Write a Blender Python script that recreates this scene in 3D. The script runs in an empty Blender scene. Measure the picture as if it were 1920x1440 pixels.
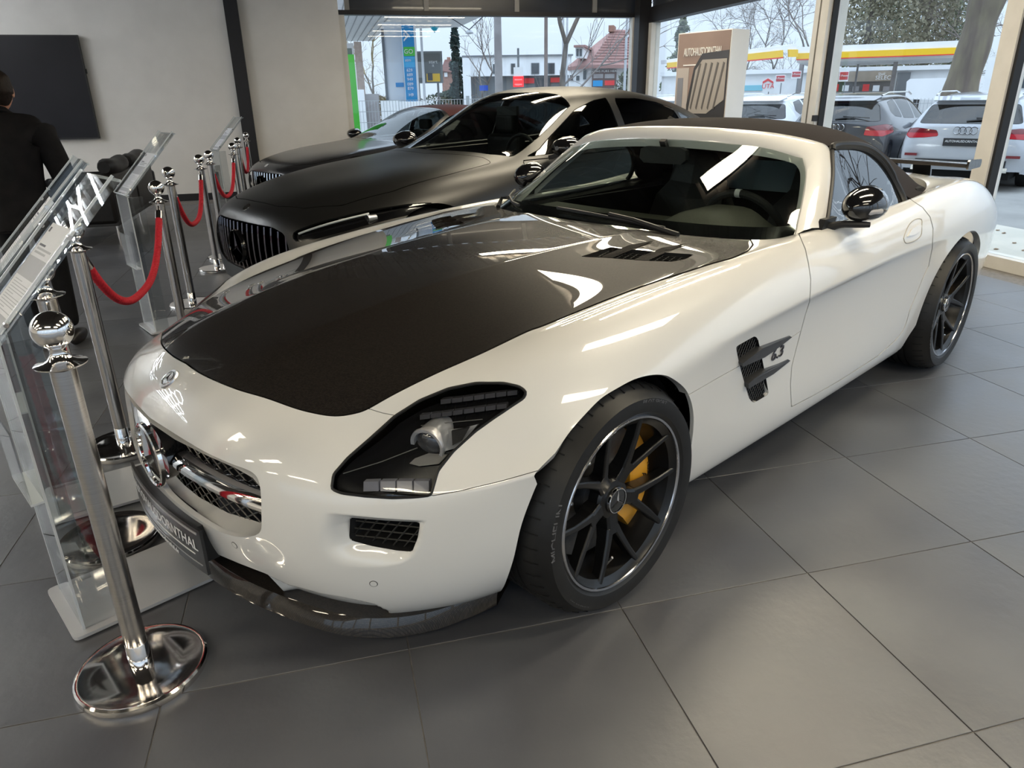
import bpy, bmesh, math, random
import numpy as np
from mathutils import Vector, Matrix

SC = bpy.context.scene
COL = SC.collection
random.seed(7)
RNG = np.random.default_rng(7)

# ------------------------------------------------------------------ camera
F_PX = 1336.0
CAM = np.array([1.3692, 1.9583, 1.3667])
YAW, PITCH, ROLL = -2.32917, -0.38353, -0.01694
def cam_axes():
    cy, sy, cp, sp = math.cos(YAW), math.sin(YAW), math.cos(PITCH), math.sin(PITCH)
    w = np.array([cy*cp, sy*cp, sp]); r0 = np.array([sy, -cy, 0.0]); u0 = np.cross(r0, w)
    r = r0*math.cos(ROLL)+u0*math.sin(ROLL); u = -r0*math.sin(ROLL)+u0*math.cos(ROLL)
    return r, u, w
CR, CU, CW = cam_axes()
cd = bpy.data.cameras.new('camera'); co = bpy.data.objects.new('camera', cd); COL.objects.link(co)
cd.sensor_fit = 'HORIZONTAL'; cd.sensor_width = 36.0; cd.lens = F_PX/1920*36.0
cd.clip_start = 0.02; cd.clip_end = 400
m = Matrix.Identity(4)
for i in range(3):
    m[i][0] = CR[i]; m[i][1] = CU[i]; m[i][2] = -CW[i]; m[i][3] = CAM[i]
co.matrix_world = m
SC.camera = co

def ray(px, py): return CW + CR*(px-960)/F_PX + CU*(720-py)/F_PX
def at(px, py, x=None, y=None, z=None):
    """the point where the sight line of a photo pixel meets a plane of the place"""
    d = ray(px, py)
    for i, v in enumerate((x, y, z)):
        if v is not None:
            return CAM + d*(v-CAM[i])/d[i]
def px_of(P):
    d = np.asarray(P, float)-CAM; D = np.maximum(d@CW, .05)
    return np.stack([960+F_PX*(d@CR)/D, 720-F_PX*(d@CU)/D], -1)

# the room's own axes: EA runs along the back wall to the right, EB from the back wall into the room
TH = 1.0592
EB = np.array([math.cos(TH), math.sin(TH)]); EA = np.array([-EB[1], EB[0]])
CORNER = np.array([-8.937, -5.739])
def room(s, d, z=0.0):
    """s metres left of the corner along the back wall, d metres into the room"""
    q = CORNER - s*EA + d*EB
    return np.array([q[0], q[1], z])
RZ = math.atan2(EA[1], EA[0])          # rotation that turns +x to EA (then +y points to -EB)
def to_room(q):
    v = np.asarray(q, float)[:2]-CORNER
    return float(-v@EA), float(v@EB)
def on_back(px, py, off=0.0):
    d = ray(px, py); n = np.array([EB[0], EB[1], 0]); c3 = np.array([*(CORNER+off*EB), 0])
    q = CAM + d*(((c3-CAM)@n)/(d@n)); return float((q[:2]-CORNER)@-EA), float(q[2])
def on_right(px, py, off=0.0):
    d = ray(px, py); n = np.array([EA[0], EA[1], 0]); c3 = np.array([*(CORNER-off*EA), 0])
    q = CAM + d*(((c3-CAM)@n)/(d@n)); return float((q[:2]-CORNER)@EB), float(q[2])

# ------------------------------------------------------------------ world, exposure
SC.view_settings.view_transform = 'Standard'; SC.view_settings.look = 'None'
SC.view_settings.gamma = 1.0; SC.view_settings.use_curve_mapping = False
SC.view_settings.exposure = 0.42
W = bpy.data.worlds.new('overcast'); SC.world = W; W.use_nodes = True
nt = W.node_tree; nt.nodes.clear()
o_ = nt.nodes.new('ShaderNodeOutputWorld'); b_ = nt.nodes.new('ShaderNodeBackground')
# overcast sky: the zenith is three times as bright as the horizon (CIE overcast distribution)
tc = nt.nodes.new('ShaderNodeTexCoord'); sx = nt.nodes.new('ShaderNodeSeparateXYZ'); mx = nt.nodes.new('ShaderNodeMath'); mx.operation = 'MAXIMUM'; mx.inputs[1].default_value = 0.0
ma = nt.nodes.new('ShaderNodeMath'); ma.operation = 'MULTIPLY_ADD'; SKY = .98; ma.inputs[1].default_value = 2.0*SKY; ma.inputs[2].default_value = SKY
nt.links.new(tc.outputs['Generated'], sx.inputs[0]); nt.links.new(sx.outputs['Z'], mx.inputs[0]); nt.links.new(mx.outputs[0], ma.inputs[0]); nt.links.new(ma.outputs[0], b_.inputs[1])
b_.inputs[0].default_value = (.60, .71, .86, 1)
nt.links.new(b_.outputs[0], o_.inputs[0])

# ------------------------------------------------------------------ materials
def lin(c):
    return tuple(((v/12.92) if v <= .04045 else ((v+.055)/1.055)**2.4) for v in c)
def hexc(h): return lin([int(h[i:i+2], 16)/255 for i in (0, 2, 4)])
MATS = {}
def mat(name, col=(.5, .5, .5), rough=.5, metal=0.0, coat=0.0, coat_rough=.03, emit=None, es=1.0, trans=0.0, ior=1.45, alpha=1.0, spec=.5, sheen=0.0):
    if name in MATS: return MATS[name]
    M = bpy.data.materials.new(name); M.use_nodes = True
    b = M.node_tree.nodes['Principled BSDF']
    if isinstance(col, str): col = hexc(col)
    b.inputs['Base Color'].default_value = (*col[:3], 1); b.inputs['Roughness'].default_value = rough
    b.inputs['Metallic'].default_value = metal; b.inputs['Coat Weight'].default_value = coat
    b.inputs['Coat Roughness'].default_value = coat_rough
    b.inputs['Transmission Weight'].default_value = trans; b.inputs['IOR'].default_value = ior
    b.inputs['Alpha'].default_value = alpha; b.inputs['Specular IOR Level'].default_value = spec
    b.inputs['Sheen Weight'].default_value = sheen
    if emit is not None:
        if isinstance(emit, str): emit = hexc(emit)
        b.inputs['Emission Color'].default_value = (*emit, 1); b.inputs['Emission Strength'].default_value = es
    MATS[name] = M
    return M
def nodes(M): return M.node_tree, M.node_tree.nodes['Principled BSDF']
def noise_mat(name, c1, c2, scale=8, rough=.6, rough2=None, detail=5, bump=0.0, coord='Object', stretch=(1, 1, 1), lo=.35, hi=.65, **kw):
    """principled material whose colour wanders between two tones; optional fine relief"""
    if name in MATS: return MATS[name]
    M = mat(name, c1, rough, **kw); t, b = nodes(M)
    tcn = t.nodes.new('ShaderNodeTexCoord'); mp = t.nodes.new('ShaderNodeMapping'); mp.inputs['Scale'].default_value = stretch
    n = t.nodes.new('ShaderNodeTexNoise'); n.inputs['Scale'].default_value = scale; n.inputs['Detail'].default_value = detail
    r = t.nodes.new('ShaderNodeValToRGB')
    t.links.new(tcn.outputs[coord], mp.inputs[0]); t.links.new(mp.outputs[0], n.inputs['Vector']); t.links.new(n.outputs['Fac'], r.inputs[0])
    if isinstance(c1, str): c1 = hexc(c1)
    if isinstance(c2, str): c2 = hexc(c2)
    r.color_ramp.elements[0].position = lo; r.color_ramp.elements[0].color = (*c1, 1)
    r.color_ramp.elements[1].position = hi; r.color_ramp.elements[1].color = (*c2, 1)
    t.links.new(r.outputs[0], b.inputs['Base Color'])
    if rough2 is not None:
        mr = t.nodes.new('ShaderNodeMapRange'); mr.inputs['From Min'].default_value = lo; mr.inputs['From Max'].default_value = hi
        mr.inputs['To Min'].default_value = rough; mr.inputs['To Max'].default_value = rough2
        t.links.new(n.outputs['Fac'], mr.inputs['Value']); t.links.new(mr.outputs[0], b.inputs['Roughness'])
    if bump:
        bp = t.nodes.new('ShaderNodeBump'); bp.inputs['Strength'].default_value = bump; bp.inputs['Distance'].default_value = .01
        t.links.new(n.outputs['Fac'], bp.inputs['Height']); t.links.new(bp.outputs[0], b.inputs['Normal'])
    return M

# ------------------------------------------------------------------ object helpers
def tag(o, label=None, cat=None, group=None, kind=None):
    if label: o['label'] = label
    if cat: o['category'] = cat
    if group: o['group'] = group
    if kind: o['kind'] = kind
    return o
def empty(name, loc=(0, 0, 0), rz=0.0, label=None, cat=None, group=None):
    o = bpy.data.objects.new(name, None); COL.objects.link(o); o.empty_display_size = .1
    o.location = loc; o.rotation_euler = (0, 0, rz)
    return tag(o, label, cat, group)
def mk(name, V, F, M=None, parent=None, smooth=True, normals=None, angle=None):
    me = bpy.data.meshes.new(name)
    me.from_pydata([tuple(map(float, v)) for v in V], [], [tuple(map(int, f)) for f in F])
    if M is not None: me.materials.append(M if not isinstance(M, str) else MATS[M])
    if smooth: me.polygons.foreach_set('use_smooth', [True]*len(me.polygons))
    me.update()
    if normals is not None: me.normals_split_custom_set_from_vertices([tuple(map(float, n)) for n in normals])
    elif smooth and angle is not None: me.set_sharp_from_angle(angle=math.radians(angle))
    o = bpy.data.objects.new(name, me); COL.objects.link(o)
    if parent is not None: o.parent = parent
    return o
def link(name, me, parent=None, loc=None, rot=None, scale=None):
    o = bpy.data.objects.new(name, me); COL.objects.link(o)
    if parent is not None: o.parent = parent
    if loc is not None: o.location = loc
    if rot is not None: o.rotation_euler = rot
    if scale is not None: o.scale = scale
    return o
def copy_tree(o, parent=None):
    c = o.copy(); COL.objects.link(c)
    if parent is not None: c.parent = parent
    for ch in list(o.children): copy_tree(ch, c)
    return c
class MB:
    """collects simple solids and links them as one mesh object"""
    def __init__(s): s.V = []; s.F = []
    def add(s, V, F):
        n = len(s.V); s.V += [tuple(v) for v in V]; s.F += [tuple(i+n for i in f) for f in F]; return s
    def box(s, x0, x1, y0, y1, z0, z1):
        V = [(x, y, z) for x in (x0, x1) for y in (y0, y1) for z in (z0, z1)]
        return s.add(V, [(0, 1, 3, 2), (4, 6, 7, 5), (0, 4, 5, 1), (2, 3, 7, 6), (0, 2, 6, 4), (1, 5, 7, 3)])
    def obox(s, c, ax, ay, az):
        """box from centre and three half-axis vectors"""
        c, ax, ay, az = map(lambda q: np.asarray(q, float), (c, ax, ay, az))
        V = [c+i*ax+j*ay+k*az for i in (-1, 1) for j in (-1, 1) for k in (-1, 1)]
        return s.add(V, [(0, 1, 3, 2), (4, 6, 7, 5), (0, 4, 5, 1), (2, 3, 7, 6), (0, 2, 6, 4), (1, 5, 7, 3)])
    def bar(s, a, b, w, h=None, up=(0, 0, 1)):
        a, b = np.asarray(a, float), np.asarray(b, float); h = h or w; d = b-a; L = np.linalg.norm(d); d = d/L
        sd = np.cross(d, up); 
        if np.linalg.norm(sd) < 1e-4: sd = np.cross(d, (1, 0, 0))
        sd /= np.linalg.norm(sd); u = np.cross(sd, d)
        return s.obox((a+b)/2, d*L/2, sd*w/2, u*h/2)
    def tube(s, pts, r, n=10, cap=True, closed=False):
        pts = [np.asarray(p, float) for p in pts]; m_ = len(pts)
        rs = r if hasattr(r, '__len__') else [r]*m_
        base = len(s.V); prev = None
        for i, p in enumerate(pts):
            a = pts[(i-1) % m_] if (closed or i) else p; b = pts[(i+1) % m_] if (closed or i < m_-1) else p
            d = b-a; d = d/(np.linalg.norm(d)+1e-12)
            if prev is None:
                q = np.cross(d, (0, 0, 1)); 
                if np.linalg.norm(q) < 1e-3: q = np.cross(d, (1, 0, 0))
            else: q = prev-d*(prev@d)
            q = q/np.linalg.norm(q); prev = q; t = np.cross(d, q)
            for k in range(n):
                a_ = 2*math.pi*k/n; s.V.append(tuple(p+rs[i]*(math.cos(a_)*q+math.sin(a_)*t)))
        for i in range(m_ if closed else m_-1):
            for k in range(n):
                j = (i+1) % m_
                s.F.append((base+i*n+k, base+i*n+(k+1) % n, base+j*n+(k+1) % n, base+j*n+k))
        if cap and not closed:
            s.F.append(tuple(base+k for k in range(n))[::-1]); s.F.append(tuple(base+(m_-1)*n+k for k in range(n)))
        return s
    def lathe(s, prof, n=32, c=(0, 0, 0), ax='z', cap=True):
        """profile of (radius, height) turned about an axis"""
        base = len(s.V); c = np.asarray(c, float)
        for r, h in prof:
            for k in range(n):
                a = 2*math.pi*k/n; x, y = r*math.cos(a), r*math.sin(a)
                v = {'z': (x, y, h), 'y': (x, h, -y), 'x': (h, x, y)}[ax]
                s.V.append(tuple(c+np.array(v)))
        for i in range(len(prof)-1):
            for k in range(n):
                s.F.append((base+i*n+k, base+i*n+(k+1) % n, base+(i+1)*n+(k+1) % n, base+(i+1)*n+k))
        if cap:
            if prof[0][0] > 1e-5: s.F.append(tuple(base+k for k in range(n))[::-1])
            if prof[-1][0] > 1e-5: s.F.append(tuple(base+(len(prof)-1)*n+k for k in range(n)))
        return s
    def prism(s, poly, z0, z1, fr=None):
        """polygon (u,v) pushed from z0 to z1; fr maps (u,v,w) to space"""
        n = len(poly); fr = fr or (lambda u, v, w: (u, v, w))
        V = [fr(u, v, z0) for u, v in poly]+[fr(u, v, z1) for u, v in poly]
        F = [tuple(range(n))[::-1], tuple(range(n, 2*n))]+[(i, (i+1) % n, n+(i+1) % n, n+i) for i in range(n)]
        return s.add(V, F)
    def build(s, name, M=None, parent=None, smooth=False, angle=35):
        return mk(name, s.V, s.F, M, parent, smooth, None, angle if smooth else None)
def text_obj(name, s, size, M, parent=None, mw=None, ext=.0006, align='CENTER', sx=1.0, shear=0.0):
    c = bpy.data.curves.new(name, 'FONT'); c.body = s; c.size = size; c.extrude = ext; c.align_x = align; c.align_y = 'CENTER'; c.shear = shear; c.resolution_u = 3
    o = bpy.data.objects.new(name, c); COL.objects.link(o)
    dg = bpy.context.evaluated_depsgraph_get(); me = bpy.data.meshes.new_from_object(o.evaluated_get(dg))
    bpy.data.objects.remove(o); bpy.data.curves.remove(c)
    if sx != 1.0:
        for v in me.vertices: v.co.x *= sx
    me.materials.clear(); me.materials.append(M if not isinstance(M, str) else MATS[M])
    o = bpy.data.objects.new(name, me); COL.objects.link(o)
    if parent is not None: o.parent = parent
    if mw is not None: o.matrix_local = mw
    return o
def frame(o, x, y):
    """matrix with given origin, x axis and (approximate) y axis"""
    x = Vector(x).normalized(); z = x.cross(Vector(y)).normalized(); y = z.cross(x)
    M = Matrix.Identity(4)
    for i in range(3): M[i][0] = x[i]; M[i][1] = y[i]; M[i][2] = z[i]; M[i][3] = o[i]
    return M
def smooth_curve(knots, n):
    """Catmull-Rom through the knots, n points"""
    K = np.asarray(knots, float); m_ = len(K); out = []
    for t in np.linspace(0, m_-1, n):
        i = min(int(t), m_-2); f = t-i
        p0, p1, p2, p3 = K[max(i-1, 0)], K[i], K[i+1], K[min(i+2, m_-1)]
        out.append(.5*((2*p1)+(p2-p0)*f+(2*p0-5*p1+4*p2-p3)*f*f+(3*p1-p0-3*p2+p3)*f**3))
    return np.array(out)
def lut(knots, x):
    """smooth interpolation of (x, a, b..) knots at x (any order)"""
    K = np.array(sorted(knots), float); X = K[:, 0]; Y = K[:, 1:]
    x = np.atleast_1d(np.asarray(x, float)); d = np.zeros_like(Y); h = np.diff(X); s = np.diff(Y, axis=0)/h[:, None]
    d[1:-1] = (s[:-1]*h[1:, None]+s[1:]*h[:-1, None])/(h[1:]+h[:-1])[:, None]; d[0] = s[0]; d[-1] = s[-1]
    i = np.clip(np.searchsorted(X, x)-1, 0, len(X)-2); t = ((x-X[i])/h[i])[:, None]; t = np.clip(t, 0, 1)
    hh = h[i][:, None]
    return (1+2*t)*(1-t)**2*Y[i]+t*(1-t)**2*hh*d[i]+t*t*(3-2*t)*Y[i+1]+t*t*(t-1)*hh*d[i+1]
def sdf(poly, q):
    """signed distance (negative inside) of points q to a closed polygon"""
    P = np.asarray(poly, float); q = np.asarray(q, float); D = np.full(len(q), 1e9); ins = np.zeros(len(q), bool)
    for a, b in zip(P, np.roll(P, -1, 0)):
        e = b-a; L = e@e+1e-12; t = np.clip(((q-a)@e)/L, 0, 1); d = np.hypot(*(q-a-t[:, None]*e).T); D = np.minimum(D, d)
        c = (a[1] > q[:, 1]) != (b[1] > q[:, 1])
        xx = (b[0]-a[0])*(q[:, 1]-a[1])/((b[1]-a[1]) if abs(b[1]-a[1]) > 1e-12 else 1e-12)+a[0]
        ins ^= c & (q[:, 0] < xx)
    return np.where(ins, -D, D)
def rounded(poly, r, n=5):
    """polygon with rounded corners (r scalar or per corner)"""
    P = [np.asarray(p, float) for p in poly]; out = []; m_ = len(P)
    for i, p in enumerate(P):
        a, b = P[i-1]-p, P[(i+1) % m_]-p; la, lb = np.linalg.norm(a), np.linalg.norm(b); rr = r[i] if hasattr(r, '__len__') else r
        if rr <= 0: out.append(p); continue
        rr = min(rr, la*.49, lb*.49)
        s_, e_ = p+a/la*rr, p+b/lb*rr
        for t in np.linspace(0, 1, n): out.append((1-t)**2*s_+2*t*(1-t)*p+t*t*e_)
    return [tuple(v) for v in out]

# ------------------------------------------------------------------ skins that can be cut along outlines
class Skin:
    def __init__(s, V, N, F): s.V = np.asarray(V, float); s.N = np.asarray(N, float); s.F = [tuple(f) for f in F]
    def px(s): return px_of(s.V)
    def copy(s): return Skin(s.V.copy(), s.N.copy(), list(s.F))
    def clip(s, d):
        """keep the side where d <= 0, new vertices on d = 0"""
        V = list(s.V); N = list(s.N); d = np.asarray(d, float); cache = {}; out = []
        def cut(a, b):
            k = (a, b) if a < b else (b, a)
            if k not in cache:
                t = d[a]/(d[a]-d[b]); V.append(s.V[a]+t*(s.V[b]-s.V[a])); n = s.N[a]+t*(s.N[b]-s.N[a]); N.append(n/(np.linalg.norm(n)+1e-12)); cache[k] = len(V)-1
            return cache[k]
        pos = d > 0
        for f in s.F:
            c = sum(bool(pos[i]) for i in f)
            if c == 0: out.append(f); continue
            if c == len(f): continue
            g = []
            for i, a in enumerate(f):
                b = f[(i+1) % len(f)]
                if not pos[a]: g.append(a)
                if pos[a] != pos[b]: g.append(cut(a, b))
            if len(g) >= 3: out.append(tuple(g))
        return Skin(V, N, out).compact()
    def compact(s):
        u = sorted({i for f in s.F for i in f}); mp = {a: i for i, a in enumerate(u)}
        return Skin(s.V[u] if len(u) else np.zeros((0, 3)), s.N[u] if len(u) else np.zeros((0, 3)), [tuple(mp[i] for i in f) for f in s.F])
    def split(s, d, gap=0.0):
        """inside part and outside part, with a gap left between them"""
        return s.clip(d+gap/2), s.clip(-(d-gap/2))
    def pick(s, test):
        return Skin(s.V, s.N, [f for f in s.F if test(s.V[list(f)].mean(0))]).compact()
    def mirror(s): return Skin(s.V*[1, -1, 1], s.N*[1, -1, 1], [f[::-1] for f in s.F])
    def join(s, o):
        n = len(s.V); return Skin(np.vstack([s.V, o.V]), np.vstack([s.N, o.N]), s.F+[tuple(i+n for i in f) for f in o.F])
    def weld(s, eps=1e-5):
        key = {}; mp = []
        for i, v in enumerate(s.V):
            k = tuple(np.round(v/eps/10).astype(int)); mp.append(key.setdefault(k, i))
        return Skin(s.V, s.N, [tuple(dict.fromkeys(mp[i] for i in f)) for f in s.F if len(set(mp[i] for i in f)) > 2]).compact()
    def both(s):
        """this half and its mirror image as one skin"""
        o = s.join(s.mirror()); o = o.weld(); c = np.abs(o.V[:, 1]) < 1e-4; o.N[c, 1] = 0; return o
    def rim(s, t, keep=None):
        """turn the open border inwards by t, so panels show an edge"""
        cnt = {}
        for f in s.F:
            for i, a in enumerate(f):
                b = f[(i+1) % len(f)]; cnt[(a, b)] = cnt.get((a, b), 0)+1
        E = [(a, b) for (a, b) in cnt if (b, a) not in cnt]
        if keep is not None: E = [(a, b) for a, b in E if keep(s.V[a]) and keep(s.V[b])]
        V = list(s.V); N = list(s.N); F = list(s.F)
        for a, b in E:
            e = s.V[b]-s.V[a]; n = np.cross(e, s.N[a]); n = n/(np.linalg.norm(n)+1e-12); k = len(V)
            V += [s.V[a], s.V[b], s.V[b]-t*s.N[b], s.V[a]-t*s.N[a]]; N += [n]*4; F.append((k+1, k, k+3, k+2))
        return Skin(V, N, F)
    def obj(s, name, M, parent=None): return mk(name, s.V, s.F, M, parent, True, s.N)
def subdivided(V, F, level, crease=None):
    """Catmull-Clark surface of a cage"""
    me = bpy.data.meshes.new('cage'); me.from_pydata([tuple(map(float, v)) for v in V], [], F); me.update()
    if crease:
        at_ = me.attributes.new('crease_edge', 'FLOAT', 'EDGE')
        for e in me.edges:
            k = tuple(sorted(e.vertices)); 
            if k in crease: at_.data[e.index].value = crease[k]
    me.polygons.foreach_set('use_smooth', [True]*len(me.polygons))
    o = bpy.data.objects.new('cage', me); COL.objects.link(o)
    md = o.modifiers.new('s', 'SUBSURF'); md.levels = level; md.render_levels = level; md.boundary_smooth = 'PRESERVE_CORNERS'
    ev = o.evaluated_get(bpy.context.evaluated_depsgraph_get()); m2 = ev.to_mesh()
    n = len(m2.vertices); a = np.zeros(n*3); m2.vertices.foreach_get('co', a); nn = np.zeros(n*3); m2.vertex_normals.foreach_get('vector', nn)
    F2 = [tuple(p.vertices) for p in m2.polygons]; ev.to_mesh_clear(); bpy.data.objects.remove(o); bpy.data.meshes.remove(me)
    return Skin(a.reshape(-1, 3), nn.reshape(-1, 3), F2)
# ------------------------------------------------------------------ lamps of the room
ROOM_S, ROOM_D, CEIL = 16.0, 15.6, 3.3
lamp_warm = mat('lamp_warm', (1, .9, .7), .5, emit=(1.0, .88, .66), es=22.0)
lamp_cool = mat('lamp_cool', (1, 1, 1), .5, emit=(.92, .97, 1.0), es=30.0)
housing = mat('lamp_housing', '3a3a3c', .4)
lamp_frame_mb = MB()
for a in ((-1.02, 1.02, -.17, -.15), (-1.02, 1.02, .15, .17), (-1.02, -1.0, -.15, .15), (1.0, 1.02, -.15, .15)): lamp_frame_mb.box(*a, 0, .05)
lamp_proto = None
for ic, s0 in enumerate((1.4, 5.0, 8.6, 12.2)):
    for d in (1.9, 3.85, 5.8, 7.75, 9.7, 11.65, 13.6):
        if ic and d < (13 if ic == 1 else 9): continue
        q = room(s0+.93, d, CEIL-.09)
        L = empty('ceiling_lamp', q, RZ, 'long warm ceiling light panel in dark frame under the corrugated ceiling', 'lamp', 'ceiling light panels')
        if lamp_proto is None:
            a = lamp_frame_mb.build('frame', housing, L)
            b = MB().box(-1.0, 1.0, -.15, .15, .008, .02).build('diffuser', lamp_warm, L)
            c = MB().box(-.6, -.57, -.01, .01, .045, .09).build('bracket', housing, L)
            c2 = MB().box(.57, .6, -.01, .01, .045, .09).build('bracket', housing, L)
            lamp_proto = (a, b, c, c2)
        else:
            for p_ in lamp_proto: link(p_.name.split('.')[0], p_.data, L)
# honeycomb tube light over the far left bay (it mirrors in the white nose)
hexl = empty('honeycomb_light', room(13.1, 3.6, CEIL-.03), RZ, 'honeycomb of white tube lights under the ceiling of the far bay', 'lamp')
hm = MB(); seen = set(); R_ = .62
for i in range(5):
    for j in range(5):
        cx, cy = (i-2)*1.5*R_, (j-2)*math.sqrt(3)*R_+(i % 2)*math.sqrt(3)/2*R_
        P_ = [(cx+R_*math.cos(math.radians(60*k)), cy+R_*math.sin(math.radians(60*k))) for k in range(6)]
        for k in range(6):
            a, b = P_[k], P_[(k+1) % 6]; key = tuple(sorted((tuple(np.round(a, 2)), tuple(np.round(b, 2)))))
            if key in seen: continue
            seen.add(key); hm.bar((*a, 0), (*b, 0), .028, .028)
hm.build('tube_grid', lamp_cool, hexl)

# ------------------------------------------------------------------ floor
grout = noise_mat('grout', '6f6b68', '827e7a', 30, .8)
tile_m = noise_mat('slate_tile', '47484e', '595b60', 2.6, .34, .47, 9, 0.04, lo=.3, hi=.72, spec=.6, ior=1.75)
t_, b_n = nodes(tile_m)
oi = t_.nodes.new('ShaderNodeObjectInfo'); mp_ = [n for n in t_.nodes if n.type == 'MAPPING'][0]
cx_ = t_.nodes.new('ShaderNodeCombineXYZ'); mm = t_.nodes.new('ShaderNodeMath'); mm.operation = 'MULTIPLY'; mm.inputs[1].default_value = 37
t_.links.new(oi.outputs['Random'], mm.inputs[0]); t_.links.new(mm.outputs[0], cx_.inputs[0]); t_.links.new(mm.outputs[0], cx_.inputs[1])
t_.links.new(cx_.outputs[0], mp_.inputs['Location'])
bn_ = t_.nodes.new('ShaderNodeTexNoise'); bn_.inputs['Scale'].default_value = 26; bn_.inputs['Detail'].default_value = 6
bp_ = [n for n in t_.nodes if n.type == 'BUMP'][0]; bp_.inputs['Strength'].default_value = .12; bp_.inputs['Distance'].default_value = .01
t_.links.new(mp_.outputs[0], bn_.inputs['Vector']); t_.links.new(bn_.outputs['Fac'], bp_.inputs['Height'])
fl = MB(); a_, b2, c_, d_ = room(-.1, -.1), room(ROOM_S, -.1), room(ROOM_S, ROOM_D), room(-.1, ROOM_D)
fl.add([(*q[:2], z) for z in (-.2, -.003) for q in (a_, b2, c_, d_)], [(0, 3, 2, 1), (4, 5, 6, 7), (0, 1, 5, 4), (1, 2, 6, 5), (2, 3, 7, 6), (3, 0, 4, 7)][::1])
floor = tag(fl.build('floor', grout), kind='structure', label='dark slate-look tile floor of the showroom')
TP = .6094; th_ = TP/2-.0017
tv = []; tf = []
for z, k in ((-.012, 0), (-.0008, 0), (0, .0009)):
    h = th_-k; tv += [(-h, -h, z), (h, -h, z), (h, h, z), (-h, h, z)]
for l in (0, 4):
    for k in range(4): tf.append((l+k, l+(k+1) % 4, l+4+(k+1) % 4, l+4+k))
tf.append((8, 9, 10, 11))
tile_me = bpy.data.meshes.new('tile'); tile_me.from_pydata(tv, [], tf); tile_me.materials.append(tile_m); tile_me.update()
gs, gd = 5.13, 10.23
cand = []; rest = MB()
for i in range(-30, 30):
    for j in range(-30, 30):
        s, d = gs+(i+.5)*TP, gd+(j+.5)*TP
        if not (TP*.5-.05 < s < ROOM_S-.3 and .3 < d < ROOM_D-.3): continue
        q = room(s, d); cz = (q-CAM)@CW
        cs = np.array([room(s+a, d+b) for a in (-.3, .3) for b in (-.3, .3)])
        u = px_of(cs); vis = cz > .4 and u[:, 0].max() > 0 and u[:, 0].min() < 1920 and u[:, 1].max() > 0 and u[:, 1].min() < 1440
        cand.append((cz if vis else 1e3+np.linalg.norm(q-CAM), vis, s, d))
cand.sort(); k_ = 0
for cz, vis, s, d in cand:
    q = room(s, d)
    if vis and k_ < 298:
        link('tile', tile_me, floor, q, (0, 0, RZ)); k_ += 1
    else:
        n0 = len(rest.V)
        for v in tv: 
            r_ = CORNER-(s-v[0])*EA+(d-v[1])*EB; rest.V.append((r_[0], r_[1], v[2]))
        rest.F += [tuple(n0+i for i in f) for f in tf]
tag(rest.build('tile_field', tile_m, floor), kind='stuff')

# ------------------------------------------------------------------ walls, columns, windows
plaster = noise_mat('plaster_wall', 'd6d3cf', 'dcd9d5', 3, .75, bump=.02)
dark_steel = mat('dark_column_paint', '1d1c20', .45)
base_m = mat('dark_baseboard', '232225', .5)
frame_w = noise_mat('window_frame_paint', 'cfccc6', 'd6d3cd', 6, .4)
frame_d = mat('window_gasket', '1c1c1e', .6)
band_m = noise_mat('dark_upper_panel', '2f3238', '3a3e48', 1.2, .25, coat=.3)
post_m = mat('upper_post', '8d8b88', .5)
ceil_m = noise_mat('dark_ceiling_sheet', '38332f', '423c37', 2, .55)
def wallbox(name, s0, s1, d0, d1, z0, z1, M, parent=None, label=None, kind='structure'):
    mb = MB(); P_ = [room(s, d) for s, d in ((s0, d0), (s1, d0), (s1, d1), (s0, d1))]
    mb.add([(*q[:2], z) for z in (z0, z1) for q in P_], [(0, 1, 2, 3), (7, 6, 5, 4), (1, 0, 4, 5), (2, 1, 5, 6), (3, 2, 6, 7), (0, 3, 7, 4)])
    o = mb.build(name, M, parent)
    bm = bmesh.new(); bm.from_mesh(o.data); bmesh.ops.recalc_face_normals(bm, faces=bm.faces); bm.to_mesh(o.data); bm.free()
    if parent is None: tag(o, label, kind=kind)
    return o
wallbox('wall_back', 4.74, ROOM_S, -.25, 0, -.05, CEIL+.1, plaster, label='plain light grey plaster back wall')
wallbox('trim_1', 6.10, 6.28, 0, .07, 0, CEIL, dark_steel, label='black steel column standing out of the plaster back wall')
wallbox('baseboard_back', 6.285, ROOM_S, 0, .015, 0, .10, base_m, label='dark baseboard under the television wall')
wallbox('baseboard_middle', 4.74, 6.095, 0, .015, 0, .10, base_m, label='dark baseboard between black column and window')
wallbox('wall_left', ROOM_S, ROOM_S+.2, -.2, ROOM_D+.2, -.05, CEIL+.1, plaster, label='plain plaster side wall')
def schlick(t, sock, geo, f0):
    """Fresnel share f0 + (1-f0)(1-|cos|)^5 that is the same on both faces of a pane"""
    dp = t.nodes.new('ShaderNodeVectorMath'); dp.operation = 'DOT_PRODUCT'; t.links.new(geo.outputs['Normal'], dp.inputs[0]); t.links.new(geo.outputs['Incoming'], dp.inputs[1])
    prev = dp.outputs['Value']
    for op, a in (('ABSOLUTE', None), ('SUBTRACT', 'r1'), ('POWER', 5.0), ('MULTIPLY', 1-f0), ('ADD', f0)):
        n = t.nodes.new('ShaderNodeMath'); n.operation = op
        if a == 'r1': n.inputs[0].default_value = 1.0; t.links.new(prev, n.inputs[1])
        else:
            t.links.new(prev, n.inputs[0])
            if a is not None: n.inputs[1].default_value = a
        prev = n.outputs[0]
    t.links.new(prev, sock)
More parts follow.
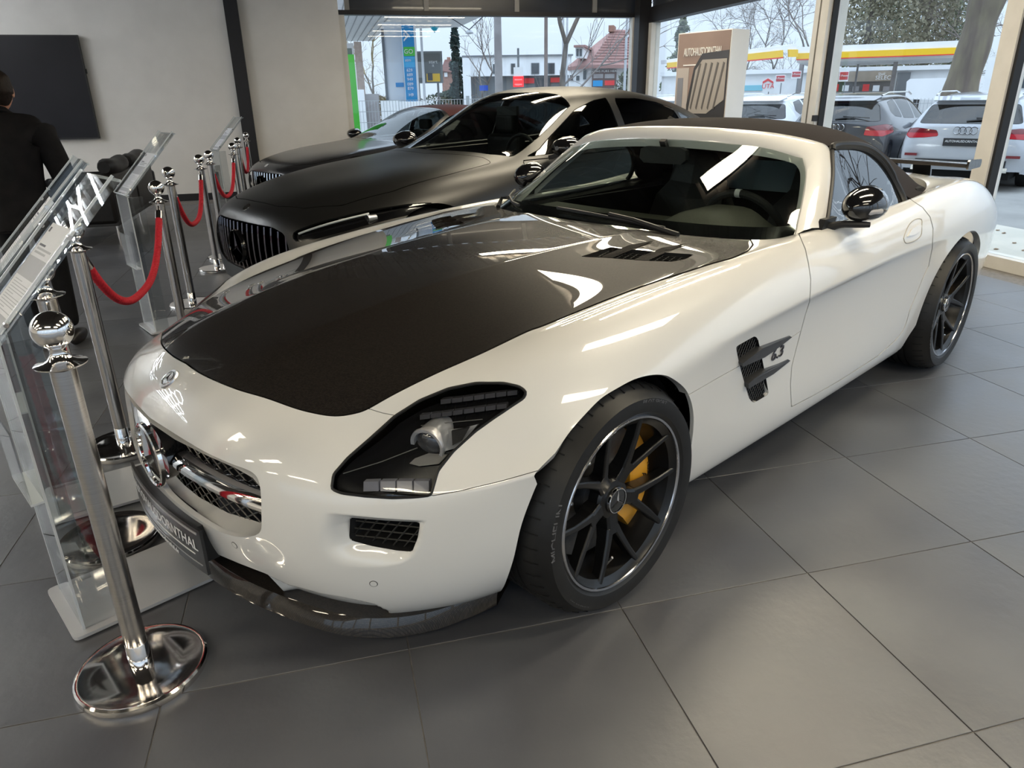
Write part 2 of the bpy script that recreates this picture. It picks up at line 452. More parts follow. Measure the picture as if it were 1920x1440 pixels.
# glass: clear pane that mirrors by its Fresnel share
glass_m = bpy.data.materials.new('window_glass'); glass_m.use_nodes = True; g_ = glass_m.node_tree; g_.nodes.clear()
go = g_.nodes.new('ShaderNodeOutputMaterial'); gm = g_.nodes.new('ShaderNodeMixShader'); gt = g_.nodes.new('ShaderNodeBsdfTransparent'); gg = g_.nodes.new('ShaderNodeBsdfGlossy'); geo_ = g_.nodes.new('ShaderNodeNewGeometry')
gt.inputs[0].default_value = (.95, .97, .97, 1); gg.inputs['Roughness'].default_value = 0.0
schlick(g_, gm.inputs[0], geo_, .035); g_.links.new(gt.outputs[0], gm.inputs[1]); g_.links.new(gg.outputs[0], gm.inputs[2]); g_.links.new(gm.outputs[0], go.inputs[0])
MATS['window_glass'] = glass_m
def window(name, label, bars, panes):
    w_ = empty(name); tag(w_, label, kind='structure')
    for nm, a, M in bars: wallbox(nm, *a, M, w_)
    for a in panes: wallbox('pane', *a, glass_m, w_)
    return w_
# back window: s .15 .. 4.74
bars = [('frame', (.12, 4.74, -.13, -.03, 0, .12), frame_w), ('frame', (4.66, 4.74, -.13, -.02, .12, 2.53), frame_w), ('frame', (.10, .17, -.13, -.02, .12, 2.53), frame_w),
        ('head_beam', (.0, 4.74, -.16, .0, 2.50, 2.56), dark_steel)]
for s in (4.61, 3.456, 2.07, .81): bars.append(('post', (s-.035, s+.035, -.12, -.03, 2.56, CEIL), post_m))
for s0, s1 in ((3.49, 4.575), (2.105, 3.42), (.845, 2.035), (.0, .775)): bars.append(('upper_panel', (s0, s1, -.10, -.06, 2.56, CEIL), band_m))
window('window_1', 'wide back window with dark upper panels looking onto the street', bars, [(.17, 4.66, -.085, -.075, .12, 2.50)])
# corner column
cc = wallbox('trim_2', -.03, .16, .02, .22, 0, CEIL, dark_steel, label='black steel corner column between the two window walls')
# right window wall: s = 0
ms = [.30, 4.60, 6.88, 9.2, 11.5, 13.5, 15.5]
bars = [('sill', (-.16, .0, .22, ROOM_D, 0, .10), frame_w), ('frame', (-.15, -.0, .22, .33, .10, 2.42), frame_w), ('head_beam', (-.16, .0, .2, ROOM_D, 2.40, 2.62), dark_steel)]
bars.append(('column', (-.18, .05, 4.46, 4.68, .10, 2.40), frame_w)); bars.append(('cover_strip', (.05, .056, 4.545, 4.56, .10, 2.40), mat('strip', '6e6a62', .5)))
bars.append(('door_closer', (.03, .085, 4.69, 4.72, 1.07, 1.13), frame_d)); bars.append(('closer_rod', (.045, .06, 4.695, 4.71, .60, 1.07), frame_w))
for d in ms[2:]:
    bars += [('mullion', (-.12, .03, d-.09, d+.06, .10, 2.40), frame_w), ('gasket', (-.06, .012, d+.061, d+.085, .10, 2.40), frame_d), ('gasket', (-.06, .004, d-.11, d-.091, .10, 2.40), frame_d)]
bars.append(('gasket', (-.06, .004, 4.681, 4.70, .10, 2.40), frame_d))
panes = [(-.085, -.075, .33, 4.46, .10, 2.40), (-.085, -.075, 4.70, 6.77, .10, 2.40)]
for a, b in zip(ms[2:-1], ms[3:]): panes.append((-.085, -.075, a+.085, b-.11, .10, 2.40))
bars.append(('upper_panel', (-.12, -.06, .2, ROOM_D, 2.62, CEIL), band_m))
window('window_2', 'tall glazed side wall with pale mullions looking onto parked cars', bars, panes)
# front (behind the camera): glazed shop front over a low wall
wallbox('wall_front', -.2, ROOM_S, ROOM_D, ROOM_D+.2, -.05, .25, plaster, label='low plaster parapet of the shop front')
bars = [('head_beam', (-.2, ROOM_S, ROOM_D, ROOM_D+.15, 2.55, CEIL+.1), plaster)]
for s in np.arange(0, ROOM_S+.1, 2.0): bars.append(('mullion', (s-.05, s+.05, ROOM_D, ROOM_D+.12, .25, 2.55), frame_w))
window('window_3', 'shop front windows opposite the back wall', bars, [(0, ROOM_S, ROOM_D+.07, ROOM_D+.08, .25, 2.55)])
# ceiling of trapezoid sheet
cm = MB(); prof = []
s = 0.0
while s < ROOM_S+.2:
    prof += [(s, CEIL), (s+.12, CEIL), (s+.15, CEIL+.05), (s+.25, CEIL+.05)]; s += .28
P0 = [room(a-.1, -.2, z) for a, z in prof]; P1 = [room(a-.1, ROOM_D+.2, z) for a, z in prof]; n_ = len(P0)
cm.add(P0+P1, [(i, i+1, n_+i+1, n_+i) for i in range(n_-1)])
P0 = [room(a-.1, -.2, z+.12) for a, z in ((0, CEIL), (ROOM_S+.4, CEIL))]; P1 = [room(a-.1, ROOM_D+.2, z+.12) for a, z in ((0, CEIL), (ROOM_S+.4, CEIL))]
cm.add(P0+P1, [(0, 2, 3, 1)])
tag(cm.build('ceiling', ceil_m), kind='structure', label='dark corrugated sheet ceiling')
# ------------------------------------------------------------------ the white roadster
def paint_tex():
    pass
white = mat('pearl_white_paint', (.68, .675, .66), .34, coat=1.0, coat_rough=.02)
black_gloss = mat('black_gloss', (.006, .006, .007), .12, coat=1.0)
black_plastic = mat('black_plastic', (.012, .012, .013), .45)
matte_black = mat('matte_black', (.004, .004, .005), .8)
chrome = mat('chrome', (.85, .84, .84), .06, 1.0)
satin_silver = mat('satin_silver', (.62, .62, .64), .28, 1.0)
dark_chrome = mat('dark_chrome', (.12, .11, .12), .12, 1.0)
rubber = noise_mat('tyre_rubber', (.006, .006, .0065), (.009, .009, .0095), 40, .5)
# carbon fibre weave with clear coat
carbon = mat('carbon_weave', (.02, .017, .015), .4, coat=1.0, coat_rough=.012, spec=.15); t_, b_ = nodes(carbon)
tcn = t_.nodes.new('ShaderNodeTexCoord'); ck = t_.nodes.new('ShaderNodeTexBrick'); mpn = t_.nodes.new('ShaderNodeMapping'); mpn.inputs['Rotation'].default_value = (0, 0, .785)
ck.inputs['Scale'].default_value = 110; ck.inputs['Color1'].default_value = (.030, .025, .021, 1); ck.inputs['Color2'].default_value = (.013, .011, .010, 1); ck.inputs['Mortar'].default_value = (.006, .005, .005, 1)
ck.inputs['Mortar Size'].default_value = .04; ck.inputs['Brick Width'].default_value = .5; ck.inputs['Row Height'].default_value = .25
t_.links.new(tcn.outputs['Object'], mpn.inputs[0]); t_.links.new(mpn.outputs[0], ck.inputs['Vector']); t_.links.new(ck.outputs['Color'], b_.inputs['Base Color'])

sls = empty('white_roadster', (0, 0, 0), 0, 'pearl white roadster with bare carbon bonnet, black soft top and black wheels', 'car')

# ---- feature lines of the upper body: knots (x, y, z) from the seam at the nose to the tail
LINES = [
 # 0 centre
 [(.75, 0, .70), (.66, 0, .735), (.57, 0, .760), (.437, 0, .790), (.3, 0, .814), (.017, 0, .850), (-.36, 0, .876), (-.62, 0, .886), (-.86, 0, .890)],
 [(.745, .13, .702), (.655, .13, .737), (.57, .13, .762), (.437, .13, .792), (.3, .13, .815), (.017, .13, .850), (-.36, .13, .876), (-.64, .14, .886), (-.875, .15, .889)],
 [(.725, .22, .702), (.65, .22, .735), (.57, .22, .761), (.437, .23, .790), (.3, .235, .813), (.017, .25, .848), (-.36, .28, .873), (-.64, .30, .884), (-.89, .31, .888)],
 [(.715, .265, .699), (.64, .265, .728), (.57, .265, .750), (.437, .275, .779), (.3, .285, .802), (.017, .30, .838), (-.36, .335, .865), (-.64, .355, .877), (-.905, .37, .883)],
 [(.672, .40, .686), (.60, .43, .708), (.51, .445, .728), (.40, .455, .746), (.25, .465, .772), (0, .48, .808), (-.36, .52, .847), (-.64, .54, .864), (-.95, .56, .876)],
 # 5 bonnet edge
 [(.60, .53, .664), (.548, .584, .677), (.469, .595, .70), (.361, .617, .727), (.225, .638, .751), (.08, .657, .779), (-.179, .693, .814), (-.535, .735, .844), (-.9, .755, .864), (-1.06, .745, .872), (-1.2, .755, .873), (-1.5, .765, .876), (-2.0, .78, .885), (-2.25, .787, .890), (-2.5, .770, .898), (-2.72, .73, .905), (-2.9, .66, .925), (-3.1, .63, .925), (-3.4, .60, .89), (-3.7, .55, .85)],
 # 6 fender inner flank
 [(.53, .615, .635), (.48, .635, .672), (.40, .655, .714), (.25, .685, .758), (.1, .705, .787), (-.15, .735, .820), (-.535, .768, .852), (-.9, .785, .870), (-1.06, .785, .878), (-1.5, .79, .885), (-2.0, .80, .897), (-2.25, .81, .907), (-2.5, .805, .920), (-2.72, .785, .927), (-3.0, .74, .935), (-3.4, .68, .90), (-3.7, .62, .85)],
 # 7 fender crest
 [(.655, .665, .562), (.53, .70, .635), (.40, .735, .700), (.27, .765, .757), (.1, .785, .795), (-.1, .795, .817), (-.4, .81, .843), (-.7, .82, .864), (-1.05, .825, .880), (-1.5, .825, .885), (-2.0, .835, .902), (-2.35, .85, .932), (-2.68, .855, .945), (-3.0, .835, .935), (-3.4, .78, .89), (-3.7, .70, .84)],
 # 8 outer flank
 [(.585, .755, .527), (.46, .80, .595), (.35, .83, .662), (.22, .855, .719), (.1, .868, .752), (-.1, .876, .775), (-.4, .88, .799), (-.7, .885, .820), (-1.05, .885, .835), (-1.5, .885, .842), (-2.0, .892, .860), (-2.35, .908, .880), (-2.68, .918, .885), (-3.0, .90, .87), (-3.4, .85, .83), (-3.7, .77, .79)],
 # 9 shoulder
 [(.47, .86, .53), (.37, .885, .58), (.26, .908, .640), (.1, .925, .695), (-.1, .928, .712), (-.4, .928, .733), (-.7, .926, .750), (-1.05, .922, .765), (-1.5, .920, .775), (-2.0, .928, .790), (-2.35, .948, .805), (-2.68, .956, .805), (-3.0, .945, .79), (-3.4, .90, .76), (-3.7, .82, .72)],
 # 10 widest line
 [(.34, .937, .555), (.24, .947, .605), (.118, .955, .645), (0, .957, .662), (-.24, .953, .672), (-.4, .948, .685), (-.7, .940, .694), (-1.05, .934, .704), (-1.5, .931, .715), (-2.0, .938, .728), (-2.35, .959, .735), (-2.68, .968, .73), (-3, .96, .71), (-3.4, .915, .68), (-3.7, .84, .65)],
 # 11 under the crease
 [(.118, .955, .60), (-.24, .950, .632), (-.4, .942, .650), (-.7, .926, .663), (-1.05, .918, .674), (-1.5, .914, .686), (-2.0, .925, .70), (-2.35, .952, .70), (-2.68, .966, .69), (-3, .96, .66), (-3.4, .915, .63), (-3.7, .84, .60)],
 [(.118, .955, .54), (-.24, .948, .57), (-.4, .935, .585), (-.7, .914, .595), (-1.05, .905, .60), (-1.5, .902, .61), (-2.0, .914, .62), (-2.35, .945, .62), (-2.68, .964, .61), (-3, .955, .58), (-3.4, .91, .55), (-3.7, .84, .52)],
 [(.118, .95, .45), (-.24, .945, .47), (-.4, .930, .48), (-.7, .909, .48), (-1.05, .900, .48), (-1.5, .898, .49), (-2.0, .908, .50), (-2.35, .938, .50), (-2.68, .96, .50), (-3, .95, .48), (-3.4, .905, .46), (-3.7, .83, .45)],
 [(.118, .94, .36), (-.24, .938, .37), (-.4, .928, .37), (-.7, .912, .37), (-1.05, .905, .37), (-1.5, .903, .375), (-2.0, .908, .38), (-2.35, .930, .39), (-2.68, .95, .40), (-3, .94, .38), (-3.4, .895, .36), (-3.7, .82, .36)],
 [(.118, .92, .27), (-.24, .918, .28), (-.4, .915, .275), (-.7, .910, .27), (-1.05, .908, .265), (-1.5, .906, .265), (-2.0, .908, .265), (-2.35, .915, .275), (-2.68, .93, .28), (-3, .92, .28), (-3.4, .87, .28), (-3.7, .80, .28)],
 [(.118, .90, .21), (-.24, .895, .21), (-.4, .893, .205), (-.7, .893, .20), (-1.05, .893, .195), (-1.5, .893, .193), (-2.0, .893, .193), (-2.35, .90, .2), (-2.68, .90, .21), (-3, .89, .22), (-3.4, .84, .23), (-3.7, .77, .24)],
 [(.118, .86, .185), (-.24, .86, .175), (-.4, .862, .172), (-.7, .862, .168), (-1.05, .862, .165), (-1.5, .862, .163), (-2.0, .862, .163), (-2.35, .86, .165), (-2.68, .86, .175), (-3, .85, .19), (-3.4, .80, .21), (-3.7, .73, .22)],
 [(.118, .78, .18), (-.24, .78, .17), (-.4, .78, .165), (-.7, .78, .162), (-1.05, .78, .16), (-1.5, .78, .158), (-2.0, .78, .158), (-2.35, .78, .16), (-2.68, .78, .17), (-3, .77, .19), (-3.4, .72, .21), (-3.7, .66, .22)],
]
DECK = {0: [(-2.9, 0, .965), (-3.1, 0, .955), (-3.3, 0, .935), (-3.55, 0, .90), (-3.7, 0, .87)], 1: None, 2: None, 3: None, 4: None}
FR = [0, .06, .14, .25, .39, .54, .70, .86, 1.0]
REAR = [-1.2, -1.4, -1.7, -2.0, -2.22, -2.45, -2.68, -2.92, -3.2, -3.45, -3.62, -3.7]
cv = []; cid = {}
def addv(k, p):
    if k not in cid: cid[k] = len(cv); cv.append(np.asarray(p, float))
    return cid[k]
for j, L in enumerate(LINES):
    x0 = L[0][0]; x1 = L[-1][0] if j < 5 else -1.06
    if j > 10: x0 = LINES[10][0][0]
    for k, f in enumerate(FR):
        x = x0+(x1-x0)*f
        if j > 10 and k < 2: continue
        yz = lut(L, min(max(x, L[-1][0]), L[0][0]))[0]; addv(('T', k, j), (x, *yz))
    if j >= 5:
        for k, x in enumerate(REAR):
            yz = lut(L, x)[0]; addv(('T', 9+k, j), (x, *yz))
# rear deck columns 0..4 between centre and line 5
for k, x in enumerate(REAR):
    if x > -2.9: continue
    z0 = lut(DECK[0], x)[0][1]; y5, z5 = lut(LINES[5], x)[0]
    for j in range(5):
        t = j/5; addv(('T', 9+k, j), (x, y5*t, z0+(z5-z0)*t**2))
cf = []
NT = 9+len(REAR)
for k in range(NT-1):
    for j in range(len(LINES)-1):
        q = [('T', k, j), ('T', k+1, j), ('T', k+1, j+1), ('T', k, j+1)]
        if all(a in cid for a in q): cf.append([cid[a] for a in q])
# ---- the bumper: rows from the bottom edge up to the seam, columns 0..10
YS = [0, .13, .22, .265, .40, .53, .62, .685, .765, .865, .94]
ROWS = [
 [(.800, 0, .135), (.797, .13, .135), (.782, .22, .135), (.774, .265, .135), (.738, .40, .135), (.682, .53, .132), (.630, .61, .130), (.575, .665, .128), (.49, .72, .128), (.40, .765, .128), (.28, .80, .13)],
 [(.835, 0, .175), (.832, .13, .175), (.818, .22, .175), (.810, .265, .175), (.775, .40, .172), (.720, .53, .17), (.668, .615, .17), (.613, .678, .17), (.525, .745, .17), (.42, .805, .17), (.28, .85, .172)],
 [(.865, 0, .25), (.862, .13, .25), (.850, .22, .25), (.843, .265, .25), (.812, .40, .248), (.760, .53, .245), (.705, .618, .24), (.645, .688, .235), (.552, .765, .23), (.435, .84, .235), (.285, .895, .24)],
 [(.878, 0, .33), (.876, .13, .33), (.865, .22, .33), (.858, .265, .33), (.832, .40, .325), (.785, .53, .32), (.724, .622, .31), (.660, .695, .305), (.565, .775, .30), (.445, .86, .305), (.29, .922, .31)],
 [(.885, 0, .40), (.882, .13, .40), (.872, .22, .40), (.866, .265, .40), (.840, .40, .395), (.793, .53, .385), (.728, .625, .375), (.664, .70, .37), (.570, .782, .365), (.450, .872, .375), (.30, .932, .385)],
 [(.887, 0, .47), (.884, .13, .47), (.874, .22, .47), (.868, .265, .47), (.842, .40, .465), (.794, .53, .455), (.728, .630, .44), (.664, .703, .43), (.572, .785, .425), (.452, .876, .44), (.31, .936, .455)],
 [(.882, 0, .54), (.879, .13, .54), (.868, .22, .54), (.862, .265, .54), (.834, .40, .535), (.783, .53, .525), (.716, .635, .50), (.660, .70, .48), (.574, .783, .475), (.455, .877, .485), (.32, .938, .505)],
 [(.864, 0, .605), (.861, .13, .605), (.849, .22, .603), (.842, .265, .60), (.810, .40, .597), (.752, .53, .585), (.69, .635, .55), (.662, .685, .52), (.580, .772, .505), (.462, .870, .513), (.33, .938, .533)],
 [(.815, 0, .662), (.811, .13, .662), (.797, .22, .660), (.788, .265, .657), (.752, .40, .648), (.69, .53, .632), (.62, .628, .60), (.655, .675, .545), (.583, .763, .517), (.466, .865, .523), (.335, .938, .546)],
]
for r, R in enumerate(ROWS):
    for j, p in enumerate(R): addv(('B', r, j), p)
nr = len(ROWS)
def fid(r, j): return cid[('B', r, j)] if r < nr else cid[('T', 0, j)]
bump_faces = []
for r in range(nr):
    for j in range(10): bump_faces.append([fid(r, j+1), fid(r, j), fid(r+1, j), fid(r+1, j+1)][::-1])
cage = np.array(cv); half = len(cage)
faces = cf+bump_faces
# mirror the cage, sharing the centre line
mir = {}; allv = list(cage)
for i, v in enumerate(cage):
    if abs(v[1]) < 1e-6: mir[i] = i
    else: mir[i] = len(allv); allv.append(v*[1, -1, 1])
allf = [tuple(f) for f in faces]+[tuple(mir[i] for i in f)[::-1] for f in faces]
# make the winding agree outwards
bm = bmesh.new(); bvs = [bm.verts.new(v) for v in allv]
for f in allf: bm.faces.new([bvs[i] for i in f])
bmesh.ops.recalc_face_normals(bm, faces=bm.faces); bm.verts.index_update()
allf = [tuple(v.index for v in f.verts) for f in bm.faces]; bm.free()
cr = {}
def crease_line(j, w, ks):
    for k in ks:
        a, b = ('T', k, j), ('T', k+1, j)
        if a in cid and b in cid:
            for m_ in (lambda i: i, lambda i: mir[i]):
                cr[tuple(sorted((m_(cid[a]), m_(cid[b]))))] = w
crease_line(2, .9, range(2, 8)); crease_line(10, .35, range(5, 14))
body = subdivided(allv, allf, 4, cr)
# orientation check: outward normal on the bonnet points up
if body.N[np.argmin(np.abs(body.V-np.array([0, 0, .85])).sum(1))][2] < 0:
    body.N = -body.N; body.F = [f[::-1] for f in body.F]
body = body.clip(-body.V[:, 1]-1e-6)
print('body half', len(body.V), len(body.F))
def smoothstep(a, b, x):
    t = np.clip((x-a)/(b-a), 0, 1); return t*t*(3-2*t)
# outlines read off the photograph, in its pixels
PX_HOOD = [(150, 560), (326, 658), (345, 678), (380, 702), (440, 728), (500, 746), (560, 767), (610, 778), (640, 779), (664, 775), (688, 767), (742, 737), (817, 700), (903, 662), (987, 622), (1020, 610), (1123, 568), (1207, 536), (1280, 512), (1332, 495), (1375, 483), (1403, 470), (1412, 459), (1402, 440), (1336, 415), (1238, 405), (1148, 395), (1075, 385), (1000, 370), (900, 250), (100, 250)]
PX_LAMP = rounded([(621, 917), (625, 889), (652, 858), (690, 825), (741, 779), (787, 750), (840, 728), (892, 717.5), (944, 717.5), (974, 724), (987, 734), (983, 746), (954, 765), (892, 808), (850, 846), (821, 883), (808, 929), (777, 932.5), (735, 934), (683, 930.5), (640, 925)], 6, 3)
PX_INTAKE = rounded([(657, 970.5), (725, 976), (788, 979), (783, 1009), (773, 1034), (746, 1032), (700, 1024), (655, 1012)], [2, 0, 7, 0, 3, 0, 0, 8], 4)
PX_SCOOP = [(535, 1030), (580, 985), (612, 962), (657, 967), (725, 973), (792, 977), (786, 1012), (776, 1036), (768, 1046), (750, 1056), (714, 1063), (662, 1064), (600, 1058), (560, 1046)]
PX_SLOT = [(500, 1078), (540, 1097), (600, 1113), (660, 1124), (700, 1133), (727, 1146), (733, 1154), (722, 1158), (690, 1158), (640, 1153), (590, 1143), (545, 1125), (520, 1105)]
PX_GRILLE = [(150, 700), (252, 764), (287, 787), (307, 800), (350, 827), (390, 850), (430, 868), (462, 880), (477, 889), (485, 902), (489, 925), (490, 960), (490, 990), (484, 1001), (470, 1006), (450, 1007), (430, 1003), (408, 995), (380, 979), (353, 960), (330, 941), (310, 920), (290, 888), (272, 862), (240, 830), (150, 800)]
PX_ARCH_F = [(931, 1119), (940, 1107), (948, 1092), (963, 1047), (978, 983), (1002, 919), (1022, 878), (1044, 845), (1069, 809), (1096, 778), (1127, 747), (1159, 727), (1190, 711), (1221, 703), (1242, 703), (1258, 708), (1282, 726), (1294, 747), (1300, 774), (1300, 805), (1296, 836), (1290, 861), (1282, 889), (1278, 912), (1270, 1000), (1200, 1250), (931, 1250)]
PX_ARCH_R = [(1682, 658), (1690, 652), (1703, 631), (1722, 601), (1740, 560), (1764, 513), (1778.5, 480), (1793, 456.5), (1808, 442), (1819, 434.5), (1828, 433), (1835, 441), (1838, 453.5), (1837, 468), (1831, 490), (1823, 530), (1810, 600), (1790, 700), (1682, 760)]
PX_VENT = rounded([(1380, 650), (1416, 629.5), (1421, 637), (1427.5, 667.5), (1435, 705), (1441, 739), (1412, 756), (1405, 747), (1396, 717.5), (1387, 684)], [5, 5, 0, 0, 0, 6, 6, 0, 0, 0], 4)
PX_DOOR = [(1496, 430), (1498, 439), (1510, 467), (1516, 495), (1520, 523), (1519.5, 545), (1518, 565), (1510, 590), (1502.5, 618), (1493, 653), (1484.5, 687), (1482, 720), (1484, 763), (1530, 739), (1580, 710), (1647, 666.5), (1680, 637), (1694, 619), (1700, 603), (1705.6, 582), (1719, 550), (1730, 522), (1741, 499), (1748, 465), (1749.5, 428), (1744, 407), (1730, 389), (1712, 377), (1690, 360), (1500, 400)]
PX_BUMPER = [(100, 480), (345, 620), (560, 745), (690, 766), (716, 774), (741, 779), (800, 820), (780, 900), (808, 930), (860, 921), (940, 902), (1022, 878.5), (1100, 880), (1100, 1400), (-200, 1400), (-200, 480)]
PX_LOWER = [(1282, 748), (1290, 741), (1340, 712), (1391, 683.5), (1440, 662), (1504, 619), (1540, 590), (1540, 900), (1282, 1000)]

PX_HOOD = [PX_HOOD[0]]+[tuple(v) for v in smooth_curve(PX_HOOD[1:10], 40)]+[tuple(v) for v in smooth_curve(PX_HOOD[9:22], 60)[1:]]+PX_HOOD[22:]
PX_ARCH_F = [tuple(v) for v in smooth_curve(PX_ARCH_F[:24], 110)]+PX_ARCH_F[24:]
PX_ARCH_R = [tuple(v) for v in smooth_curve(PX_ARCH_R[:15], 70)]+PX_ARCH_R[15:]
PX_GRILLE = [PX_GRILLE[0]]+[tuple(v) for v in smooth_curve(PX_GRILLE[1:25], 110)]+[PX_GRILLE[25]]
B = body
q = B.px(); fx = B.V[:, 0]
# the air scoop under the outer intake and the slot above the splitter are pressed into the bumper
front = (fx > .35)
d = sdf(PX_SCOOP, q); low = np.clip(-d/30, 0, 1)**.85
qq = sdf(PX_INTAKE, q)
dep = np.where(front & (d < 0), .042*low*smoothstep(60, 0, np.maximum(qq, 0)), 0)
d2 = sdf(PX_SLOT, q); dep += np.where(front & (d2 < 0), .030*np.clip(-d2/7, 0, 1), 0)
B.V = B.V-np.stack([np.full(len(dep), .85), np.full(len(dep), .45), np.full(len(dep), -.05)], 1)*dep[:, None]
def refresh_normals(S):
    n = np.zeros_like(S.V)
    for f in S.F:
        P_ = S.V[list(f)]; a = np.cross(P_[2]-P_[0], P_[-1]-P_[1] if len(f) > 3 else P_[2]-P_[1]); 
        for i in f: n[i] += a
    n /= np.linalg.norm(n, axis=1)[:, None]+1e-12
    return n
nn = refresh_normals(B)
if (nn*B.N).sum() < 0: nn = -nn
sel = dep > 1e-5
for f in B.F:
    if any(sel[i] for i in f):
        for i in f: B.N[i] = nn[i]
def dist(poly, S, mask): 
    return np.where(mask(S.V), sdf(poly, S.px()), 60.0)
def hole(S, poly, mask): return S.clip(-dist(poly, S, mask))
B = hole(B, PX_ARCH_F, lambda v: (v[:, 0] > -.75) & (v[:, 1] > .6))
B = hole(B, PX_ARCH_R, lambda v: (v[:, 0] < -1.9) & (v[:, 1] > .6))
cr_ = lambda S: np.where(S.V[:, 1] > .6, np.hypot(S.V[:, 0]+2.68, S.V[:, 2]-.343)-.375, 1.0)
B = B.clip(-cr_(B))
B = hole(B, PX_GRILLE, lambda v: v[:, 0] > .7)
B = hole(B, PX_INTAKE, lambda v: v[:, 0] > .4)
PX_DUCT = [(250, 930), (300, 985), (350, 1012), (398, 1035), (450, 1057), (502, 1077), (524, 1100), (540, 1117), (566, 1134), (560, 1160), (515, 1150), (400, 1090), (250, 1000)]
ductskin, B = B.split(dist(PX_DUCT, B, lambda v: (v[:, 0] > .55) & (v[:, 1] < .5)), 0.0)
lampskin, B = B.split(dist(PX_LAMP, B, lambda v: (v[:, 0] > .1) & (v[:, 1] > .3)), 2.0)
B = hole(B, PX_VENT, lambda v: (v[:, 0] < -.4) & (v[:, 0] > -1.1) & (v[:, 1] > .7))
hoodmask = lambda v: (v[:, 0] > -1.12) & (v[:, 1] < .80) & (v[:, 2] > .6)
hood, B = B.split(dist(PX_HOOD, B, hoodmask), 3.0)
bumper, B = B.split(dist(PX_BUMPER, B, lambda v: v[:, 0] > .2), 1.4)
door, B = B.split(dist(PX_DOOR, B, lambda v: (v[:, 0] < -.9) & (v[:, 0] > -2.45) & (v[:, 1] > .6)), 1.6)
lower, B = B.split(dist(PX_LOWER, B, lambda v: (v[:, 0] < -.2) & (v[:, 0] > -1.3) & (v[:, 2] < .69)), 1.0)
# what is left: front fender, rear quarter with sill and deck
cutx = lambda S: S.V[:, 0]+1.30
quarter = B.clip(cutx(B)); fender = B.clip(-cutx(B))
# vent openings behind the bonnet
PX_HVENT = rounded([(1091, 481), (1145, 463.5), (1163, 466), (1257, 474.5), (1301, 477.5), (1286, 485.5), (1259, 490.5), (1207, 488.5), (1134, 483)], [0, 4, 0, 0, 3, 0, 4, 0, 0], 3)
hood = hole(hood, PX_HVENT, lambda v: v[:, 0] < .0)
for nm, S, t in (('hood', hood, .012), ('front_bumper', bumper, .014)):
    S.both().rim(t, keep=None).obj(nm, carbon if nm == 'hood' else white, sls)
for nm, S, t in (('fender', fender, .03), ('door', door, .012), ('rocker_panel', lower, .012), ('rear_quarter', quarter, .03)):
    for side in (S, S.mirror()): side.rim(t).obj(nm, white, sls)
dk = ductskin.copy(); dk.V = dk.V+np.array([-.035, 0, 0]); dk.both().obj('lower_duct', carbon, sls)
# inner dark body that closes the gaps, wheel housings, floor
def inner_shell():
    mb = MB()
    inner = subdivided(allv, allf, 1, None)
    V = inner.V.copy(); V[:, 1] *= .955; V[:, 0] = np.where(V[:, 0] > 0, V[:, 0]-.045, V[:, 0]+.03); V[:, 2] = np.maximum(V[:, 2]-.035, .17)
    keepf = []
    for f in inner.F:
        c = V[list(f)].mean(0)
        if c[0] > .46 and c[2] < .66: continue                     # grille and lamps need room
        if np.hypot(c[0], c[2]-.334) < .42 and abs(c[1]) > .5: continue
        if np.hypot(c[0]+2.68, c[2]-.343) < .43 and abs(c[1]) > .5: continue
        if -1.16 < c[0] < -.56 and .38 < c[2] < .70 and abs(c[1]) > .7: continue
        keepf.append(f)
    S = Skin(V, inner.N, keepf).compact(); S.obj('inner_body', matte_black, sls)
inner_shell()
ub = MB(); ub.box(-3.5, .55, -.60, .60, .14, .18)
ub.build('underbody', matte_black, sls)
def housing_arch(xc, zc, r, side):
    mb = MB(); n = 20; y0, y1 = .55, .86
    A = [math.radians(a) for a in np.linspace(-15, 195, n)]
    V = []
    for y in (y0, y1):
        for a in A: V.append((xc+r*math.cos(a), side*y, zc+r*math.sin(a)))
    mb.add(V, [(i, i+1, n+i+1, n+i) for i in range(n-1)])
    V2 = [(xc+r*math.cos(a), side*y0, zc+r*math.sin(a)) for a in A]+[(xc, side*y0, zc)]
    mb.add(V2, [(i, i+1, n) for i in range(n-1)])
    mb.build('wheel_housing', matte_black, sls)
for side in (1, -1):
    housing_arch(0, .334, .372, side); housing_arch(-2.68, .343, .385, side)

# ---- helpers that find the body under a pixel
from mathutils.bvhtree import BVHTree
full = body.both()
TREE = BVHTree.FromPolygons([Vector(v) for v in full.V], full.F)
def skin_at(px, py, lift=0.0):
    d = ray(px, py); h, n, i, L = TREE.ray_cast(Vector(CAM), Vector(d))
    if h is None: return None
    n = np.array(n); 
    if n@d > 0: n = -n
    return np.array(h)+lift*n, n

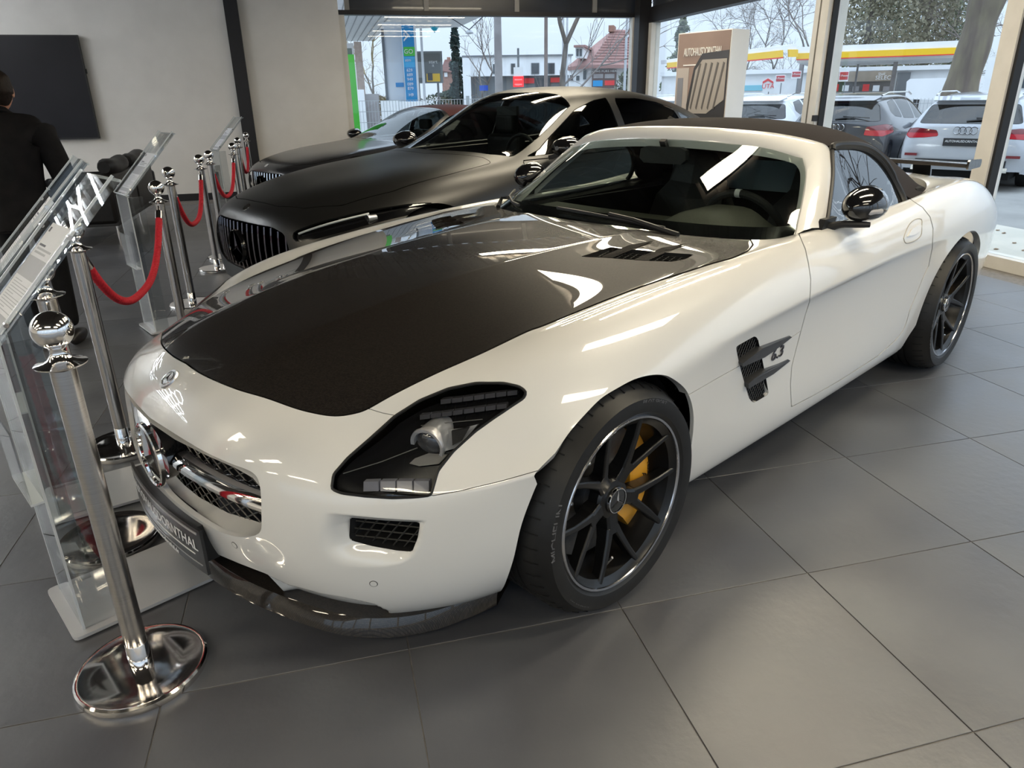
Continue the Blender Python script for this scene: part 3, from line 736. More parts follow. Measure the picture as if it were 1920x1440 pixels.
# ---- wire lattices
def lattice(poly, pitch, ang, fr, r=.0016, sag=0.0):
    """two families of fine bars inside a flat outline"""
    P_ = np.asarray(poly, float); c0 = P_.mean(0); mb = MB(); R = np.abs(P_-c0).max()*1.5
    for sgn in (1, -1):
        a = math.radians(ang)*sgn; d = np.array([math.cos(a), math.sin(a)]); nrm = np.array([-d[1], d[0]])
        k = -R
        while k < R:
            o = c0+nrm*k; ts = []
            for p, q_ in zip(P_, np.roll(P_, -1, 0)):
                e = q_-p; den = d[0]*e[1]-d[1]*e[0]
                if abs(den) < 1e-9: continue
                w = p-o; t = (w[0]*e[1]-w[1]*e[0])/den; u = (w[0]*d[1]-w[1]*d[0])/den
                if 0 <= u < 1: ts.append(t)
            ts.sort()
            for t0, t1 in zip(ts[::2], ts[1::2]):
                if t1-t0 > .004:
                    A, Bq = o+d*t0, o+d*t1; m_ = max(2, int((t1-t0)/.06)+1); pts = [fr(*(A+(Bq-A)*t)) for t in np.linspace(0, 1, m_)]
                    mb.tube(pts, r, 4, False)
            k += pitch
    return mb
mesh_m = mat('black_mesh', (.018, .018, .018), .35, spec=.6)
# ---- grille: funnel walls, dark backing, mesh, wing bar and star
def ymir(pts): return [(-y, z) for y, z in reversed(pts) if abs(y) > 1e-6]
gh = [(0, .556), (.15, .558), (.30, .557), (.40, .552), (.455, .540), (.478, .515), (.484, .47), (.478, .42), (.455, .392), (.38, .368), (.25, .352), (.1, .345), (0, .344)]
go_ = gh+ymir(gh[1:-1])
def gx(y): return .868-.33*y*y-.05*abs(y)**3
fun = MB(); n = len(go_)
# inner funnel from the skin opening back to the mesh
ring0 = []
for (y, z) in go_:
    yy = np.sign(y)*min(abs(y)+.010, .5); zz = z+(.004 if z > .5 else -.022*(1-abs(y)/.6) if z < .42 else 0)
    ring0.append((gx(y)+.004 if z > .48 else gx(y)+.010, yy, zz))
ring1 = [(gx(y)-.048, y*.99, z) for y, z in go_]
fun.add(ring0+ring1, [(i, (i+1) % n, n+(i+1) % n, n+i) for i in range(n)])
fun.build('grille_surround', white, sls, True, 60)
MB().add([(gx(y)-.16, y, z) for y, z in go_]+[(gx(0)-.17, 0, .46)], [(i, (i+1) % n, n) for i in range(n)]).build('grille_backing', matte_black, sls)
grl = lattice(go_, .026, 33, lambda y, z: (gx(y)-.050, y, z), .0022)
tag(grl.build('grille_mesh', mesh_m, sls), kind='stuff')
bar = MB()
for sgn in (1, -1):
    ys = np.linspace(.085, .476, 12); prof = [(-.012, .030), (.012, .027), (.032, .006), (.034, -.006), (.020, -.022), (-.012, -.025)]
    V = []
    for y in ys:
        for dx, dz in prof: V.append((gx(y)-.035+dx, sgn*y, .462-.012*(y/.48)+dz))
    m_ = len(prof); F = [(i*m_+k, i*m_+(k+1) % m_, (i+1)*m_+(k+1) % m_, (i+1)*m_+k) for i in range(len(ys)-1) for k in range(m_)]
    F += [tuple(range(m_)), tuple(range((len(ys)-1)*m_, len(ys)*m_))]
    bb = MB().add(V, F).build('grille_bar', chrome, sls, True, 40)
    bm = bmesh.new(); bm.from_mesh(bb.data); bmesh.ops.recalc_face_normals(bm, faces=bm.faces); bm.to_mesh(bb.data); bm.free()
def star3(r, depth, fr, hub=.13, M=chrome):
    """three-pointed star with ridged arms; fr(u,v,w)"""
    mb = MB(); V = [fr(0, 0, depth)]; F = []
    for k in range(3):
        a = math.radians(90+120*k); b = a+math.radians(60)
        V.append(fr(r*math.cos(a), r*math.sin(a), depth*.35)); V.append(fr(r*hub*math.cos(b), r*hub*math.sin(b), 0))
    for k in range(3):
        F += [(0, 1+2*k, 2+2*k), (0, 2+2*k, 1+(2*k+2) % 6)]
    V2 = [fr(0, 0, -depth*.3)]+[fr(*(np.array(p_)), -depth*.3) for p_ in []]
    return mb.add(V, F)
sx_ = .895; sz_ = .468; SR = .092
frs = lambda u, v, w: (sx_-.006+w, u, sz_+v)
st = star3(SR*.98, .016, frs).build('star_emblem', chrome, sls)
rg = MB(); rg.lathe([(SR-.011, -.006), (SR-.009, .004), (SR-.004, .007), (SR+.001, .004), (SR+.002, -.006)], 48, (sx_-.004, 0, sz_), 'x', False); rg.build('star_ring', chrome, st, True, 40)
MB().lathe([(.075, -.10), (.080, -.02), (.0, -.018)], 36, (sx_-.004, 0, sz_), 'x').build('star_base', black_gloss, st, True, 40)
# round badge on the nose
pb, nb = skin_at(311, 706.5)
pb[1] = 0; nb[1] = 0; nb /= np.linalg.norm(nb); ub_ = np.array([0, 1.0, 0]); vb = np.cross(nb, ub_); vb = vb if vb[2] > 0 else -vb
frb = lambda u, v, w: tuple(pb+u*ub_+v*vb+w*nb)
bd = MB(); n = 36
bd.add([frb(.029*math.cos(2*math.pi*k/n), .029*math.sin(2*math.pi*k/n), .0045) for k in range(n)]+[frb(.031*math.cos(2*math.pi*k/n), .031*math.sin(2*math.pi*k/n), -.003) for k in range(n)], [tuple(range(n))]+[(k, (k+1) % n, n+(k+1) % n, n+k) for k in range(n)])
bdo = bd.build('nose_badge', satin_silver, sls)
star3(.020, .003, lambda u, v, w: frb(u, v, w+.006)).build('badge_star', chrome, bdo)
rg = MB(); rg.tube([frb(.021*math.cos(2*math.pi*k/n), .021*math.sin(2*math.pi*k/n), .0055) for k in range(n)], .0012, 6, closed=True); rg.build('badge_ring', chrome, bdo, True)

# ---- number plate with holder
plate_m = noise_mat('plate_black', (.02, .021, .023), (.028, .028, .03), 12, .35)
wt = mat('print_white', (.8, .8, .8), .5)
def plx(y): return .905-.30*y*y
ph = MB(); prof = [(.20, .0), (.345, .0)]
def curved_slab(y0, y1, z0, z1, x_off, th, n=14, rcorner=0):
    ys = np.linspace(y0, y1, n); V = []
    for y in ys:
        for dx, z in ((x_off, z0), (x_off, z1), (x_off-th, z1), (x_off-th, z0)): V.append((plx(y)+dx, y, z))
    F = [(i*4+k, i*4+(k+1) % 4, (i+1)*4+(k+1) % 4, (i+1)*4+k) for i in range(n-1) for k in range(4)]+[(0, 1, 2, 3), tuple(range((n-1)*4, n*4))]
    mb = MB().add(V, F); return mb
def fixn(o):
    bm = bmesh.new(); bm.from_mesh(o.data); bmesh.ops.recalc_face_normals(bm, faces=bm.faces); bm.to_mesh(o.data); bm.free(); return o
pl = fixn(curved_slab(-.265, .265, .205, .342, 0, .008).build('number_plate', plate_m, sls))
fixn(curved_slab(-.235, .235, .225, .338, -.008, .045).build('plate_holder', black_plastic, pl))
fixn(curved_slab(-.25, .25, .325, .331, .002, .004).build('plate_trim', mat('plate_line', '9a9a9c', .4), pl))
fixn(curved_slab(-.25, .25, .228, .231, .0015, .004).build('plate_trim', MATS['plate_line'], pl))
fixn(curved_slab(-.02, .22, .253, .256, .0015, .004).build('plate_underline', wt, pl))
def plate_text(s, size, yc, zc, sx=1.0):
    o = text_obj('plate_lettering', s, size, wt, pl, None, .0004, 'CENTER', sx)
    for v in o.data.vertices:
        y = yc+v.co.x; v.co = Vector((plx(y)+.0015+v.co.z, y, zc+v.co.y))
    return o
plate_text('AUTOHAUSDORNTHAL', .045, 0, .285, 1.0); plate_text('www.autohaus-dornthal.de', .021, 0, .215, 1.0)

# ---- splitter of carbon and dark lower lip
spl_pts = [(.835, 0), (.832, .12), (.815, .24), (.785, .36), (.735, .50), (.675, .615), (.60, .69), (.515, .74), (.41, .772), (.325, .785)]
sp = smooth_curve([(*p_, 0) for p_ in spl_pts], 40)[:, :2]
def strip(name, rows, M, parent, close=True):
    """surface through rows of points"""
    m_ = len(rows); n = len(rows[0]); V = [p_ for R in rows for p_ in R]
    F = [(i*n+k, i*n+k+1, (i+1)*n+k+1, (i+1)*n+k) for i in range(m_-1) for k in range(n-1)]
    o = MB().add(V, F).build(name, M, parent, True, 35); return fixn(o)
full_sp = [(x, y) for x, y in sp]; full_sp = [(x, -y) for x, y in full_sp[:0:-1]]+full_sp
rows = []
for dx, z in ((-.10, .155), (-.012, .150), (.004, .128), (.010, .104), (.004, .098), (-.16, .098)):
    rows.append([(x+dx*(1 if abs(y) < .6 else .75), y+np.sign(y)*(dx*.4 if abs(y) > .45 else 0), z-.008*smoothstep(.45, .75, abs(y))) for x, y in full_sp])
strip('splitter', rows, carbon, sls)
# parking sensors
for (px_, py_) in ((440, 1022), (700.5, 1094.5)):
    h, nrm = skin_at(px_, py_, .0)
    for s_ in (1, -1):
        c = h*np.array([1, s_, 1]); nn_ = nrm*np.array([1, s_, 1]); a = np.cross(nn_, (0, 0, 1)); a /= np.linalg.norm(a); b = np.cross(a, nn_)
        n = 24; mb = MB(); P_ = lambda r, w: [tuple(c+r*(math.cos(2*math.pi*k/n)*a+math.sin(2*math.pi*k/n)*b)+w*nn_) for k in range(n)]
        mb.add(P_(.0085, .0012)+P_(.0085, -.004), [tuple(range(n))]+[(k, (k+1) % n, n+(k+1) % n, n+k) for k in range(n)])
        o = mb.build('parking_sensor', white, sls); fixn(o)
        MB().tube([tuple(c+.0095*(math.cos(2*math.pi*k/n)*a+math.sin(2*math.pi*k/n)*b)+.0003*nn_) for k in range(n)], .0008, 5, closed=True).build('sensor_gap', black_plastic, o, True)
# outer intakes: dark duct + mesh just behind the opening
def recess(pxpoly, depth, dirv, name, M, meshM=None, pitch=.02, ang=35, back=.03, both=True, inset=1.0, r=.0018):
    """duct walls, dark bottom and mesh behind an opening in the skin"""
    P_ = []
    for p_ in pxpoly:
        h = skin_at(*p_)
        P_.append(h[0])
    P_ = np.array(P_); dirv = np.asarray(dirv, float); dirv /= np.linalg.norm(dirv); n = len(P_)
    c = P_.mean(0); u = P_[n//3]-c; u -= dirv*(u@dirv); u /= np.linalg.norm(u); v = np.cross(dirv, u)
    out = []
    for s_ in ((1, -1) if both else (1,)):
        mir_ = np.array([1, s_, 1]); A = (P_-dirv*.001)*mir_; Bk = (P_+dirv*depth)*mir_
        mb = MB().add(list(map(tuple, A))+list(map(tuple, Bk)), [(i, (i+1) % n, n+(i+1) % n, n+i) for i in range(n)]+[tuple(range(n, 2*n))])
        o = mb.build(name, M, sls); out.append(o)
        if meshM is not None:
            P2 = [((p_-c)@u, (p_-c)@v) for p_ in P_]
            pl_ = [((p_-c)@dirv) for p_ in P_]
            # mesh follows a plane fitted through the outline
            A_ = np.c_[np.array(P2), np.ones(n)]; co_ = np.linalg.lstsq(A_, np.array(pl_), rcond=None)[0]
            f_ = lambda a, b: tuple((c+u*a+v*b+dirv*(co_[0]*a+co_[1]*b+co_[2]+back))*mir_)
            L = lattice(P2, pitch, ang, f_, r).build('mesh', meshM, o); tag(L, kind='stuff')
    return out, P_, dirv
tree_b = BVHTree.FromPolygons([Vector(v) for v in body.V], body.F)
recess(PX_INTAKE, .10, (-.95, -.25, 0), 'intake_duct', matte_black, mesh_m, .021, 30, .02, r=.0022)
vents, VP, vd = recess(PX_VENT, .05, (0.0, -1, 0), 'side_vent', matte_black, mesh_m, .017, 38, .012, r=.0016)
recess(PX_HVENT, .05, (-.1, 0, -1), 'hood_vent', matte_black, mesh_m, .02, 40, .012, r=.0016)
def pxpts(L, lift=0.0): return np.array([skin_at(*p_, lift)[0] for p_ in L])
# fins across the side vents
for L in ([(1384.5, 677), (1395, 669), (1423, 649), (1450, 639), (1480, 627.8), (1483.5, 630), (1468, 641), (1449, 653.5), (1428, 666), (1398, 678), (1386.5, 683.2)],
          [(1395.5, 715), (1405, 707), (1431, 690.5), (1460, 680), (1477, 672), (1480.5, 674), (1466, 685), (1447, 698), (1425, 709), (1405, 719), (1396.5, 724)]):
    A = pxpts(L); n = len(A)
    for s_ in (1, -1):
        mir_ = np.array([1, s_, 1]); V = [(p_+np.array([0, -.012, 0]))*mir_ for p_ in A]+[(p_+np.array([0, .016-.012*max(0, min(1, (-p_[0]-.72)/.25)), -.004]))*mir_ for p_ in A]
        # top layer shrunk towards the middle line so that the fin is bevelled
        V = np.array(V); m_ = V[n:].mean(0); 
        F = [tuple(range(n, 2*n))]+[(i, (i+1) % n, n+(i+1) % n, n+i) for i in range(n)]
        fixn(MB().add(V, F).build('vent_fin', mat('fin_black', (.03, .03, .032), .35), sls))
# badge on the flank
h, nrm = skin_at(1456, 662.5, .001)
for s_ in (1, -1):
    o = text_obj('displacement_badge', '6.3', .058, dark_chrome, sls, None, .002, 'CENTER', 1.25, .15)
    ax = np.array([-s_*1.0, 0, .03]); o.matrix_local = frame(h*np.array([1, s_, 1])+np.array([0, s_*.002, 0]), ax, (0, 0, 1))
# ---- windscreen frame, glass, soft top, side windows
GL = [(-1.235, .752, .868), (-1.281, .735, .904), (-1.40, .690, 1.005), (-1.49, .645, 1.082), (-1.525, .612, 1.116), (-1.528, .57, 1.135), (-1.505, .46, 1.154), (-1.485, .3, 1.168), (-1.472, .15, 1.176), (-1.468, 0, 1.178)]
OU = [(-1.375, .805, .878), (-1.455, .775, .945), (-1.575, .722, 1.045), (-1.66, .672, 1.118), (-1.690, .635, 1.158), (-1.660, .575, 1.182), (-1.605, .45, 1.207), (-1.565, .3, 1.220), (-1.545, .15, 1.227), (-1.538, 0, 1.229)]
g = smooth_curve(GL, 46); o_u = smooth_curve(OU, 46)
rows = []
for t, lift in ((-.12, -.03), (0, -.004), (.06, .004), (.3, .016), (.55, .020), (.8, .014), (.95, .004), (1.0, -.006), (1.0, -.035)):
    R = []
    for a, b in zip(g, o_u):
        p_ = a+(b-a)*t; nrm = np.array([.35, .25*min(1, p_[1]/.5), .9]); nrm /= np.linalg.norm(nrm); R.append(p_+lift*nrm)
    rows.append(R)
full_rows = [[tuple(v) for v in R]+[(v[0], -v[1], v[2]) for v in R[-2::-1]] for R in rows]
strip('windscreen_frame', full_rows, white, sls)
tint = bpy.data.materials.new('car_glass'); tint.use_nodes = True; g_ = tint.node_tree; g_.nodes.clear()
def glass_like(M_, tr, f0):
    g_ = M_.node_tree
    go = g_.nodes.new('ShaderNodeOutputMaterial'); gm = g_.nodes.new('ShaderNodeMixShader'); gt = g_.nodes.new('ShaderNodeBsdfTransparent'); gg = g_.nodes.new('ShaderNodeBsdfGlossy'); ge = g_.nodes.new('ShaderNodeNewGeometry')
    gt.inputs[0].default_value = (*tr, 1); gg.inputs['Roughness'].default_value = 0.0; schlick(g_, gm.inputs[0], ge, f0)
    g_.links.new(gt.outputs[0], gm.inputs[1]); g_.links.new(gg.outputs[0], gm.inputs[2]); g_.links.new(gm.outputs[0], go.inputs[0])
glass_like(tint, (.64, .70, .67), .06); MATS['car_glass'] = tint
BT = [(-1.235, .752, .866), (-1.09, .705, .866), (-.985, .60, .869), (-.915, .45, .873), (-.882, .3, .876), (-.866, .15, .878), (-.862, 0, .878)]
bt = smooth_curve(BT, 24); gt_top = smooth_curve([(-1.528, .60, 1.12), (-1.505, .46, 1.154), (-1.485, .3, 1.168), (-1.472, .15, 1.176), (-1.468, 0, 1.178)], 24)
NV = 16; rows = []
for i in range(NV+1):
    t = i/NV; R = []
    for k in range(24):
        a, b = bt[k], gt_top[k]; p_ = a+(b-a)*t+np.array([.25, .0, .97])*(.004*math.sin(math.pi*t))*(.4+.6*k/23)
        if k == 0:                                   # follow the pillar edge
            p_ = lut([(v[2], v[0], v[1]) for v in GL[:5]], a[2]+(b[2]-a[2])*t)[0]; p_ = np.array([p_[0], p_[1], a[2]+(b[2]-a[2])*t])
        R.append(p_)
    rows.append(R)
full_rows = [[tuple(v) for v in R]+[(v[0], -v[1], v[2]) for v in R[-2::-1]] for R in rows]
ws = strip('windscreen', full_rows, tint, sls)
# black printed band along the foot of the glass
band = [[(v[0]-.004+.002, v[1]*.998, v[2]-.002) for v in full_rows[i]] for i in (0, 1)]
band = []
for t in np.linspace(0, .14, 5):
    i = t*NV; a = int(i); f = i-a; A, Bq = np.array(full_rows[a]), np.array(full_rows[a+1]); band.append([tuple(v) for v in A+(Bq-A)*f+np.array([-.0015, 0, -.003])])
strip('windscreen_band', band, black_gloss, ws)
cowl = strip('cowl', [[(x+.06, y, z-.04) for x, y, z in full_rows[0]], [(x-.01, y, z-.008) for x, y, z in full_rows[0]]], black_plastic, sls)
# soft top
cloth = noise_mat('soft_top_cloth', (.020, .017, .018), (.028, .024, .025), 240, .9, bump=.15, spec=.15)
ST = [[(-1.52, 0, 1.226), (-1.53, .2, 1.222), (-1.57, .38, 1.211), (-1.62, .52, 1.192), (-1.685, .632, 1.158)],
      [(-1.66, 0, 1.250), (-1.665, .2, 1.246), (-1.68, .39, 1.231), (-1.70, .545, 1.202), (-1.735, .648, 1.160)],
      [(-1.82, 0, 1.262), (-1.82, .2, 1.257), (-1.82, .40, 1.241), (-1.81, .56, 1.206), (-1.80, .660, 1.156)],
      [(-2.04, 0, 1.256), (-2.04, .2, 1.251), (-2.03, .41, 1.233), (-2.02, .58, 1.192), (-2.00, .678, 1.130)],
      [(-2.27, 0, 1.228), (-2.27, .22, 1.223), (-2.25, .43, 1.20), (-2.23, .60, 1.152), (-2.17, .705, 1.06)],
      [(-2.50, 0, 1.185), (-2.49, .24, 1.178), (-2.46, .45, 1.152), (-2.40, .61, 1.10), (-2.245, .745, .965)],
      [(-2.70, 0, 1.12), (-2.69, .25, 1.112), (-2.65, .47, 1.082), (-2.55, .64, 1.03), (-2.28, .788, .890)],
      [(-2.85, 0, 1.045), (-2.84, .25, 1.037), (-2.81, .47, 1.012), (-2.72, .65, .965), (-2.5, .77, .893)],
      [(-2.97, 0, .95), (-2.95, .25, .95), (-2.90, .48, .935), (-2.83, .63, .915), (-2.73, .72, .90)]]
cvs = []; fcs = []
nS = len(ST); nP = 5
full_ST = [[(p_[0], -p_[1], p_[2]) for p_ in R[:0:-1]]+R for R in ST]; m_ = len(full_ST[0])
cvs = [p_ for R in full_ST for p_ in R]; fcs = [(i*m_+k, (i+1)*m_+k, (i+1)*m_+k+1, i*m_+k+1) for i in range(nS-1) for k in range(m_-1)]
top = subdivided(cvs, fcs, 3)
if top.N[:, 2].mean() < 0: top.N = -top.N; top.F = [f[::-1] for f in top.F]
top.rim(.025).obj('soft_top', cloth, sls)
# seams of the soft top
for s_ in (1, -1):
    pts = [(-1.60, s_*.55, 1.184), (-1.72, s_*.565, 1.196), (-1.9, s_*.60, 1.185), (-2.1, s_*.64, 1.15), (-2.3, s_*.665, 1.09)]
side_tint = bpy.data.materials.new('side_glass'); side_tint.use_nodes = True; side_tint.node_tree.nodes.clear(); glass_like(side_tint, (.45, .50, .48), .20)
# side windows with rubber frame
rail = smooth_curve([(-1.40, .795, .895), (-1.47, .765, .955), (-1.58, .715, 1.05), (-1.665, .665, 1.128), (-1.70, .648, 1.148), (-1.80, .655, 1.148), (-1.92, .665, 1.138), (-2.03, .678, 1.112), (-2.13, .70, 1.06), (-2.20, .73, .985), (-2.225, .765, .92), (-2.22, .785, .888)], 40)
belt_z = .878
for s_ in (1, -1):
    mir_ = np.array([1, s_, 1]); V = []; F = []; n = len(rail)
    top_ = [r_ for r_ in rail]; bot_ = [np.array([r_[0], .792, belt_z+.008*(-r_[0]-1.4)]) for r_ in rail]
    V = [tuple(v*mir_) for v in top_]+[tuple(v*mir_) for v in bot_]
    w_ = mk('side_window', V, [(i, i+1, n+i+1, n+i) for i in range(n-1)], side_tint, sls, True)
    MB().tube([tuple((v+np.array([0, .002, .002]))*mir_) for v in rail], .011, 8).build('window_seal', black_plastic, w_, True)
    MB().tube([tuple((v+np.array([-.012*(i > 14), .006, .012 if 12 < i < 32 else .004]))*mir_) for i, v in enumerate(rail) if i > 11], .013, 8).build('window_seal', black_plastic, w_, True)
    MB().tube([tuple(np.array([x, .793, belt_z+.002+.008*(-x-1.4)])*mir_) for x in (-1.40, -1.7, -2.0, -2.22)], .007, 6).build('belt_seal', black_plastic, w_, True)
# ---- interior
trim_d = noise_mat('dashboard_leather', (.060, .058, .046), (.070, .068, .055), 120, .6)
seat_m = mat('seat_leather', (.012, .012, .012), .5)
tub = MB()
tub.box(-2.62, -1.0, -.74, .74, .18, .22); tub.box(-2.62, -2.52, -.74, .74, .2, .92); tub.box(-1.0, -.94, -.74, .74, .2, .80)
tub.box(-2.6, -.95, .71, .745, .2, .84); tub.box(-2.6, -.95, -.745, -.71, .2, .84); tub.box(-2.5, -1.2, -.13, .13, .2, .58)
tub.build('cabin_tub', matte_black, sls)
# dashboard: swept top plus hood over the instruments
dz = lambda x, y: .845+.012*(-x-1.0)-.010*(y/.7)**2+.075*math.exp(-((y-.36)/.155)**4)*smoothstep(-1.02, -1.22, x)
xs = np.linspace(-.93, -1.42, 12); ys = np.linspace(-.73, .73, 48)
rows = [[(x-.10*(abs(y)/.73)**2 - (.10 if x < -1.0 else 0)*(0), y, float(dz(x, y))) for y in ys] for x in xs]
rows.append([(x-.02, y, z-.10) for x, y, z in rows[-1]]); rows.append([(x+.08, y, z-.16) for x, y, z in rows[-1]])
strip('dashboard', rows, trim_d, sls)
# steering wheel
sw = np.array([-1.58, .36, .80]); ax = np.array([.45, 0, -.0]); n = 36
wn = np.array([-.90, 0, .43]); wu = np.array([0, 1, 0]); wv = np.cross(wn, wu); wv = wv if wv[2] > 0 else -wv
stw = MB().tube([tuple(sw+.185*(math.cos(2*math.pi*k/n)*wu+math.sin(2*math.pi*k/n)*wv)) for k in range(n)], .017, 10, closed=True).build('steering_wheel', mat('alcantara', (.015, .015, .015), .7), sls, True)
MB().tube([tuple(sw+.185*(math.cos(a)*wu+math.sin(a)*wv)) for a in (1.50, 1.56, 1.62)], .0185, 12).build('wheel_marker', mat('marker_white', (.6, .6, .6), .5), stw, True)
hb = MB(); hb.obox(sw, wu*.07, wv*.06, wn*.02)
for a in (0, math.pi, -math.pi/2): hb.bar(sw, sw+.18*(math.cos(a)*wu+math.sin(a)*wv), .035, .018)
hb.build('wheel_hub', black_plastic, stw)
# seats
for s_ in (1, -1):
    y0 = s_*.37
    sb = empty('seat', (0, 0, 0)); sb.parent = sls
    cvx = [(-2.28, .93, .14), (-2.31, 1.02, .13), (-2.30, 1.09, .10)]
    V = []; prof = [(-1.78, .42, .25), (-1.75, .50, .25), (-2.10, .48, .25), (-2.17, .62, .25), (-2.25, .82, .23), (-2.29, .90, .17), (-2.31, 1.0, .14), (-2.31, 1.06, .11), (-2.35, 1.07, .10), (-2.38, 1.0, .14), (-2.37, .9, .18), (-2.34, .75, .24), (-2.28, .45, .24)]
    L = [(x, y0-w_, z) for x, z, w_ in prof]; M2 = [(x+.02, y0, z-.01) for x, z, w_ in prof]; R = [(x, y0+w_, z) for x, z, w_ in prof]; n = len(prof)
    F = [(i, (i+1) % n, n+(i+1) % n, n+i) for i in range(n)]+[(n+i, n+(i+1) % n, 2*n+(i+1) % n, 2*n+i) for i in range(n)]+[tuple(range(n)), tuple(range(2*n, 3*n))]
    o = fixn(MB().add(L+M2+R, F).build('backrest', seat_m, sb)); md = o.modifiers.new('b', 'BEVEL'); md.width = .02; md.segments = 2
    MB().box(-2.2, -1.68, y0-.25, y0+.25, .24, .42).build('cushion', seat_m, sb)
# roll hoops with pale mesh wind deflector
mesh_b = mat('deflector_mesh', (.30, .38, .42), .6)
MB().box(-2.46, -2.45, -.62, .62, .86, 1.02).build('wind_deflector', mesh_b, sls)
# inside mirror
im = MB(); P_ = [(0, 0), (.10, .0), (.125, .02), (.12, .06), (.09, .072), (-.09, .072), (-.12, .06), (-.125, .02), (-.10, 0)]
im.prism([(y, z) for y, z in P_], -.015, .015, lambda u, v, w: (-1.455+w, u, 1.075+v))
imo = fixn(im.build('inside_mirror', black_plastic, sls)); MB().bar((-1.46, 0, 1.14), (-1.44, 0, 1.175), .03, .02).build('mirror_foot', black_plastic, imo)
# wipers
def wiper(pts_arm, pts_blade):
    w_ = MB().tube(pts_blade, .007, 6).build('wiper', black_plastic, sls, True)
    MB().tube(pts_arm, [.012]+[.009]*(len(pts_arm)-1), 6).build('wiper_arm', black_plastic, w_, True)
def wsurf(y, t):
    """point on the windscreen at y, share t up the glass"""
    ys_ = np.array([v[1] for v in full_ws[0]]); a = np.array([np.interp(-y, -ys_, np.array([v[i] for v in full_ws[0]])) for i in range(3)])
    ys2 = np.array([v[1] for v in full_ws[-1]]); b = np.array([np.interp(-y*.8, -ys2, np.array([v[i] for v in full_ws[-1]])) for i in range(3)])
    return a+(b-a)*t
full_ws = [[tuple(v) for v in R]+[(v[0], -v[1], v[2]) for v in R[-2::-1]] for R in [bt, gt_top]]
def lift(p_, k=.018): return tuple(np.asarray(p_)+np.array([.25, 0, .95])*k)
wiper([lift(wsurf(.46, -.01), .01), lift(wsurf(.26, .06), .022), lift(wsurf(.14, .075), .026)], [lift(wsurf(y, t), .016) for y, t in ((-.16, .095), (0, .085), (.2, .06), (.4, .03))])
wiper([lift(wsurf(-.60, .0), .01), lift(wsurf(-.64, .06), .03), lift(wsurf(-.58, .10), .024)], [lift(wsurf(y, t), .016) for y, t in ((-.69, .20), (-.62, .13), (-.5, .08), (-.42, .065))])
# ---- outside mirrors
for s_ in (1, -1):
    mir_ = np.array([1, s_, 1]); c = np.array([-1.49, .885, .962])
    prof = []
    # egg shaped cap: rings along x (front to back)
    rings = []
    for x, ry, rz in ((.105, .012, .010), (.095, .045, .032), (.07, .078, .052), (.03, .103, .067), (-.01, .112, .073), (-.04, .114, .074), (-.05, .108, .068)):
        rings.append([tuple((c+np.array([x, .68*ry*math.cos(a)*(1.06 if math.cos(a) > 0 else .94), rz*math.sin(a)*(1.0 if math.sin(a) > 0 else .85)]))*mir_) for a in np.linspace(0, 2*math.pi, 25)[:-1]])
    n = 24; V = [v for R in rings for v in R]; F = [(i*n+k, i*n+(k+1) % n, (i+1)*n+(k+1) % n, (i+1)*n+k) for i in range(len(rings)-1) for k in range(n)]+[tuple(range(n))]
    mo = fixn(mk('outside_mirror', V, F, black_gloss, sls, True, None, 60))
    MB().add([tuple((np.array(v)*mir_-c)*np.array([1, .93, .9])*mir_+c*mir_+np.array([-.001, 0, 0])) for v in rings[-1]], [tuple(range(n))]).build('mirror_glass', chrome, mo)
    ind = [(c+np.array([.072, .025, -.014])), (c+np.array([.055, .052, -.012])), (c+np.array([.016, .080, -.010]))]
    MB().tube([tuple(p_*mir_) for p_ in ind], [.008, .013, .008], 8).build('turn_signal', mat('signal_lens', (.45, .45, .47), .15, coat=1), mo, True)
    arm = smooth_curve([(-1.40, .80, .878), (-1.41, .835, .895), (-1.425, .875, .900), (-1.46, .935, .900)], 10)
    MB().tube([tuple(p_*mir_) for p_ in arm], [.020, .018, .016, .015, .014, .013, .013, .013, .012, .010], 10).build('mirror_arm', black_plastic, mo, True)
    MB().obox(np.array([-1.39, .798, .888])*mir_, (.05, 0, .0), (0, .012, 0), (-.02, 0, .03)).build('mirror_triangle', black_plastic, mo)
# ---- door handles: a blade, its oval dish only a line painted in shade colour
h0, nh = skin_at(1711, 432, .002)
for s_ in (1, -1):
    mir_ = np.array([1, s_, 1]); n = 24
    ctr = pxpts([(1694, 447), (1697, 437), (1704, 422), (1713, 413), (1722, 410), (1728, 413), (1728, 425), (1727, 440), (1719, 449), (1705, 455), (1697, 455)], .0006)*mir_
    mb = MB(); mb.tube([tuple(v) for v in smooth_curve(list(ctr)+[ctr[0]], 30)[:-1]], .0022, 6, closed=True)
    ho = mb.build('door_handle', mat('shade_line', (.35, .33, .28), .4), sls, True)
    A = pxpts([(1700, 444), (1708, 430), (1718, 424), (1726, 423), (1725, 431), (1714, 440)], .006)*mir_
    Bq = pxpts([(1700, 444), (1708, 430), (1718, 424), (1726, 423), (1725, 431), (1714, 440)], -.002)*mir_
    fixn(MB().add(list(map(tuple, A))+list(map(tuple, Bq)), [tuple(range(6))]+[(i, (i+1) % 6, 6+(i+1) % 6, 6+i) for i in range(6)]).build('handle_blade', white, ho, True, 30))
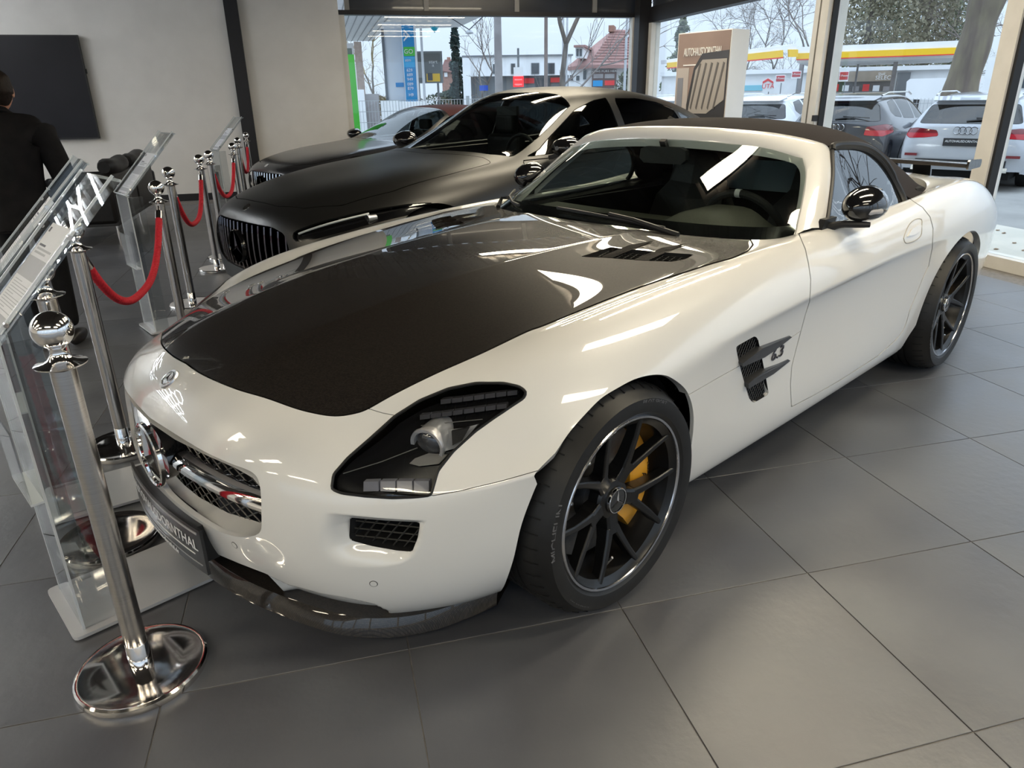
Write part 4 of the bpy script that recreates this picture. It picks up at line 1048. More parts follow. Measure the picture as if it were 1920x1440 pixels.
# ---- rear wing on two struts
wing = MB(); span = np.linspace(-.72, .72, 15); prof = [(-.02, .0), (0, .012), (.06, .022), (.14, .016), (.20, .004), (.14, .004), (.06, .004)]
V = [(-3.36-x+.02*(y/.72)**2*-1, y, .965+z-.012*(y/.72)**2) for y in span for x, z in prof]; m_ = len(prof)
F = [(i*m_+k, i*m_+(k+1) % m_, (i+1)*m_+(k+1) % m_, (i+1)*m_+k) for i in range(len(span)-1) for k in range(m_)]+[tuple(range(m_)), tuple(range((len(span)-1)*m_, len(span)*m_))]
wg = fixn(wing.add(V, F).build('rear_wing', carbon, sls, True, 40))
for s_ in (1, -1):
    pp = rounded([(-3.32, .945), (-3.33, 1.0), (-3.56, .99), (-3.56, .945)], .025, 4)
    fixn(MB().prism([(x, z) for x, z in pp], s_*.72, s_*.732, lambda u, v, w: (u, w, v)).build('end_plate', carbon, wg))
    MB().bar((-3.5, s_*.45, .85), (-3.46, s_*.45, .97), .02, .10, (0, 1, 0)).build('wing_strut', black_gloss, wg)
# fins and frame on the bonnet vents
for s_ in (1, -1):
    for L, tip in (([(1126, 482.5), (1150, 470), (1163, 468), (1160, 478), (1136, 484)], (1227, 453)), ([(1190, 487), (1215, 476), (1232, 473), (1228, 482), (1204, 489)], (1288, 458))):
        A = pxpts(L, -.004); T = skin_at(*tip, .004)[0]; mir_ = np.array([1, s_, 1])
        top_ = [A[0]+np.array([0, 0, .004]), A[1]+np.array([-.01, 0, .016]), T+np.array([0, 0, .004]), A[2]+np.array([-.01, 0, .014])]
        V = [A[0], T, A[2], A[4], A[1]+np.array([-.03, 0, .018])]
        V = np.array([A[0]+[0, 0, .006], (A[0]+T)/2+[0, 0, .014], T, (A[3]+T)/2+[0, 0, .002], A[4]-[0, 0, .004], (A[0]+T)/2-[0, 0, .012]])*mir_
        fixn(MB().add(V, [(0, 1, 5), (1, 2, 5), (1, 2, 3), (0, 1, 3, 4), (2, 5, 3), (0, 5, 3, 4)]).build('hood_vent_fin', carbon, sls))
# ---- headlamps: black bowl under a clear lens cut from the same skin
lens_m = bpy.data.materials.new('lamp_lens'); lens_m.use_nodes = True; lens_m.node_tree.nodes.clear(); glass_like(lens_m, (.86, .88, .9), .05); MATS['lamp_lens'] = lens_m
bowl_m = mat('lamp_black', (.008, .008, .009), .22)
led_m = mat('led_clear', (.22, .22, .25), .15, coat=1.0)
led_d = mat('led_smoke', (.06, .06, .07), .2, coat=1.0)
def lamp_parts(s_):
    mir_ = np.array([1, s_, 1])
    L = (lampskin if s_ == 1 else lampskin.mirror())
    S = L.copy(); S.V = S.V-.002*S.N
    lamp = S.rim(.01).obj('headlamp', lens_m, sls)
    bw = L.copy(); bw.V = bw.V-.035*bw.N; bw = bw.rim(-.03)
    bw.obj('lamp_bowl', bowl_m, lamp)
    def P(px_, py_, dep): return np.array((lambda h: h[0]-dep*h[1])(skin_at(px_, py_)))*mir_
    # rubber edge
    E_ = [tuple(P(x, y, .001)) for x, y in PX_LAMP]
    MB().tube(E_, .0035, 6, closed=True).build('lamp_seal', black_plastic, lamp, True)
    # LED strips: rows of small blocks
    def row(a, b, n, w, h_, dep, M, nm):
        # a,b px ends ; w share ; each led a small bevelled block
        mb_all = []
        for i in range(n):
            t0, t1 = (i+.06)/n, (i+.94)/n
            q0 = np.array(a)+(np.array(b)-np.array(a))*t0; q1 = np.array(a)+(np.array(b)-np.array(a))*t1
            bow = lambda t: -6*math.sin(math.pi*t)*0
            A = [P(q0[0], q0[1]-h_/2, dep), P(q1[0], q1[1]-h_/2, dep), P(q1[0], q1[1]+h_/2, dep), P(q0[0], q0[1]+h_/2, dep)]
            c = np.mean(A, 0); B_ = [p_+(np.array([-.012, -.006*s_, 0])) for p_ in A]
            fixn(MB().add([tuple(p_) for p_ in A+B_], [(0, 1, 2, 3), (0, 4, 5, 1), (1, 5, 6, 2), (2, 6, 7, 3), (3, 7, 4, 0), (4, 7, 6, 5)]).build(nm, M, lamp))
    row((822, 746), (972, 730), 7, 1, 9, .016, led_d, 'led')
    row((782, 775), (952, 756), 8, 1, 9, .018, led_d, 'led')
    row((676, 911), (805, 911), 4, 1, 21, .016, led_m, 'daytime_led')
    # projector
    c = P(803, 824, .030); ax = np.array([.92, .33*s_, -.10]); ax /= np.linalg.norm(ax); u = np.cross(ax, (0, 0, 1)); u /= np.linalg.norm(u); v = np.cross(u, ax)
    n = 32
    def ringp(r, w): return [tuple(c+ax*w+r*(math.cos(2*math.pi*k/n)*u+math.sin(2*math.pi*k/n)*v)) for k in range(n)]
    def rev(prof): 
        V = [p_ for r, w in prof for p_ in ringp(r, w)]
        return MB().add(V, [(i*n+k, i*n+(k+1) % n, (i+1)*n+(k+1) % n, (i+1)*n+k) for i in range(len(prof)-1) for k in range(n)])
    pj_ = fixn(rev([(.040, -.07), (.042, .0), (.046, .010), (.0445, .016), (.036, .014), (.034, .002)]).build('projector', mat('projector_silver', (.50, .50, .52), .3, .5), lamp, True, 40))
    rev([(.034, .002), (.030, .008), (.020, .013), (.009, .015), (.0005, .0155)]).build('projector_lens', mat('lens_dark', (.05, .05, .055), .03, coat=1.0, spec=1.0), pj_, True)
    # silver blade behind the projector
    Bq = [P(822, 802, .022), P(868, 799, .016), P(896, 793, .010), P(858, 838, .010), P(828, 844, .022)]
    Bk = [p_+np.array([-.01, -.006*s_, -.004]) for p_ in Bq]
    fixn(MB().add([tuple(p_) for p_ in Bq+Bk], [(0, 1, 2, 3, 4), (5, 9, 8, 7, 6)]+[(i, (i+1) % 5, 5+(i+1) % 5, 5+i) for i in range(5)]).build('projector_blade', MATS['projector_silver'], lamp))
    Bq = [P(846, 807, .008), P(880, 801, .005), P(866, 825, .005), P(848, 834, .008)]
    Bk = [p_+np.array([-.006, -.004*s_, 0]) for p_ in Bq]
    fixn(MB().add([tuple(p_) for p_ in Bq+Bk], [(0, 1, 2, 3), (4, 7, 6, 5)]+[(i, (i+1) % 4, 4+(i+1) % 4, 4+i) for i in range(4)]).build('blade_cover', black_plastic, lamp))
    Bq = [P(765, 866, .02), P(775, 855, .026), P(800, 845, .030), P(838, 850, .020), P(822, 868, .016), P(785, 872, .018)]
    Bk = [p_+np.array([-.008, -.005*s_, -.004]) for p_ in Bq]
    fixn(MB().add([tuple(p_) for p_ in Bq+Bk], [tuple(range(6)), tuple(range(6, 12))[::-1]]+[(i, (i+1) % 6, 6+(i+1) % 6, 6+i) for i in range(6)]).build('projector_shelf', mat('grey_shelf', (.22, .21, .20), .4), lamp))
    # divider wires
    for a, b in (((640, 884), (780, 835)), ((785, 790), (905, 781))):
        MB().tube([tuple(P(*(np.array(a)+(np.array(b)-np.array(a))*t), .02)) for t in (0, .5, 1)], .0012, 5).build('bowl_ridge', mat('ridge_grey', (.14, .13, .12), .4), lamp, True)
lamp_parts(1); lamp_parts(-1)

# ---- wheels. Wheel frame: axle along +y (outer side), origin at the hub centre plane of the outer face
rim_m = mat('rim_satin_black', (.004, .004, .0045), .34, coat=.2, coat_rough=.2, spec=.4)
lip_m = mat('rim_lip', (.55, .55, .58), .18, 1.0)
disc_m = noise_mat('brake_disc', (.10, .10, .10), (.14, .135, .13), 60, .45, metal=.7)
gold = mat('caliper_gold', (.80, .38, .035), .32, .2, coat=.8)
tyre_txt = mat('tyre_lettering', (.10, .10, .105), .5)
def arc_text(s, r, a0, size, M, name, parent, y, ext=.0012, sx=1.0, flip=1):
    """letters standing on a circle in the wheel plane, reading clockwise from angle a0 (seen from outside)"""
    V = []; F = []; a = a0
    for ch in s:
        if ch == ' ': a -= size*.35/r; continue
        c = bpy.data.curves.new('t', 'FONT'); c.body = ch; c.size = size; c.extrude = ext; c.resolution_u = 2
        o = bpy.data.objects.new('t', c); COL.objects.link(o); dg = bpy.context.evaluated_depsgraph_get(); me = bpy.data.meshes.new_from_object(o.evaluated_get(dg))
        bpy.data.objects.remove(o); bpy.data.curves.remove(c)
        xs_ = [v.co.x for v in me.vertices]; x0, x1 = min(xs_), max(xs_); wch = (x1-x0)*sx; b = len(V); ac = a-wch/2/r
        for v in me.vertices:
            u = (v.co.x-x0)*sx-wch/2; rr = r+v.co.y; t = ac-u/r
            V.append((-rr*math.cos(t), y+v.co.z, rr*math.sin(t)))
        F += [tuple(b+i for i in p_.vertices) for p_ in me.polygons]; bpy.data.meshes.remove(me); a -= (wch+size*.10)/r
    o = mk(name, V, F, M, parent, False); return o
def build_wheel(R, RR, W, name):
    """R tyre radius, RR radius of the silver lip, W tyre width; y=0 is the lip plane, tyre bulges to +y"""
    wh = empty(name, (0, 0, 0)); wh.parent = sls
    yb = .012
    prof = [(RR-.012, -.002), (RR+.004, .004), (RR+.012, yb), (RR+.03, yb+.004), ((R+RR)/2+.01, yb+.003), (R-.022, yb-.012), (R-.010, -.02), (R-.003, -.035), (R, -.06)]
    prof += [(R, -W+.06), (R-.003, -W+.035), (R-.015, -W+.01), ((R+RR)/2, -W), (RR, -W+.02), (RR-.02, -W+.03)]
    # tread grooves as steps in the profile
    pr = []
    for r, h in prof:
        pr.append((r, h))
        if abs(h+.06) < 1e-6:
            for k in range(1, 5):
                y = -.06-(W-.12)*k/5; pr += [(R, y+.005), (R-.007, y+.004), (R-.007, y-.004), (R, y-.005)]
    t_ = MB().lathe([(r, h) for r, h in pr], 96, (0, 0, 0), 'y', False); fixn(t_.build('tyre', rubber, wh, True, 30))
    # sipes on the shoulder: thin dark cuts
    sp_ = MB()
    for k in range(48):
        a = 2*math.pi*k/48; d = np.array([math.cos(a), 0, math.sin(a)]); tg = np.array([-math.sin(a), 0, math.cos(a)])
        c0 = d*(R-.0105)+np.array([0, -.014, 0]); c1 = d*(R+.0004)+np.array([0, -.055, 0]); mid = d*(R-.0026)+np.array([0, -.033, 0])
        sp_.bar(c0, mid, .003, .0022, d); sp_.bar(mid, c1, .003, .0022, d)
    tag(sp_.build('tread_sipes', matte_black, wh), kind='stuff')
    arc_text('MICHELIN', (R+RR)/2-.012, math.radians(186), .034, tyre_txt, 'tyre_brand', wh, yb+.0025, .001, 1.05)
    arc_text('PILOT SPORT', (R+RR)/2-.004, math.radians(82), .017, tyre_txt, 'tyre_model', wh, yb+.0025, .001, 1.1)
    arc_text('265/35 R19 98Y', (R+RR)/2-.008, math.radians(238), .014, tyre_txt, 'tyre_size', wh, yb+.0025, .001, 1.1)
    # rim: barrel and lip
    fixn(MB().lathe([(RR-.001, -.001), (RR+.003, .004), (RR, .0075), (RR-.006, .0065), (RR-.0075, .002)], 96, (0, 0, 0), 'y', False).build('rim_lip', lip_m, wh, True, 35))
    fixn(MB().lathe([(RR-.0075, .003), (RR-.014, -.004), (RR-.026, -.012), (RR-.032, -.04), (RR-.045, -.07), (RR-.045, -W+.07), (RR-.03, -W+.04), (RR-.01, -W+.03)], 72, (0, 0, 0), 'y', False).build('rim_barrel', rim_m, wh, True, 35))
    # five forked spokes
    ro = RR-.010
    def spoke():
        mb = MB()
        pts = []       # (r, tangential centre, half width, face depth, thickness)
        def seg(L):
            V = []
            for r, tx, hw, y, th in L:
                for sx_, sy_ in ((-1, 0), (-.62, 1), (.62, 1), (1, 0), (1, -1), (-1, -1)):
                    yy = y+.004*(sy_ == 1) if sy_ >= 0 else y-th
                    V.append((tx+sx_*hw, yy, r))
            m_ = 6; F = [(i*m_+k, i*m_+(k+1) % m_, (i+1)*m_+(k+1) % m_, (i+1)*m_+k) for i in range(len(L)-1) for k in range(m_)]+[tuple(range(m_)), tuple(range((len(L)-1)*m_, len(L)*m_))]
            mb.add(V, F)
        k = RR/.252
        seg([(.040*k, 0, .026, -.040, .05), (.075*k, 0, .023, -.036, .045), (.108*k, 0, .026, -.030, .04)])
        for s_ in (1, -1):
            seg([(.088*k, s_*.010, .015, -.034, .04), (.120*k, s_*.024*k, .0135, -.027, .035), (.175*k, s_*.052*k, .0115, -.016, .03), (ro-.012, s_*.086*k, .010, -.006, .028)])
        return mb
    sm = spoke(); me0 = None
    for k in range(5):
        if me0 is None:
            o = fixn(sm.build('spoke', rim_m, wh)); me0 = o.data
            bm = bmesh.new(); bm.from_mesh(me0); bmesh.ops.bevel(bm, geom=[e for e in bm.edges if e.is_manifold and e.calc_face_angle(0) > .6], offset=.0012, segments=1, affect='EDGES'); bm.to_mesh(me0); bm.free()
        else: o = link('spoke', me0, wh)
        o.rotation_euler = (0, math.radians(72*k+36), 0)
    hub = fixn(MB().lathe([(.060, -.08), (.062, -.045), (.056, -.036), (.040, -.033), (.038, -.028), (.001, -.027)], 40, (0, 0, 0), 'y', False).build('hub', rim_m, wh, True, 35))
    n = 36
    cap = fixn(MB().lathe([(.0375, -.030), (.0375, -.022), (.0365, -.020), (.034, -.020)], 40, (0, 0, 0), 'y', False).build('hub_cap_ring', chrome, wh, True, 35))
    MB().lathe([(.035, -.022), (.0005, -.0205)], 36, (0, 0, 0), 'y').build('hub_cap', black_gloss, wh, True)
    star3(.033, .004, lambda u, v, w: (-u, -.0215+w*1.2, v)).build('hub_star', chrome, wh)
    for k in range(5):
        a = math.radians(72*k+48); r = .056
        fixn(MB().lathe([(.011, -.06), (.011, -.048), (.009, -.046), (.0005, -.046)], 12, (r*math.sin(a)*1.05, 0, r*math.cos(a)*1.05), 'y').build('wheel_bolt', mat('bolt_black', (.015, .015, .016), .3, .5), wh, True, 35))
    # disc, caliper
    d_ = fixn(MB().lathe([(.085, -.105), (.195, -.105), (.195, -.135), (.085, -.135)], 64, (0, 0, 0), 'y', False).build('brake_disc', disc_m, wh, True, 30))
    fixn(MB().lathe([(.05, -.075), (.075, -.08), (.088, -.104), (.088, -.12)], 48, (0, 0, 0), 'y', False).build('disc_bell', mat('bell_grey', (.04, .04, .042), .4, .6), d_, True, 30))
    bl = mat('disc_bolt', (.55, .55, .56), .3, .9)
    for k in range(10):
        a = math.radians(36*k); fixn(MB().lathe([(.006, -.105), (.006, -.098), (.0035, -.095), (.0004, -.094)], 8, (.102*math.cos(a), 0, .102*math.sin(a)), 'y').build('disc_bolt', bl, d_, True, 30))
    cm_ = MB(); A = np.radians(np.linspace(-52, 38, 16)); V = []
    for i, a in enumerate(A):
        e = math.sin(math.pi*i/15)**.5 if 0 < i < 15 else .25
        for r, y in ((.125, -.075-.010*(1-e)), (.150, -.062-.010*(1-e)), (.196, -.062-.012*(1-e)), (.214, -.085), (.214, -.14), (.125, -.14)):
            V.append((-r*math.cos(a), y, r*math.sin(a)))
    m_ = 6; cm_.add(V, [(i*m_+k, i*m_+(k+1) % m_, (i+1)*m_+(k+1) % m_, (i+1)*m_+k) for i in range(15) for k in range(m_)]+[tuple(range(m_)), tuple(range(15*m_, 16*m_))])
    ca = fixn(cm_.build('brake_caliper', gold, wh, True, 40))
    arc_text('AMG', .165, math.radians(2), .03, black_plastic, 'caliper_lettering', ca, -.0615, .0008)
    arc_text('CARBON CERAMIC', .190, math.radians(10), .010, black_plastic, 'caliper_lettering', ca, -.0615, .0008)
    # valve and rim lettering
    va = math.radians(-97)
    c0 = np.array([-(RR-.05)*math.cos(va), -.035, (RR-.05)*math.sin(va)]); c1 = c0*np.array([.86, 1, .86])+np.array([0, .02, 0])
    MB().tube([c0, (c0+c1)/2, c1], [.006, .0045, .0038], 8).build('valve', mat('valve_metal', (.6, .6, .6), .3, 1), wh, True, 40)
    arc_text('AMG', RR-.0165, math.radians(112), .0165, mat('rim_print', (.7, .7, .72), .4), 'rim_lettering', wh, -.002, .0006, 1.3)
    return wh
wf = build_wheel(.334, .252, .265, 'wheel'); wf.location = (0, .948, .334)
wr = build_wheel(.343, .264, .295, 'wheel'); wr.location = (-2.68, .958, .343); wr.rotation_euler = (0, math.radians(25), 0)
for w_ in (wf, wr):
    c = copy_tree(w_, sls); c.location = (w_.location.x, -w_.location.y, w_.location.z); c.rotation_euler = (0, 0, math.pi)
# ------------------------------------------------------------------ rope posts
post_chrome = mat('post_chrome', (.80, .78, .77), .09, 1.0)
post_brushed = noise_mat('post_brushed', (.50, .48, .47), (.58, .56, .55), 6, .24, metal=1.0, stretch=(1, 1, 60))
rope_m = noise_mat('red_rope', (.55, .012, .03), (.42, .008, .02), 90, .75, bump=.4)
def post_meshes():
    n = 40
    base = MB().lathe([(.0005, .030), (.05, .030), (.10, .026), (.145, .022), (.152, .024), (.157, .019), (.158, .006), (.155, .0)], n)
    pole = MB().lathe([(.026, .028), (.026, .84), (.001, .84)], 32)
    sleeve = MB().lathe([(.0275, .028), (.0275, .062), (.0268, .063), (.0268, .095), (.026, .096)], 32)
    plate = MB().lathe([(.027, .838), (.030, .842), (.051, .848), (.052, .851), (.032, .856), (.024, .862), (.017, .872), (.0155, .880), (.018, .888)], n)
    ball = [(.018, .886)]+[(.041*math.cos(a), .925+.041*math.sin(a)) for a in np.linspace(-1.05, math.pi/2-.02, 14)]
    return [('base', base, post_chrome), ('pole', pole, post_brushed), ('sleeve', sleeve, post_chrome), ('collar', plate, post_chrome), ('finial', MB().lathe(ball, n), post_chrome)]
PM = [(nm, mb, M) for nm, mb, M in post_meshes()]; PMe = None
POSTS = [(1.08, .245, 'chrome rope post standing by the white car number plate, base on the dark tiles'), (.955, -.455, 'chrome rope post between the two nearest acrylic stands'), (.69, -1.17, 'chrome rope post in front of the white car far headlamp'),
         (-.03, -2.38, 'chrome rope post just behind the acrylic stand that faces the black saloon'), (-.41, -3.26, 'chrome rope post between third acrylic stand and black saloon'), (-1.02, -4.28, 'chrome rope post beside the black saloon grille with straight red rope'),
         (-1.28, -4.72, 'chrome rope post just behind the black saloon grille'), (-1.95, -5.75, 'chrome rope post under the farthest acrylic stand'), (-2.5, -6.85, 'chrome rope post right of the farthest acrylic stand'), (-3.2, -8.15, 'farthest chrome rope post in front of the black wall column')]
for i, (x, y, lb) in enumerate(POSTS):
    e = empty('rope_post', (x, y, 0), 0, lb, 'rope post', 'chrome rope posts along the cars')
    if PMe is None:
        PMe = []
        for nm, mb, M in PM: o = mb.build(nm, M, e, True, 40); fixn(o); PMe.append((nm, o.data))
    else:
        for nm, me in PMe: link(nm, me, e)
def rope(a, b, sag, label, za=.80, zb=.80, ex=2.6):
    """twisted rope hung between two posts, with metal end fittings"""
    pa, pb_ = np.array([*POSTS[a][:2], za]), np.array([*POSTS[b][:2], zb]); d = pb_-pa; d[2] = 0; L = np.linalg.norm(d); d /= L
    pa = pa+d*.045; pb_ = pb_-d*.045
    e = empty('rope', tuple(pa), 0, label, 'rope', 'red barrier ropes'); o0 = pa.copy()
    n = 240; ts = np.linspace(0, 1, n); pts = []
    for t in ts:
        u = (t-.5)*2; h = abs(u)**ex
        p_ = pa+(pb_-pa)*t; p_[2] = za-sag*(1-h); pts.append(p_-o0)
    pts = np.array(pts); seg = np.r_[0, np.cumsum(np.linalg.norm(np.diff(pts, axis=0), axis=1))]; T = seg[-1]; m_ = int(T/.006)
    q = np.stack([np.interp(np.linspace(0, T, m_), seg, pts[:, k]) for k in range(3)], 1)
    V = []; F = []; prev = None; n2 = 18
    for i, p_ in enumerate(q):
        tg = q[min(i+1, m_-1)]-q[max(i-1, 0)]; tg /= np.linalg.norm(tg)
        r0 = np.cross(tg, (0, 0, 1)) if prev is None else prev-tg*(prev@tg)
        if np.linalg.norm(r0) < 1e-3: r0 = np.cross(tg, (1, 0, 0))
        r0 /= np.linalg.norm(r0); prev = r0; s0 = np.cross(tg, r0); tw = i*.006*2*math.pi/.07
        for k in range(n2):
            a_ = 2*math.pi*k/n2; r = .0165*(1+.20*abs(math.cos(1.5*(a_-tw)))-.1); V.append(p_+r*(math.cos(a_)*r0+math.sin(a_)*s0))
    F = [(i*n2+k, i*n2+(k+1) % n2, (i+1)*n2+(k+1) % n2, (i+1)*n2+k) for i in range(m_-1) for k in range(n2)]
    mk('cord', V, F, rope_m, e, True)
    for end, i0, i1 in ((0, 0, 8), (m_-1, m_-1, m_-9)):
        MB().tube([tuple(q[i0]), tuple(q[i1])], .0185, 14).build('end_cap', post_chrome, e, True, 40)
        up = np.array([0, 0, .055])*1.0; dr = (pa-pb_)/np.linalg.norm(pa-pb_)*(1 if end == 0 else -1)
        MB().tube([tuple(q[i0]), tuple(q[i0]+np.array([0, 0, .012])+dr*.008), tuple(q[i0]+np.array([0, 0, .035])+dr*.018)], .005, 8).build('hook', post_chrome, e, True)
rope(0, 1, .62, 'red twisted rope hanging beside the foremost rope post, by the number plate', ex=7.0)
rope(2, 3, .30, 'red twisted rope hanging in a deep curve in front of the white car far headlamp', .80, .80)
rope(4, 5, .30, 'red twisted rope hanging behind the third acrylic stand, left of the black saloon')
rope(6, 7, .30, 'red twisted rope hanging below the farthest acrylic stand')
rope(8, 9, .30, 'farthest red twisted rope, in front of the black wall column')

# ------------------------------------------------------------------ acrylic information stands
acryl = bpy.data.materials.new('clear_acrylic'); acryl.use_nodes = True; acryl.node_tree.nodes.clear(); glass_like(acryl, (.90, .92, .93), .06); MATS['clear_acrylic'] = acryl
edge_m = bpy.data.materials.new('acrylic_edge'); edge_m.use_nodes = True; eb_ = edge_m.node_tree.nodes['Principled BSDF']; eb_.inputs['Base Color'].default_value = (.72, .76, .78, 1); eb_.inputs['Roughness'].default_value = .25; eb_.inputs['Alpha'].default_value = .55
MATS['acrylic_edge'] = edge_m
plate_grey = noise_mat('silver_base_plate', (.50, .51, .53), (.56, .57, .59), 4, .38, metal=.4)
paper = mat('paper_white', (.70, .71, .74), .7); ink = mat('paper_ink', (.12, .12, .14), .7); inkl = mat('paper_grey', (.42, .43, .46), .7)
def slab(mb, p0, ex, ey, ez): mb.obox(np.array(p0)+(np.array(ex)+np.array(ey)+np.array(ez))/2, np.array(ex)/2, np.array(ey)/2, np.array(ez)/2)
def stand(x, y, rz, label, proto=None):
    e = empty('info_stand', (x, y, 0), rz, label, 'sign stand', 'acrylic information stands')
    if proto is not None:
        for ch in proto.children: copy_tree(ch, e)
        return e
    # local: viewer side +x, width along y (0 .. .30), origin at the base corner nearest the viewer
    b = MB(); pp = rounded([(-.395, -.15), (0, -.15), (0, .15), (-.395, .15)], .02, 4); b.prism(pp, .006, .016); bo = b.build('base_plate', plate_grey, e)
    for fx, fy in ((-.02, .12), (-.02, -.12), (-.37, .12), (-.37, -.12)): MB().lathe([(.013, 0), (.013, .006)], 12, (fx, fy, 0)).build('foot', black_plastic, bo)
    t = .005
    def pane(nm, p0, ex, ey, ez, edges=True):
        mb = MB(); slab(mb, p0, ex, ey, ez); o = mb.build(nm, acryl, e)
    z1 = .845
    pane('column_front', (-.03, -.125, .016), (0, .25, 0), (-t, 0, 0), (0, 0, z1-.016))
    for s_ in (-1, 1): pane('column_side', (-.03, s_*.125-(t if s_ > 0 else 0), .016), (-.085, 0, 0), (0, t, 0), (0, 0, z1-.016))
    for s_ in (-1, 1):
        mb = MB(); mb.bar((-.032, s_*.124, .016), (-.032, s_*.124, z1), .006); mb.build('column_edge', edge_m, e)
    # leaflet pocket halfway up
    pane('pocket', (-.0, -.11, .42), (0, .22, 0), (-.004, 0, 0), (.0, 0, .20)); mb = MB(); slab(mb, (0, -.11, .415), (0, .22, 0), (-.03, 0, 0), (0, 0, .006)); mb.build('pocket_floor', edge_m, e)
    # tray that leans back from the viewer
    L0 = np.array([-.035, 0, z1]); up = np.array([-.33, 0, .345]); nl = np.array([.345, 0, .33]); nl /= np.linalg.norm(nl); w = .26
    pane('tray', L0+np.array([0, -w/2, 0]), up, (0, w, 0), nl*t)
    for s_ in (-1, 1):
        mb = MB(); slab(mb, L0+np.array([0, s_*w/2-(t if s_ > 0 else 0), 0]), up, (0, t, 0), nl*.02); mb.build('tray_side', acryl, e)
        mb = MB(); mb.bar(L0+np.array([0, s_*w/2, 0])+nl*.02, L0+np.array([0, s_*w/2, 0])+nl*.02+up, .006); mb.build('tray_edge', edge_m, e)
    mb = MB(); slab(mb, L0+np.array([0, -w/2, 0]), up*.012, (0, w, 0), nl*.02); mb.build('tray_lip', edge_m, e)
    mb = MB(); mb.bar(L0+np.array([0, -w/2, 0])+up, L0+np.array([0, w/2, 0])+up, .006); mb.build('tray_edge', edge_m, e)
    un = up/np.linalg.norm(up)
    for s_ in (-1, 1):
        for f in (.1, .62):
            c = L0+np.array([0, s_*(w/2+.004), 0])+up*f+nl*.018; MB().lathe([(.006, -.006), (.006, .006)], 10, tuple(c), 'y').build('tray_screw', post_chrome, e, True, 40)
    # printed sheet
    S0 = L0+un*.02+nl*(t+.001); sw_, sh_ = .21, .297
    sh = MB(); slab(sh, S0+np.array([0, -sw_/2, 0]), un*sh_, (0, sw_, 0), nl*.001); so = sh.build('sheet', paper, e)
    def mark(u0, u1, v0, v1, M, nm='print'):
        mb = MB(); slab(mb, S0+nl*.0012+np.array([0, -sw_/2+u0, 0])+un*(sh_-v1), un*(v1-v0), (0, u1-u0, 0), nl*.0003); mb.build(nm, M, so)
    mark(.012, .026, .012, .026, ink, 'print_logo'); mark(.17, .185, .02, .06, inkl)
    for k, (a, b_) in enumerate(((.02, .075), (.02, .15), (.02, .12))): mark(a, b_, .062+.011*k, .068+.011*k, ink if k == 0 else inkl)
    mark(.0, .21, .10, .158, inkl, 'print_block')
    for k in range(12): mark(.02, .185 if k % 5 else .09, .168+.0075*k, .170+.0075*k, inkl)
    mark(.0, .21, .262, .285, inkl, 'print_block')
    return e
st0 = stand(1.18, -.14, 0, 'clear acrylic information stand on silver plate in front of the number plate')
stand(1.055, -.84, -.16, 'clear acrylic stand between foremost stand and person in black', st0)
stand(.05, -2.87, -.05, 'clear acrylic stand behind the hanging red rope, in front of the black saloon', st0)
stand(-2.05, -6.55, -.1, 'farthest clear acrylic stand, next to the black wall column', st0)

# ------------------------------------------------------------------ television, lounge seat
tv = empty('television', room(9.33, .025, 1.565), RZ, 'large black flat television hanging on the grey wall', 'television')
scr = noise_mat('screen_black', (.010, .010, .014), (.013, .013, .018), 2, .3, spec=.25)
MB().box(-1.15, 1.15, -.055, -.012, -.655, .655).build('case', black_plastic, tv)
MB().box(-1.135, 1.135, -.057, -.0552, -.635, .64).build('screen', scr, tv)
MB().box(1.15, 1.165, -.04, -.02, .18, .24).build('side_hook', black_plastic, tv); MB().box(-.4, .4, -.012, .0, -.3, .3).build('wall_bracket', black_plastic, tv)
leather = noise_mat('black_leather', (.006, .0055, .0055), (.009, .008, .008), 30, .42, bump=.1, spec=.3)
q0 = np.array([-1.15, -7.0]); ang = math.atan2(EB[1], EB[0])
sf = empty('lounge_sofa', (q0[0]-.05, q0[1]-.15, 0), ang, 'black leather lounge sofa with rolled headrests and thin chrome legs', 'sofa')
def cushion(nm, x0, x1, y0, y1, z0, z1, r=.04):
    o = MB().box(x0, x1, y0, y1, z0, z1).build(nm, leather, sf, True)
    md = o.modifiers.new('b', 'BEVEL'); md.width = r; md.segments = 4; return o
for k in range(2): cushion('seat_cushion', -.95+.95*k, -.01+.95*k, -.75, .02, .26, .44)
for k in range(2): cushion('back_panel', -.95+.95*k, -.01+.95*k, .0, .16, .22, .70)
cushion('armrest', -1.08, -.96, -.75, .16, .22, .58); cushion('armrest', .95, 1.07, -.75, .16, .22, .58)
for k in range(2):
    mb = MB(); pts = [(-.88+.95*k+t_, .08, .75+.012*math.sin(9*t_+k)) for t_ in np.linspace(0, .80, 9)]; mb.tube(pts, [.06, .085, .09, .088, .09, .09, .087, .085, .06], 14); mb.build('headrest_roll', leather, sf, True, 60)
for x in (-1.0, -.05, 1.0):
    for y in (.12, -.7): MB().tube([(x, y, 0), (x, y, .24)], .011, 10).build('leg', chrome, sf, True, 40)
MB().box(-1.05, 1.05, -.74, .15, .20, .27).build('sofa_frame', black_plastic, sf)
